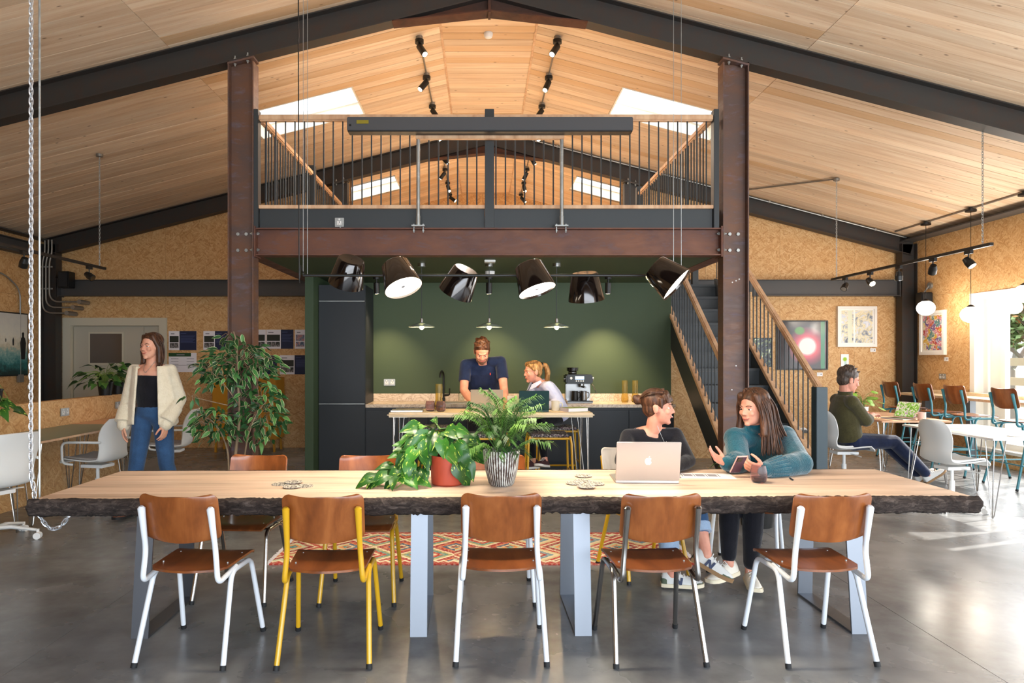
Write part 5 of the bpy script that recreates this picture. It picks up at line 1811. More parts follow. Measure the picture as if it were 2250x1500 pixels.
class Person:
    def __init__(s, label, loc, skin=SKIN, group=None):
        s.t = thing('person', label, 'person', loc, 0, group)
        s.o = V(loc)
        s.skin = skin
    def p(s, q):
        return V(q) - s.o
    def set(s, **k):
        for a, b in k.items():
            setattr(s, a, b if a in ('fwd', 'sc', 'build_') else s.p(b))
        return s
    def torso(s, B, prof, dy=0.0):
        """prof: list of (t, half width, half depth); t 0 pelvis .. 1 chest .. 2 neck"""
        lat = (s.shR - s.shL)
        rings = []
        path = [s.pel, s.chest, s.nk]
        sp = spline(path, 8)
        for t, w, d in prof:
            f = t * 8
            i = max(0, min(len(sp) - 2, int(f)))
            c = sp[i].lerp(sp[i + 1], f - i)
            ax = (sp[i + 1] - sp[i]).normalized()
            x = (lat - ax * lat.dot(ax)).normalized()
            z = ax.cross(x)
            rings.append([c + x * w * math.cos(a) + z * (d * math.sin(a)) for a in [2 * PI * k / 24 for k in range(24)]])
        B.loft(rings)
        return B
    def head(s, B):
        R = HR(s.fwd)
        k = getattr(s, 'sc', 1)
        def w(x, y, z):
            return s.hd + R @ (V((x, y, z)) * k)
        s.w, s.R, s.k = w, R, k
        E = lambda c, r: B.ell(w(*c), tuple(a * k for a in ((r, r, r) if isinstance(r, (int, float)) else r)), R, 18, 12)
        C = lambda a, ra, b, rb: B.cap_(w(*a), ra * k, w(*b), rb * k, 12)
        E((0, -.015, .03), (.072, .092, .082))
        E((0, .018, -.028), (.062, .068, .086))
        E((0, .030, -.076), (.046, .046, .034))
        E((0, .062, -.097), (.021, .019, .016))
        C((0, .082, .006), .0070, (0, .0965, -.025), .0105)
        E((.0105, .089, -.029), .0085)
        E((-.0105, .089, -.029), .0085)
        C((-.032, .073, .022), .0095, (.032, .073, .022), .0095)
        E((.036, .060, -.024), .021)
        E((-.036, .060, -.024), .021)
        C((-.017, .078, -.058), .008, (.017, .078, -.058), .008)
        for q in (-1, 1):
            E((q * .074, -.010, -.008), (.009, .020, .031))
            E((q * .078, -.016, .006), (.007, .016, .018))
        B.cap_(w(0, -.022, -.065), .050 * k, s.nk + (w(0, 0, -.2) - s.nk) * .1, .054 * k, 14)
        return B
    def face(s, brow, smile=.3, teeth=False, eyes=True):
        w, R, k = s.w, s.R, s.k
        for q in (-1, 1):
            if eyes:
                e = MB().ell(w(q * .0305, .0675, .002), (.0128 * k, .0088 * k, .0068 * k), R, 12, 8).build('eye', EYEW, s.t)
                MB().ell(w(q * .0305, .0748, .002), (.0056 * k, .003 * k, .0056 * k), R, 10, 6).build('iris', EYED, e)
                MB().tube([w(q * .017, .074, .006), w(q * .030, .0775, .0095), w(q * .044, .069, .005)], .0024 * k, 6).build('eyelid', s.skin, e)
            MB().tube(spline([w(q * .014, .0835, .021), w(q * .030, .084, .027), w(q * .050, .068, .022)], 4), [.0032 * k] * 9, 6, flat=.6).build('eyebrow', brow, s.t)
        u = .012 * smile
        MB().tube(spline([w(-.026, .072, -.057 + u), w(-.012, .0855, -.060), w(0, .0885, -.061), w(.012, .0855, -.060), w(.026, .072, -.057 + u)], 4), [.0025 * k] + [.0042 * k] * 15 + [.0025 * k], 6).build('lips', LIP, s.t)
        if teeth:
            MB().tube([w(-.017, .0825, -.0575 + u * .4), w(0, .0915, -.0595), w(.017, .0825, -.0575 + u * .4)], .0032 * k, 6).build('teeth', TEETH, s.t)
    def arm(s, B, side, k=1, r=(.050, .040, .026)):
        a, b, c = [getattr(s, j + side) for j in ('sh', 'el', 'wr')]
        B.cap_(a, r[0] * k, b, r[1] * k)
        B.cap_(b, r[1] * k, b.lerp(c, .3), r[1] * k * 1.02)
        B.cap_(b.lerp(c, .3), r[1] * k * 1.02, c, r[2] * k)
        return B
    def hand(s, B, side, d, n, curl=.35, k=1, spread=.12, curls=None):
        w0 = getattr(s, 'wr' + side)
        d = V(d).normalized()
        n = V(n)
        n = (n - d * n.dot(d)).normalized()
        th = d.cross(n) * (1 if side == 'R' else -1)
        k *= .98
        for i in range(4):
            l = (1.5 - i) * .0205 * k
            kn = w0 + d * (.088 - .004 * abs(i - 1.2)) * k + th * l
            B.cap_(w0 + d * .012 * k + th * l * .55, .0155 * k, kn, .0115 * k, 8)
            ln = (.074, .082, .077, .060)[i] * k
            cu = (curls[i] if curls else curl)
            fd = (d + th * (1.5 - i) * spread).normalized()
            p = kn
            ang = 0
            for j, (fr, bend) in enumerate(((.45, .7), (.30, 1.1), (.25, .8))):
                ang += cu * bend
                q = p + (fd * math.cos(ang) + n * math.sin(ang)) * ln * fr
                B.cap_(p, (.0098 - .0010 * j) * k, q, (.0090 - .0011 * j) * k, 8)
                p = q
        b0 = w0 + d * .022 * k + th * .022 * k + n * .006
        b1 = b0 + (d * .62 + th * .68 + n * .25).normalized() * .042 * k
        b2 = b1 + (d * .85 + th * .35 + n * (.2 + curl * .4)).normalized() * .032 * k
        b3 = b2 + (d * .95 + th * .1 + n * (.2 + curl * .5)).normalized() * .026 * k
        B.cap_(b0, .015 * k, b1, .0115 * k, 8).cap_(b1, .0115 * k, b2, .0098 * k, 8).cap_(b2, .0098 * k, b3, .0078 * k, 8)
        return B
    def leg(s, B, side, r=(.085, .058, .036), to=1.0):
        a, b, c = [getattr(s, j + side) for j in ('hip', 'kn', 'an')]
        B.cap_(a, r[0], b, r[1])
        e = b.lerp(c, to)
        B.cap_(b, r[1], b.lerp(c, .35 if to > .4 else to * .5), r[1] * .98 if r[1] < .08 else r[1])
        B.cap_(b.lerp(c, .35 if to > .4 else to * .5), r[1] * .98, e, r[2])
        return B
    def body(s, hands, build='f', feet=True, arms_r=(.047, .038, .025)):
        B = MB()
        s.torso(B, [(-.05, .14, .09), (.25, .15, .10), (.6, .125, .09), (1, .15, .10), (1.55, .155, .085), (1.85, .09, .06), (2, .055, .05)])
        s.head(B)
        for q in 'RL':
            B.cap_(s.nk + (s.pel - s.nk) * .06, .045, getattr(s, 'sh' + q), .045)
            s.arm(B, q, 1, arms_r)
            s.leg(B, q, (.075, .05, .033))
        for q, h in hands.items():
            s.hand(B, q, **h)
        return remesh(B, 'body', s.skin, s.t, .0052, 2, .5)
    def trousers(s, mat, r=(.092, .066, .048), to=.93, name='trousers', hipw=.155, hipd=.115):
        B = MB()
        s.torso(B, [(-.18, hipw * .8, hipd * .8), (0, hipw, hipd), (.35, hipw * .93, hipd * .92)])
        for q in 'RL':
            B.cap_(getattr(s, 'hip' + q), r[0] * 1.05, s.pel, r[0] * .9)
            s.leg(B, q, r, to)
        return remesh(B, name, mat, s.t, .009, 3)
    def shoe(s, side, d, upper, sole, name='shoe', L_=.255, up=(0, 0, 1), letter=None, toe=None, drop=.075):
        a = getattr(s, 'an' + side)
        R = HR(d, up)
        def q(x, y, z):
            return a + R @ V((x, y - .0, z - drop))
        st = [(-.065, .022, .055), (-.055, .030, .075), (-.02, .034, .088), (.02, .035, .082), (.06, .038, .062), (.11, .043, .048), (.155, .042, .038), (.185, .030, .028), (.195, .014, .018)]
        m = MB()
        m.loft([[q(w * math.cos(t), y, .016 + max(0, h * math.sin(t)) if math.sin(t) > 0 else .016) for t in [2 * PI * j / 18 for j in range(18)]] for y, w, h in st])
        sh = m.build(name, upper, s.t, angle=1.4)
        m = MB()
        m.loft([[q((w + .006) * math.cos(t), y + (.004 if y > .18 else (-.004 if y < -.06 else 0)), (.012 + .012 * (1 if math.sin(t) > 0 else -1)) + max(0, y - .12) * .12) for t in [2 * PI * j / 16 + .01 for j in range(16)]] for y, w, h in st])
        m.build('sole', sole, sh, angle=1)
        m = MB()
        for k in range(4):
            y = .03 + k * .022
            h = .086 - k * .011
            m.tube([q(-.02, y, .016 + h * .82), q(0, y + .002, .016 + h * 1.02), q(.02, y, .016 + h * .82)], .0028, 5)
        m.build('laces', WHITEPL, sh)
        if toe:
            m = MB()
            m.loft([[q((w + .002) * math.cos(t), y, .017 + max(0, (h * .72 + .002) * math.sin(t)) if math.sin(t) > 0 else .017) for t in [2 * PI * j / 18 for j in range(18)]] for y, w, h in [(.125, .043, .045), (.155, .0425, .04), (.186, .031, .030), (.1965, .015, .02)]])
            m.build('toe_cap', toe, sh, angle=1.2)
            m = MB()
            m.loft([[q((w + .0025) * math.cos(t), y, .017 + max(0, (h * .8) * math.sin(t)) if math.sin(t) > 0 else .017) for t in [2 * PI * j / 18 for j in range(18)]] for y, w, h in [(-.067, .023, .056), (-.055, .031, .076), (-.035, .034, .07)]])
            m.build('heel_cap', toe, sh, angle=1.2)
        if letter:
            for sd in (-1, 1):
                m = MB()
                P2 = lambda u, v: q(sd * (.0385 + .001 - v * .22 + .0035), .015 + u, .024 + v)
                for (u0, v0, u1, v1) in ((0, 0, .010, .042), (.010, .042, .034, .0), (.034, .0, .044, .042)):
                    p0, p1 = P2(u0, v0), P2(u1, v1)
                    m.bar(p0, p1, .013, .006, up=R @ V((sd, 0, .3)))
                m.build('letter', letter, sh, smooth=False)
        return sh
    def hair_cap(s, B, r=(.083, .100, .080), c=(0, -.030, .050), low=True):
        w, R, k = s.w, s.R, s.k
        B.ell(w(*c), tuple(a * k for a in r), R, 22, 14)
        if low:
            B.ell(w(0, -.052, -.005), (.072 * k, .062 * k, .07 * k), R, 18, 10)
        return B
    def strands(s, guides, cnt, r, spread, mat, seed=1, name='hair_strands'):
        rn = random.Random(seed)
        m = MB()
        for k in range(cnt):
            g = guides[k % len(guides)]
            off = V((rn.gauss(0, 1), rn.gauss(0, 1), rn.gauss(0, 1))) * spread
            pts = spline([p + off * (.35 + .65 * i / (len(g) - 1)) + V((rn.gauss(0, 1), rn.gauss(0, 1), 0)) * spread * .25 for i, p in enumerate(g)], 5)
            n = len(pts)
            m.tube(pts, [r * (1 - .75 * (i / (n - 1)) ** 2) for i in range(n)], 5)
        return tag(m.build(name, mat, s.t, angle=3), kind='stuff')

DENIM = fabric('blue_denim', '#2a4668', '#3a5c86', 220, .85, .25, .4)
DENIM_D = fabric('dark_navy_denim', '#151c33', '#1f2a48', 220, .85, .2, .4)
BLACKT = fabric('black_cotton', '#0e0e14', '#17171f', 160, .85, .15, .4)
NAVYT = fabric('navy_cotton', '#111c38', '#1a2a4e', 160, .85, .12, .35)
TEALK = fabric('teal_wool', '#0b4452', '#13596a', 110, .95, .6, .3, .5)
CREAMK = fabric('cream_knit', '#d8ccb2', '#e6dcc6', 90, .95, .5, .35, .3)
OLIVEC = fabric('olive_cord', '#3a3620', '#4c472c', 130, .9, .3, .4)
SHIRTM = fabric('pale_striped_shirt', '#b4bce0', '#ccd2ec', 200, .8, .1, .4)
CUFF = fabric('pale_denim_cuff', '#8fa6c2', '#a9bcd2', 220, .85, .2, .2)
SHOEW = M('white_leather', '#ddd6c8', .5)
SHOES = M('cream_rubber_sole', '#d9cdb2', .6)
GUM = M('gum_sole', '#8a6a48', .7)
SHOEG = M('pale_grey_mesh', '#c9c8c4', .7)
SHOEOL = M('olive_suede', '#4f5a48', .8)
LETN = M('shoe_letter_navy', '#1d2a4a', .6)
PLUM = M('plum_suede', '#43222a', .7)

# ---- woman with the bun, behind the silver laptop
w = Person('woman with a brown hair bun in a black top sitting behind the silver laptop', (1.12, 4.75, 0), SKIN2)
w.set(pel=(1.12, 4.80, .545), chest=(1.135, 4.72, .83), nk=(1.165, 4.66, .995), hd=(1.195, 4.62, 1.142), fwd=(.93, -.37, -.03),
      shR=(.995, 4.66, .94), shL=(1.315, 4.655, .95), elR=(.915, 4.50, .80), wrR=(.985, 4.33, .775), elL=(1.36, 4.50, .80), wrL=(1.20, 4.33, .775),
      hipR=(1.05, 4.78, .535), hipL=(1.21, 4.78, .535), knR=(1.17, 4.36, .52), knL=(1.345, 4.34, .575), anR=(1.215, 4.38, .088), anL=(1.365, 4.16, .275))
w.body({'R': dict(d=(.15, -1, -.05), n=(0, 0, -1), curl=.3), 'L': dict(d=(-.3, -1, -.05), n=(0, 0, -1), curl=.3)})
w.face(HAIR_DK, .8, True)
B = w.torso(MB(), [(.15, .165, .125), (.5, .15, .115), (1, .168, .118), (1.45, .165, .10), (1.72, .12, .085)])
for q in 'RL':
    B.cap_(w.shR.lerp(w.shL, .3 if q == 'R' else .7), .054, getattr(w, 'sh' + q), .054)
    w.arm(B, q, 1.0, (.054, .046, .035))
remesh(B, 'black_top', BLACKT, w.t, .007, 3)
MB().tube(spline([w.w(-.045, .01, -.12), w.w(-.03, .045, -.20), w.w(.02, .06, -.255), w.w(.05, .03, -.19), w.w(.05, 0, -.12)], 6), .0016, 5).build('necklace', GALV, w.t)
w.trousers(DENIM, (.088, .066, .060), .50)
for q in 'RL':
    a, b = getattr(w, 'kn' + q), getattr(w, 'an' + q)
    MB().tube([a.lerp(b, .44), a.lerp(b, .60)], [.066, .064], 18).build('rolled_cuff', CUFF, w.t)
w.shoe('R', (1, -.12, 0), SHOEG, SHOES, letter=LETN, toe=SHOEOL)
w.shoe('L', (.78, -.25, -.42), SHOEG, GUM, letter=LETN, toe=SHOEOL, up=(.3, 0, 1))
H = w.hair_cap(MB(), (.084, .102, .084), (0, -.028, .048))
H.ell(w.w(0, -.145, .045), (.034, .032, .036), w.R)
H.ell(w.w(.012, -.16, .055), (.022, .02, .024), w.R)
for k in range(9):
    u = -1 + k / 4
    H.cap_(w.w(u * .05, .045, .105 - .02 * abs(u)), .016, w.w(u * .064, .088 - .02 * abs(u), .050 - .012 * abs(u)), .007, 8)
for q in (-1, 1):
    H.cap_(w.w(q * .070, .02, .06), .018, w.w(q * .074, .028, .0), .007, 8)
remesh(H, 'hair', HAIR_BR, w.t, .006, 2)
w.strands([[w.w(u * .05, .03, .125 - .02 * abs(u)), w.w(u * .075, -.05, .10), w.w(u * .03, -.12, .05)] for u in (-1.2, -.8, -.4, 0, .4, .8, 1.2)], 42, .004, .006, HAIR_BR, 3)

# ---- woman in the teal jumper
w = Person('woman with long brown hair in a teal roll neck jumper holding a phone', (1.92, 4.8, 0), SKIN2)
w.set(pel=(1.93, 4.88, .545), chest=(1.90, 4.72, .83), nk=(1.845, 4.60, 1.005), hd=(1.79, 4.52, 1.145), fwd=(-.86, -.50, -.10),
      shR=(1.70, 4.59, .935), shL=(2.06, 4.65, .94), elR=(1.665, 4.42, .80), wrR=(1.555, 4.34, .805), elL=(2.03, 4.36, .805), wrL=(1.735, 4.20, .790),
      hipR=(1.84, 4.86, .535), hipL=(2.02, 4.86, .535), knR=(1.60, 4.42, .565), knL=(1.73, 4.35, .53), anR=(1.575, 4.37, .155), anL=(1.735, 4.42, .092))
w.body({'R': dict(d=(-.82, -.15, .42), n=(.25, -.55, .8), curl=.28, spread=.16), 'L': dict(d=(-.93, .05, .18), n=(.15, .75, .6), curl=.75, spread=.05)})
w.face(HAIR_DK, .1)
B = w.torso(MB(), [(.1, .20, .15), (.5, .195, .15), (1, .20, .145), (1.45, .185, .12), (1.75, .12, .095)])
for q in 'RL':
    B.cap_(w.shR.lerp(w.shL, .3 if q == 'R' else .7), .072, getattr(w, 'sh' + q), .078)
    w.arm(B, q, 1.0, (.074, .072, .048))
B.cap_(w.elL, .078, w.elL.lerp(w.wrL, .45), .066)
B.cap_(w.elR, .062, w.elR.lerp(w.wrR, .3), .056)
for k, (t_, r_) in enumerate(((.0, .085), (.25, .080), (.42, .076))):
    c = w.nk.lerp(w.w(0, -.02, -.075), t_ - .12)
    B.tube([c + V((0, 0, -.02)), c + V((0, 0, .03))], [r_, r_ * .97], 20)
remesh(B, 'teal_jumper', TEALK, w.t, .008, 3)
m = MB()
for q, t0, t1, r_ in (('L', .52, .93, .056), ('R', .72, .98, .048)):
    a, b = getattr(w, 'el' + q), getattr(w, 'wr' + q)
    x, d, z = frame_from(b - a)
    for k in range(16):
        an_ = 2 * PI * k / 16
        o_ = (x * math.cos(an_) + z * math.sin(an_))
        m.tube([a.lerp(b, t0) + o_ * r_ * 1.22, a.lerp(b, (t0 + t1) / 2) + o_ * r_ * 1.04, a.lerp(b, t1) + o_ * r_ * .82], .0065, 6)
tag(m.build('ribbed_cuffs', TEALK, w.t), kind='stuff')
w.trousers(BLACKT, (.088, .066, .048), .86)
w.shoe('L', (-.18, -1, 0), SHOEW, SHOES, letter=None)
w.shoe('R', (-.85, -.5, -.10), SHOEW, SHOES, up=(-.1, 0, 1))
H = w.hair_cap(MB(), (.085, .102, .080), (0, -.034, .057))
H.ell(w.w(0, -.06, -.03), (.082, .065, .09), w.R)
for q in (-1, 1):
    H.cap_(w.w(q * .058, .035, .085), .026, w.w(q * .085, .018, -.02), .020, 10)
    H.cap_(w.w(q * .085, .012, -.02), .022, w.w(q * .098, .03, -.16), .024, 10)
H.cap_(w.w(0, -.085, -.05), .06, w.w(-.02, -.10, -.17), .05, 12)
H.cap_(w.w(.06, -.06, -.05), .04, w.w(.075, -.05, -.19), .03, 12)
H.cap_(w.w(-.06, -.06, -.05), .04, w.w(-.075, -.05, -.19), .03, 12)
remesh(H, 'hair', HAIR_BR, w.t, .007, 2)
G = []
for q in (-1, 1):
    for k in range(6):
        a = k / 5
        G.append([w.w(q * .03, .02 - .04 * a, .125), w.w(q * .085, .035 - .10 * a, .03), w.w(q * .098, .028 - .10 * a, -.09), w.w(q * (.098 + .03 * a), .035 - .09 * a, -.21), w.w(q * (.095 + .06 * a), .05 - .09 * a, -.29)])
for k in range(5):
    u = -1 + k / 2
    G.append([w.w(u * .03, -.08, .10), w.w(u * .06, -.13, 0), w.w(u * .07, -.15, -.12), w.w(u * .09, -.19, -.24), w.w(u * .1, -.24, -.30)])
w.strands(G, 190, .0055, .013, HAIR_BR, 5)
ph = thing('phone', 'smartphone in a pink case held by the woman in teal', 'phone', (1.572, 4.195, .822))
Rp = HR((-.22, .80, .58))
def PB(x0, x1, y0, y1, z0, z1):
    m_ = MB().box(x0, x1, y0, y1, z0, z1)
    m_.v = [tuple(Rp @ V(p)) for p in m_.v]
    return m_
PB(-.037, .037, -.005, .005, -.066, .072).build('case', M('pink_case', '#d9b2a8', .5), ph, bevel=.004)
PB(-.033, .033, -.0062, -.0051, -.06, .066).build('back', M('phone_back_plum', '#4a3040', .3), ph, bevel=.0004)
PB(-.033, .033, .0051, .006, -.06, .066).build('screen', BLACKG, ph)
PB(-.030, .004, -.009, -.0062, .030, .062).build('camera_block', BLACKG, ph, bevel=.001)

# ---- man standing at the high table
w = Person('bearded man in a navy polo shirt leaning over the high table', (.02, 7.9, 0), SKIN2)
w.set(pel=(.02, 7.96, .95), chest=(.012, 7.76, 1.24), nk=(.0, 7.62, 1.44), hd=(-.005, 7.475, 1.54), fwd=(.06, -.80, -.62), sc=1.06,
      shR=(-.190, 7.65, 1.40), shL=(.205, 7.63, 1.435), elR=(-.205, 7.53, 1.12), wrR=(-.09, 7.40, .965), elL=(.235, 7.50, 1.14), wrL=(.245, 7.38, .965),
      hipR=(-.08, 7.97, .92), hipL=(.12, 7.97, .92), knR=(-.11, 7.92, .50), knL=(.13, 7.92, .50), anR=(-.12, 8.0, .085), anL=(.14, 8.0, .085))
w.body({'R': dict(d=(.5, -1, -.12), n=(0, 0, -1), curl=.25), 'L': dict(d=(.05, -1, -.25), n=(0, 0, -1), curl=.15)}, 'm', True, (.056, .047, .030))
w.face(HAIR_DK, .9)
B = w.torso(MB(), [(-.1, .175, .125), (.3, .178, .13), (1, .195, .135), (1.45, .195, .12), (1.72, .13, .10), (1.86, .075, .07)])
for q in 'RL':
    a, b = getattr(w, 'sh' + q), getattr(w, 'el' + q)
    B.cap_(w.shR.lerp(w.shL, .3 if q == 'R' else .7), .062, a, .062)
    B.tube([a, a.lerp(b, .35), a.lerp(b, .66)], [.062, .066, .067], 18)
remesh(B, 'polo_shirt', NAVYT, w.t, .007, 2)
MB().tube([w.nk + V((.085, -.125, -.13)), w.nk + V((.087, -.132, -.155))], .006, 6).build('chest_emblem', M('emblem_red', '#a8332c', .6), w.t)
w.trousers(BLACKT, (.095, .072, .055), .97)
for q in 'RL':
    w.shoe(q, (-.1 if q == 'R' else .15, -1, 0), BLACKT, RUBBER)
H = w.hair_cap(MB(), (.082, .099, .078), (0, -.034, .058))
rn = random.Random(9)
for k in range(40):
    a, e = rn.uniform(-PI, PI), rn.uniform(.35, 1.4)
    d = V((math.sin(a) * math.cos(e), math.cos(a) * math.cos(e), math.sin(e)))
    p = V((0, -.032, .058)) + V((d.x * .076, d.y * .092, d.z * .074))
    H.cap_(w.w(*p), .017, w.w(*(p + V((d.x * .01 + .008, d.y * .01, d.z * .012)))), .010, 7)
for q in (-1, 1):
    H.cap_(w.w(q * .070, .0, .05), .016, w.w(q * .073, .012, -.012), .008, 8)
remesh(H, 'hair', HAIR_BR, w.t, .007, 1)
Bd = MB()
Bd.ell(w.w(0, .038, -.084), (.050, .048, .032), w.R)
Bd.ell(w.w(0, .064, -.098), (.026, .022, .022), w.R)
Bd.cap_(w.w(-.022, .076, -.046), .007, w.w(.022, .076, -.046), .007, 8)
for q in (-1, 1):
    Bd.cap_(w.w(q * .045, .045, -.075), .017, w.w(q * .064, .005, -.03), .008, 10)
remesh(Bd, 'beard', hairmat('beard_greying', '#4a3226', '#6a4c3a', '#8f7462', (60, 60, 60)), w.t, .006, 2)

# ---- blonde woman on the stool
w = Person('blonde woman with a ponytail in a pale striped shirt leaning on the high table', (.82, 7.75, 0), SKIN2)
w.set(pel=(.86, 7.78, .82), chest=(.74, 7.64, 1.06), nk=(.635, 7.53, 1.20), hd=(.545, 7.45, 1.322), fwd=(-.92, -.38, -.10),
      shL=(.715, 7.43, 1.155), shR=(.585, 7.68, 1.155), elL=(.83, 7.37, .985), wrL=(.70, 7.30, .965), elR=(.50, 7.56, .985), wrR=(.52, 7.38, .965),
      hipL=(.84, 7.68, .80), hipR=(.82, 7.86, .80), knL=(.62, 7.40, .77), knR=(.52, 7.62, .77), anL=(.665, 7.28, .385), anR=(.56, 7.55, .33))
w.body({'L': dict(d=(-.9, -.2, -.05), n=(0, 0, -1), curl=.3), 'R': dict(d=(-.2, -1, -.05), n=(0, 0, -1), curl=.3)})
w.face(HAIR_BL, .8)
B = w.torso(MB(), [(.0, .17, .14), (.5, .17, .13), (1, .17, .125), (1.45, .165, .11), (1.75, .105, .085), (1.9, .07, .068)])
for q in 'RL':
    B.cap_(w.shR.lerp(w.shL, .3 if q == 'R' else .7), .062, getattr(w, 'sh' + q), .066)
    w.arm(B, q, 1.0, (.066, .057, .042))
remesh(B, 'striped_shirt', SHIRTM, w.t, .007, 3)
cm1 = MB()
for q in (-1, 1):
    cm1.sheet([[w.w(q * .02, .03, -.135), w.w(q * .055, -.005, -.115), w.w(q * .05, -.06, -.10)], [w.w(q * .03, .065, -.19), w.w(q * .075, .015, -.165), w.w(q * .06, -.07, -.125)]], .006)
cm1.build('collar', SHIRTM, w.t)
MB().tube(spline([w.w(.045, -.02, -.12), w.w(.03, .06, -.20), w.w(.01, .09, -.30), w.w(0, .09, -.40)], 6), .005, 6).build('lanyard', BLACKM, w.t)
w.trousers(BLACKT, (.085, .062, .042), .88)
w.shoe('L', (-.45, -.75, .15), PLUM, WHITEPL, up=(0, .2, 1))
w.shoe('R', (-.8, -.4, 0), PLUM, WHITEPL)
H = w.hair_cap(MB(), (.080, .098, .080), (0, -.028, .046))
for q in (-1, 1):
    H.cap_(w.w(q * .045, .05, .085), .014, w.w(q * .076, .01, .02), .012, 10)
tail = spline([w.w(0, -.115, .065), w.w(0, -.165, .05), w.w(0, -.185, -.02), w.w(.01, -.175, -.10), w.w(.01, -.16, -.155)], 5)
H.tube(tail, [.022 + .016 * math.sin(PI * i / (len(tail) - 1)) - .012 * (i / (len(tail) - 1)) for i in range(len(tail))], 12)
remesh(H, 'hair', HAIR_BL, w.t, .006, 1)
MB().cyl(w.w(0, -.115, .068), w.w(0, -.130, .064), .026, None, 14).build('hair_tie', BLACKM, w.t)
w.strands([[w.w(u * .04, .055, .10), w.w(u * .07, -.03, .105), w.w(u * .02, -.115, .066)] for u in (-1, -.5, 0, .5, 1)] + [[w.w(0, -.125, .065), w.w(.01, -.19, .03), w.w(.0, -.195, -.06), w.w(.02, -.18, -.17)]] * 4, 60, .0038, .009, HAIR_BL, 8)

# ---- woman walking on the left
w = Person('woman in a cream cardigan and blue jeans walking past the left desks', (-3.05, 6.3, 0), SKIN)
w.set(pel=(-3.05, 6.32, .95), chest=(-3.05, 6.30, 1.24), nk=(-3.045, 6.30, 1.415), hd=(-3.045, 6.265, 1.578), fwd=(-.30, -1, 0),
      shR=(-3.215, 6.30, 1.365), shL=(-2.875, 6.30, 1.365), elR=(-3.285, 6.33, 1.095), wrR=(-3.285, 6.25, .86), elL=(-2.81, 6.34, 1.095), wrL=(-2.885, 6.22, .87),
      hipR=(-3.14, 6.32, .91), hipL=(-2.96, 6.32, .91), knR=(-3.18, 6.28, .50), knL=(-2.93, 6.33, .49), anR=(-3.25, 6.30, .092), anL=(-2.89, 6.48, .12))
w.body({'R': dict(d=(.05, -.1, -1), n=(1, .3, 0), curl=.3), 'L': dict(d=(-.1, -.15, -1), n=(-1, .2, 0), curl=.35)})
w.face(HAIR_DK, .6)
B = w.torso(MB(), [(.1, .148, .108), (.45, .135, .10), (1, .155, .112), (1.35, .15, .098)])
remesh(B, 'black_top', BLACKT, w.t, .008, 2)
w.trousers(DENIM, (.094, .070, .062), .96)
cx = w.nk.x
B = MB()
for q in 'RL':
    s_ = getattr(w, 'sh' + q)
    B.cap_(V((cx, 0, s_.z + .01)).lerp(s_, .45), .046, s_, .052)
    w.arm(B, q, 1.0, (.054, .060, .058))
    B.tube([getattr(w, 'el' + q).lerp(getattr(w, 'wr' + q), .3), getattr(w, 'wr' + q) + V((0, 0, .03))], [.07, .078], 18)
for a0, a1 in ((-.35, PI + .35),):
    rows = []
    for i in range(14):
        z = 1.40 - .54 * i / 13
        k = i / 13
        wd = .155 + .05 * k
        dp = .118 + .035 * k
        row = []
        for j in range(34):
            a = -1.02 + (PI + 2.04) * j / 33
            row.append(V((cx + wd * math.cos(a), .012 + dp * math.sin(a), z + .012 * math.sin(a * 5) * k)))
        rows.append(row)
    B.sheet(rows, .022)
remesh(B, 'cream_cardigan', CREAMK, w.t, .008, 2)
BROWNB = M('tan_boot', '#6a4030', .6)
w.shoe('R', (-.25, -1, 0), BROWNB, RUBBER)
w.shoe('L', (.1, -1, -.1), BROWNB, RUBBER, up=(0, -.1, 1))
MB().tube(spline([w.w(-.05, .0, -.135), w.w(-.03, .05, -.20), w.w(.0, .065, -.235), w.w(.03, .05, -.20), w.w(.05, .0, -.135)], 6), .0018, 5).build('necklace', GALV, w.t)
H = w.hair_cap(MB(), (.083, .100, .079), (0, -.036, .058))
for q in (-1, 1):
    H.cap_(w.w(q * .048, .03, .095), .020, w.w(q * .082, .0, .0), .02, 10)
    H.cap_(w.w(q * .082, -.01, 0), .024, w.w(q * .085, -.01, -.14), .024, 10)
H.cap_(w.w(0, -.075, -.02), .06, w.w(0, -.075, -.15), .05, 12)
remesh(H, 'hair', HAIR_BR, w.t, .007, 2)
w.strands([[w.w(q * .04, .0, .12), w.w(q * .088, -.0 - .05 * a, .02), w.w(q * .092, -.01 - .05 * a, -.10), w.w(q * .085, .01 - .04 * a, -.19)] for q in (-1, 1) for a in (0, .5, 1)], 60, .005, .01, HAIR_BR, 4)

# ---- man reclining on the right
w = Person('man in an olive overshirt leaning back in a white swivel chair, typing', (4.15, 7.75, 0), SKIN2)
w.set(pel=(4.16, 7.76, .555), chest=(4.10, 7.75, .865), nk=(4.115, 7.745, 1.06), hd=(4.155, 7.735, 1.222), fwd=(.94, -.06, -.26), sc=1.16,
      shR=(4.09, 7.555, .985), shL=(4.12, 7.935, .985), elR=(4.27, 7.60, .775), wrR=(4.53, 7.93, .815), elL=(4.34, 8.02, .80), wrL=(4.56, 8.10, .815),
      hipR=(4.18, 7.67, .53), hipL=(4.18, 7.85, .53), knR=(4.64, 7.70, .53), knL=(4.63, 7.86, .52), anR=(5.04, 7.73, .15), anL=(5.02, 7.85, .13))
w.body({'R': dict(d=(.75, .6, .05), n=(0, 0, -1), curl=.45), 'L': dict(d=(.95, .1, .05), n=(0, 0, -1), curl=.45)}, 'm', True, (.054, .046, .031))
w.face(HAIR_DK, -.1)
B = w.torso(MB(), [(-.05, .18, .145), (.4, .185, .145), (1, .195, .145), (1.45, .195, .12), (1.72, .13, .10), (1.92, .082, .078)])
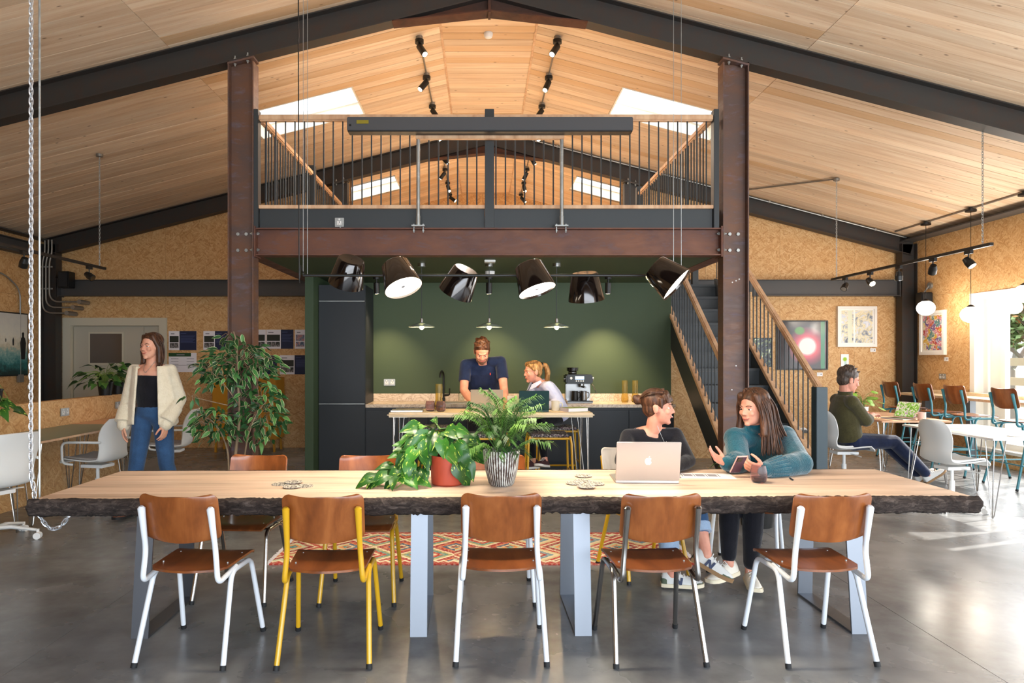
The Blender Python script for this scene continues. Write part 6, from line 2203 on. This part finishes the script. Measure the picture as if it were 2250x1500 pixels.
for q in 'RL':
    B.cap_(w.shR.lerp(w.shL, .3 if q == 'R' else .7), .07, getattr(w, 'sh' + q), .076)
    a, b, c = getattr(w, 'sh' + q), getattr(w, 'el' + q), getattr(w, 'wr' + q)
    B.cap_(a, .076, b, .066)
    B.tube([b, b.lerp(c, .30)], [.066, .066], 16)
remesh(B, 'olive_overshirt', OLIVEC, w.t, .008, 2)
B = MB().tube([w.nk + (w.w(0, -.02, -.07) - w.nk) * a_ for a_ in (-.05, .22, .42)], [.080, .074, .078], 20)
B.build('collar', OLIVEC, w.t)
w.trousers(DENIM_D, (.096, .076, .058), .92)
w.shoe('R', (.80, .0, .52), SHOEG, GUM, up=(-.5, 0, 1))
w.shoe('L', (.80, .15, .52), SHOEG, GUM, up=(-.5, 0, 1))
H = w.hair_cap(MB(), (.083, .100, .080), (0, -.030, .054))
rn = random.Random(6)
for k in range(46):
    a, e = rn.uniform(-2.6, 2.6), rn.uniform(.25, 1.4)
    d = V((math.sin(a) * math.cos(e), -math.cos(a) * math.cos(e) if abs(a) < 3.2 else 0, math.sin(e)))
    p = V((0, -.028, .052)) + V((d.x * .078, d.y * .094, d.z * .078))
    H.cap_(w.w(*p), .015, w.w(*(p + V((d.x * .012, .01 + d.y * .012, d.z * .022)))), .006, 7)
for q in (-1, 1):
    H.cap_(w.w(q * .070, .0, .05), .016, w.w(q * .074, .010, -.02), .008, 8)
remesh(H, 'hair', HAIR_GR, w.t, .007, 1)
# ------------------------------------------------------------------ things on the tables
def open_laptop(name, label, loc, rz, W, D, lid_m, base_m, ang, screen=None, logo=None):
    t = thing(name, label, 'laptop', loc, rz)
    MB().box(-W / 2, W / 2, -D / 2, D / 2, .001, .014).build('base', base_m, t, bevel=.004)
    MB().box(-W * .43, W * .43, -D * .05, D * .40, .0135, .0155).build('keyboard', BLACKM, t)
    MB().box(-W * .17, W * .17, -D * .45, -D * .10, .0135, .0146).build('trackpad', base_m, t)
    R = rotm('X', -ang)
    o = V((0, D / 2, .014))
    def lid(m_, name_, mat, par=t, **k):
        m_.v = [tuple(o + R @ V(p)) for p in m_.v]
        return m_.build(name_, mat, par, **k)
    lo = lid(MB().box(-W / 2, W / 2, -.004, .004, 0.002, D * .97), 'lid', lid_m, bevel=.0038, seg=3)
    lid(MB().box(-W * .47, W * .47, -.0048, -.0039, .012, D * .94), 'screen', screen or BLACKG, lo, smooth=False)
    if logo:
        lm = MB()
        lm.mi = 0
        c = (0, D * .5)
        out = [(0, .020), (.004, .0225), (.010, .0235), (.015, .021), (.0175, .017), (.0145, .0125), (.0135, .0065), (.0155, .0010), (.0190, -.0030), (.0165, -.0100), (.0125, -.0160), (.008, -.0195), (.004, -.0185), (0, -.0172), (-.004, -.0185), (-.008, -.0195), (-.0135, -.0150), (-.0180, -.0070), (-.0205, .0020), (-.0195, .0110), (-.0155, .0190), (-.010, .0232), (-.005, .0225)]
        lm.prism([(c[0] - x, .0042, c[1] - .004 + z) for x, z in out], (0, .0006, 0))
        lf = [(.0005, .024), (.0008, .029), (.004, .0335), (.0085, .0355), (.008, .031), (.005, .026)]
        lm.prism([(c[0] - x, .0042, c[1] - .004 + z) for x, z in lf], (0, .0006, 0))
        lid(lm, 'logo', WHITELOGO, lo, smooth=False)
    return t
TZ = .7405
open_laptop('laptop', 'open silver laptop with a white fruit logo, lid towards the camera', (.975, 4.14, TZ), math.radians(177.5), .372, .25, SILVER, SILVER, math.radians(13), None, True)
pp = thing('printed_sheet', 'white printed sheet lying between the laptop and the phone', 'paper', (1.37, 4.27, TZ), math.radians(-6))
MB().box(-.19, .19, -.105, .085, .0005, .0015).build('paper', PAPER, pp, smooth=False)
pm_ = MB()
for k in range(3):
    pm_.box(-.11 + k * .075, -.055 + k * .075, -.03, .05, .0015, .0019)
pm_.build('pictures', PGREY, pp, smooth=False)
pm_ = MB()
for k in range(4):
    pm_.box(-.122 + k * .075, -.117 + k * .075, -.04, .055, .0015, .0021)
pm_.build('bars', BLACKM, pp, smooth=False)
def tumbler(label, x, y, z, s, drink=False, group=None):
    t = thing('mulberry_tumbler', label, 'glass', (x, y, z), 0, group)
    pr = [(.001, 0), (.030, 0), (.040, .010), (.046, .035), (.045, .06), (.037, .095), (.0345, .095), (.0425, .06), (.0435, .035), (.038, .013), (.028, .006), (.001, .006)]
    MB().lathe([(a * s, b * s) for a, b in pr], 28).build('glass', PURPLE, t)
    if drink:
        MB().lathe([(.001, .007), (.028, .0075), (.0372, .0145), (.042, .034), (.001, .034)], 24).build('drink', LIQUID, t)
    return t
tumbler('mulberry tinted tumbler with dark drink beside the phone', 1.635, 4.04, TZ, 1.06, True)
pen = thing('pen', 'short dark pen lying by the teal sleeve', 'pen', (1.865, 4.12, TZ), math.radians(80))
MB().cyl((-.03, 0, .006), (.03, 0, .006), .005, None, 10).build('barrel', BLACKM, pen)
MB().cyl((.03, 0, .006), (.045, 0, .006), .0055, .003, 10).build('tip', CHROME, pen)
us = thing('memory_stick', 'tiny grey memory stick beside the silver laptop', 'memory stick', (1.195, 4.18, TZ), .1)
MB().box(-.012, .012, -.006, .006, .0005, .007).build('body', SILVER, us)
MB().box(.012, .022, -.005, .005, .001, .006).build('plug', CHROME, us)
def coaster(x, y, label, z=TZ):
    t = tag(MB().lathe([(.001, .0004), (.052, .0004), (.053, .002), (.052, .0038), (.001, .0038)], 28).build('coaster', CORK, None), label, 'coaster', 'speckled coasters on the oak table')
    t.location = (x, y, z)
for (px, py, lab) in ((617, 1064, 'leftmost speckled coaster in the left scatter'), (642, 1071, 'front speckled coaster in the left scatter'), (645, 1062, 'rear speckled coaster in the left scatter'), (668, 1068, 'right speckled coaster in the left scatter'), (1282, 1047, 'rear speckled coaster between the palm and the laptop'), (1281, 1057, 'middle speckled coaster between the palm and the laptop'), (1263, 1063, 'left speckled coaster between the palm and the laptop'), (1308, 1064, 'right speckled coaster nearest the silver laptop'), (1288, 1072, 'front speckled coaster between the palm and the laptop')):
    yy = .74 * 1500 / (py - 785)
    coaster((px - 1060) * yy / 1500, yy, lab, TZ + {617: 0, 642: .0041, 645: .0082, 668: 0, 1282: .0041, 1281: .0, 1263: .0041, 1308: .0041, 1288: .0082}[px])

# on the high table
HZ = .9205
t = thing('closed_laptop', 'closed silver laptop at the left end of the high table', 'laptop', (-.78, 7.10, HZ), math.radians(2))
MB().box(-.165, .165, -.115, .115, .001, .009).build('base', SILVER, t, bevel=.003)
MB().box(-.165, .165, -.115, .115, .0095, .016).build('lid', SILVER, t, bevel=.003)
tumbler('left mulberry tumbler of the pair in front of the carafe', -.545, 7.12, HZ, 1.12, False, 'tumblers on the high table')
tumbler('right mulberry tumbler of the pair in front of the carafe', -.43, 7.07, HZ, 1.12, False, 'tumblers on the high table')
amber_vase(-.462, 7.24, HZ, 'amber glass carafe on the high table behind the tumblers', 1.03)
open_laptop('laptop', 'open sand coloured laptop in front of the standing man', (.045, 7.19, HZ), math.radians(180), .335, .23, LAPBEIGE, LAPBEIGE, math.radians(16))
open_laptop('laptop', 'open dark green laptop in front of the blonde woman', (.53, 7.13, HZ), math.radians(180), .31, .215, LAPGREEN, LAPGREEN, math.radians(10))
mg = thing('mug', 'cream mug beside the dark green laptop', 'mug', (.765, 7.15, HZ))
MB().lathe([(.001, 0), (.036, 0), (.041, .005), (.043, .105), (.039, .105), (.037, .012), (.001, .01)], 24).build('body', M('cream_glaze', '#ddd6c2', .35), mg)
MB().tube(spline([(.04, 0, .085), (.068, 0, .08), (.07, 0, .04), (.04, 0, .022)], 5), .006, 8).build('handle', M('cream_glaze_handle', '#ddd6c2', .35), mg)
bk = thing('book', 'thick white book with a green cover at the right end of the high table', 'book', (.955, 7.10, HZ), math.radians(24))
MB().box(-.115, .115, -.08, .08, .003, .036).build('pages', PAPER, bk, smooth=False)
MB().box(-.118, .118, -.083, .083, .0363, .0395).box(-.118, .118, -.083, .083, .0, .0028).build('cover', M('book_cover_green', '#8a9a5a', .5), bk, smooth=False)
MB().box(-.12, -.118, -.083, .083, .0, .0395).build('spine', M('book_spine_lilac', '#b9b4c4', .5), bk, smooth=False)
nt = thing('kraft_notebook', 'upright tan notebook between the two open laptops', 'notebook', (.325, 7.30, HZ))
MB().box(-.06, .06, -.006, .006, 0, .15).build('cover', LAPBEIGE, nt, bevel=.002)

# on the right hand tables
SCR = M('screen_leaf_picture', '#7fa050', .3, emit='#8fb070', es=.22)
_t = NT(SCR)
_n = _t.noise(_t.coord(), 22, 3, .6, 1.5)
_k = _t.ramp(_n, [(.35, '#4c7a2a'), (.5, '#8fb84a'), (.56, '#dfe8c8'), (.62, '#b48aa8')])
_t.col(_k)
_t.put(_t.b.inputs['Emission Color'], _k)
open_laptop('laptop', 'open laptop with a leafy screen on the peach table', (4.98, 8.18, .7425), math.radians(-72), .31, .21, SILVER, SILVER, math.radians(24), SCR)
mg = thing('mug', 'pink mug on the peach table behind the white swivel chair', 'mug', (5.16, 8.02, .7425))
PINKG = M('pink_glaze', '#e3bfae', .35)
MB().lathe([(.001, 0), (.036, 0), (.043, .006), (.045, .095), (.041, .095), (.039, .012), (.001, .01)], 24).build('body', PINKG, mg)
MB().tube(spline([(-.042, 0, .08), (-.07, 0, .075), (-.072, 0, .035), (-.042, 0, .02)], 5), .006, 8).build('handle', PINKG, mg)
tag(link('plate', MB().lathe([(.001, 0), (.06, 0), (.07, .008), (.067, .009), (.058, .004), (.001, .003)], 24).mesh('plate', WHITEPL), None, (4.98, 6.38, .7425)), 'small white plate on the white laminate table', 'plate')

# ------------------------------------------------------------------ pictures and prints on the walls
def framed(name, label, x0, x1, z0, z1, frame_m, art_m, fw=.03, dep=.03, mount=None, mw=.0, y=YB, cat='picture', hold=True):
    t = thing(name, label, cat, ((x0 + x1) / 2, y, (z0 + z1) / 2))
    w, h = (x1 - x0) / 2, (z1 - z0) / 2
    if fw:
        MB().box(-w, w, -dep, 0, h - fw, h).box(-w, w, -dep, 0, -h, -h + fw).box(-w, -w + fw, -dep, 0, -h + fw, h - fw).box(w - fw, w, -dep, 0, -h + fw, h - fw).build('frame', frame_m, t, smooth=False)
    if mount:
        MB().box(-w + fw, w - fw, -dep * .6, 0, -h + fw, h - fw).build('mount', mount, t, smooth=False)
    e = fw + mw
    MB().box(-w + e, w - e, -dep * .6 - .002, -.002, -h + e, h - e).build('picture', art_m, t, smooth=False)
    return t
def wx(px):
    return (px - 1060) * YB / 1500
def wz(py):
    return EYE + (785 - py) * YB / 1500
# pink sun print
ART1 = M('art_pink_sun', '#2a1716', .12)
_t = NT(ART1)
_x, _y, _z = _t.sep(_t.coord())
_r = _t.math('SQRT', _t.math('ADD', _t.math('POWER', _t.math('ADD', _x, -.08), 2.0), _t.math('POWER', _t.math('ADD', _z, .02), 2.0)))
_k = _t.ramp(_r, [(0, '#eaddd2'), (.125, '#eaddd2'), (.138, '#e8a0a0'), (.165, '#d24a55'), (.24, '#8c2a3c'), (.33, '#2a1918'), (1, '#1c1413')])
_g = _t.math('SQRT', _t.math('ADD', _t.math('POWER', _t.math('MULTIPLY', _t.math('ADD', _x, .045), .8), 2.0), _t.math('POWER', _t.math('ADD', _z, -.235), 2.0)))
_k = _t.mix(_t.range(_g, .05, .075, .9, 0), _k, '#4f8f2c')
_k = _t.mix(_t.math('MULTIPLY', _t.math('GREATER_THAN', _x, .30), _t.math('LESS_THAN', _x, .365)), _k, '#2d7a50')
_t.col(_k)
framed('framed_print', 'black framed dark print of a glowing pink sun', wx(1706), wx(1817), wz(812), wz(704), BLACKM, ART1, .018, .04)
ART2 = M('art_watercolour', '#d8d4c4', .35)
_t = NT(ART2)
_x, _y, _z = _t.sep(_t.coord())
_n = _t.noise(_t.coord(), 9, 6, .7, 1.2)
_k = _t.ramp(_n, [(.32, '#4f5668'), (.42, '#a3aab4'), (.48, '#d9cfa8'), (.53, '#efe4c2'), (.58, '#b9c6dc'), (.64, '#eef0f4'), (.72, '#c98a78')])
_k = _t.mix(_t.math('LESS_THAN', _t.math('ABSOLUTE', _t.math('ADD', _x, .045)), .013), _k, '#f4f2ea')
_k = _t.mix(_t.math('MULTIPLY', _t.math('GREATER_THAN', _x, -.15), _t.math('LESS_THAN', _x, -.08)), _k, '#d8dcc2')
_t.col(_k)
framed('framed_watercolour', 'white framed pale watercolour in two panels', wx(1838), wx(1924), wz(762), wz(673), WHITEP, ART2, .045, .045, WHITEP, .022)
ART3 = M('art_green_flower', '#eef0ee', .6)
_t = NT(ART3)
_x, _y, _z = _t.sep(_t.coord())
_r = _t.math('SQRT', _t.math('ADD', _t.math('POWER', _x, 2.0), _t.math('POWER', _t.math('ADD', _z, -.045), 2.0)))
_k = _t.mix(_t.range(_r, .025, .042, 1, 0), '#f2f2f0', '#9cc832')
_k = _t.mix(_t.math('MULTIPLY', _t.math('LESS_THAN', _z, .01), _t.math('LESS_THAN', _t.math('ABSOLUTE', _t.math('ADD', _x, -.01)), .018)), _k, '#bcd9d4')
_t.col(_k)
framed('small_canvas', 'small white canvas with a green flower above the seated man', wx(1847), wx(1864), wz(812), wz(778), WHITEP, ART3, 0, .02)
ART4 = M('art_dark_foliage', '#22262b', .2)
_t = NT(ART4)
_n = _t.noise(_t.coord(), 14, 5, .7, 1)
_t.col(_t.ramp(_n, [(.42, '#1d2228'), (.52, '#4b5560'), (.58, '#8a9a4a'), (.66, '#dfe6d8')]))
framed('dark_print', 'small dark print seen between the stair balusters', wx(1655), wx(1695), wz(806), wz(742), BLACKM, ART4, .012, .02)
for (px, py, lab) in ((1801, 822, 'little white caption card under the pink sun print'), (1918, 769, 'little white caption card under the watercolour')):
    t = thing('caption_card', lab, 'card', (wx(px), YB, wz(py)))
    MB().box(-.045, .045, -.006, 0, -.03, .03).build('card', WHITEPL, t, smooth=False)
    MB().box(.012, .03, -.0068, -.006, -.012, .012).box(-.035, 0, -.0068, -.006, .004, .009).build('print', PGREY, t, smooth=False)
# picture on the right wall
ART5 = M('art_colour_splashes', '#c86a5a', .5)
_t = NT(ART5)
_c = _t.coord()
_v = _t.voro(_t.vadd(_c, _t.vmul(_t.noise(_c, 8, 3, .5, 0, 1), (.2, .2, .2))), 13, 'F1', 'Color')
_s = _t.sep(_v)[0]
_k = _t.ramp(_s, [(0, '#c2463a'), (.14, '#e0b23a'), (.3, '#7f9ab8'), (.42, '#d98a9a'), (.55, '#5f8f8a'), (.66, '#e8d9a0'), (.78, '#7a5a9a'), (.9, '#d86a4a')], 'CONSTANT')
_k = _t.mix(_t.range(_t.noise(_c, 40, 4), .52, .62), _k, '#efe6dc')
_t.col(_k)
def on_right(name, label, y0, y1, z0, z1, frame_m, art_m, fw, dep, cat='picture', mount=None, mw=0):
    t = framed(name, label, -(y1 - y0) / 2, (y1 - y0) / 2, z0, z1, frame_m, art_m, fw, dep, mount, mw, 0, cat)
    t.location = (XR, (y0 + y1) / 2, (z0 + z1) / 2)
    t.rotation_euler = (0, 0, PI / 2 * -1)
    return t
r_ = on_right('framed_painting', 'white framed painting of abstract colour splashes on the right wall', 10.29, 10.87, 1.52, 2.20, WHITEP, ART5, .045, .05, 'picture', WHITEP, .03)
t = thing('caption_card', 'little white caption card on the right wall under the colourful painting', 'card', (XR, 10.30, 1.455), -PI / 2)
MB().box(-.045, .045, -.006, 0, -.03, .03).build('card', WHITEPL, t, smooth=False)
MB().box(.012, .03, -.0068, -.006, -.012, .012).build('print', PGREY, t, smooth=False)
for o in bpy.data.objects:
    if o.name in ('framed_painting',) or (o.name.startswith('caption_card') and abs(o.location.x - XR) < .01):
        o.rotation_euler = (0, 0, PI / 2 * 3)
# painting of figures on the left wall
ART6 = M('art_figures_on_shore', '#c9c7be', .4)
_t = NT(ART6)
_x, _y, _z = _t.sep(_t.coord())
_n = _t.noise(_t.coord(), 12, 5, .7)
_zz = _t.math('ADD', _z, _t.math('MULTIPLY', _t.math('SUBTRACT', _n, .5), .5))
_k = _t.ramp(_t.math('ADD', _zz, .5), [(.08, '#12302f'), (.22, '#2f7474'), (.36, '#7fa39c'), (.46, '#c6bda4'), (.60, '#dad6c6'), (.9, '#c8c7c0')])
_t.col(_k)
lp = thing('figure_painting', 'unframed black edged painting of dark figures on a pale shore', 'picture', (XL, 10.0, 1.68), PI / 2)
MB().box(-.62, .62, -.04, 0, -.48, .48).build('edge', BLACKM, lp, smooth=False)
MB().box(-.60, .60, -.044, -.0401, -.46, .46).build('picture', ART6, lp, smooth=False)
rn = random.Random(2)
for (x, z, h) in ((-.28, .02, .17), (-.03, .05, .11), (-.14, .07, .07), (.5, -.02, .42), (.12, .06, .06), (.28, .04, .12)):
    m = MB()
    m.prism([(x - h * .1, -.0445, z - h * .5), (x - h * .16, -.0445, z + h * .1), (x - h * .10, -.0445, z + h * .28), (x - h * .05, -.0445, z + h * .32), (x - h * .06, -.0445, z + h * .46), (x, -.0445, z + h * .5), (x + h * .06, -.0445, z + h * .46), (x + h * .05, -.0445, z + h * .32), (x + h * .10, -.0445, z + h * .28), (x + h * .16, -.0445, z + h * .1), (x + h * .1, -.0445, z - h * .5)], (0, -.0012, 0))
    m.build('painted_figure', BLACKM, lp, smooth=False)
t = thing('caption_card', 'little white caption card on the left wall beside the figure painting', 'card', (XL, 10.72, 1.02), PI / 2)
MB().box(-.05, .05, -.006, 0, -.03, .03).build('card', WHITEPL, t, smooth=False)
MB().box(.012, .03, -.0068, -.006, -.012, .012).build('print', PGREY, t, smooth=False)

# posters pinned to the left end wall
PHOTO = M('poster_photo', '#4a4a48', .5)
_t = NT(PHOTO)
_t.col(_t.ramp(_t.noise(_t.coord(), 30, 4, .7, 1), [(.4, '#2b2c2a'), (.5, '#5a5552'), (.58, '#8f8a88'), (.68, '#c9c6c6')]))
PHOTO2 = M('poster_photo_red', '#a86a60', .5)
_t = NT(PHOTO2)
_t.col(_t.ramp(_t.noise(_t.coord(), 26, 4, .7, 1), [(.4, '#4a5a70'), (.5, '#8a9ab0'), (.55, '#c06a5a'), (.68, '#d9d2d0')]))
NAVTX = M('poster_navy_text', '#47507a', .6)
def poster(label, px0, px1, py0, py1, split, navy=True, photo=PHOTO, main=True):
    x0, x1, z0, z1 = wx(px0), wx(px1), wz(py1), wz(py0)
    t = thing('poster', label, 'poster', ((x0 + x1) / 2, YB, (z0 + z1) / 2), 0, 'posters on the left end wall')
    w, h = (x1 - x0) / 2, (z1 - z0) / 2
    MB().box(-w, w, -.005, 0, -h, h).build('sheet', PAPER, t, smooth=False)
    s_ = -w + 2 * w * split
    if navy:
        MB().box(s_, w, -.0062, -.005, -h, h).build('navy_half', NAVY, t, smooth=False)
        m = MB().box(s_ + .02, s_ + .11, -.007, -.0062, h - .045, h - .035)
        for k in range(7):
            m.box(s_ + .02, w - .02 - .02 * (k % 3), -.0068, -.0062, h - .085 - k * .018, h - .078 - k * .018)
        m.build('text_lines', NAVTX, t, smooth=False)
    if split > .12:
        a, b = -w + .015, s_ - .015
        if main:
            MB().box(a, b, -.0065, -.005, -h * .18, h * .48).build('main_photo', PDARK if photo is PHOTO else photo, t, smooth=False)
            n_ = max(1, round((b - a) / .075))
            for k in range(n_):
                q = (b - a) / n_
                MB().box(a + k * q + .002, a + (k + 1) * q - .002, -.0065, -.005, -h * .78, -h * .26).build('small_photo', photo, t, smooth=False)
            MB().box(a + .02, a + .02 + (b - a) * .4, -.0062, -.005, h * .66, h * .76).build('heading', PGREY, t, smooth=False)
    return t
poster('poster pinned highest at the far left, white panel beside wide navy panel', 371, 432, 727, 769, .39)
poster('poster partly hidden by the ficus, white panel with dark photo, left of the column', 447, 508, 727, 768, .42)
poster('white edged poster peeping out right of the column, upper row', 553, 584, 724, 766, 1, False)
poster('poster with grey photo and navy panel, upper row right of the column', 585, 645, 724, 766, .54)
poster('poster with a red and blue photo touching the green kitchen wall', 648, 690, 724, 766, .55, True, PHOTO2)
poster('poster with navy panel just right of the column, lower row', 550, 609, 780, 822, .55)
poster('poster with a large photo of machinery, lower row beside the green wall', 615, 680, 780, 822, .5)
t = poster('white planning poster with a dark green heading band', 371, 432, 775, 817, 1, False, PHOTO, False)
w, h = (wx(432) - wx(371)) / 2, (wz(775) - wz(817)) / 2
MB().box(-w, w - .09, -.0062, -.005, h - .06, h).build('heading_band', PGREEN, t, smooth=False)
m = MB().box(-w + .13, -w + .26, -.007, -.0062, h - .038, h - .024)
for k in range(4):
    m.box(-w + .04, -w + .16, -.0062, -.005, h - .10 - k * .045, h - .093 - k * .045).box(w - .16, w - .04, -.0062, -.005, h - .10 - k * .045, h - .093 - k * .045)
m.box(-w + .04, w - .05, -.0062, -.005, -h * .32, -h * .27)
m.build('text_lines', PGREY, t, smooth=False)
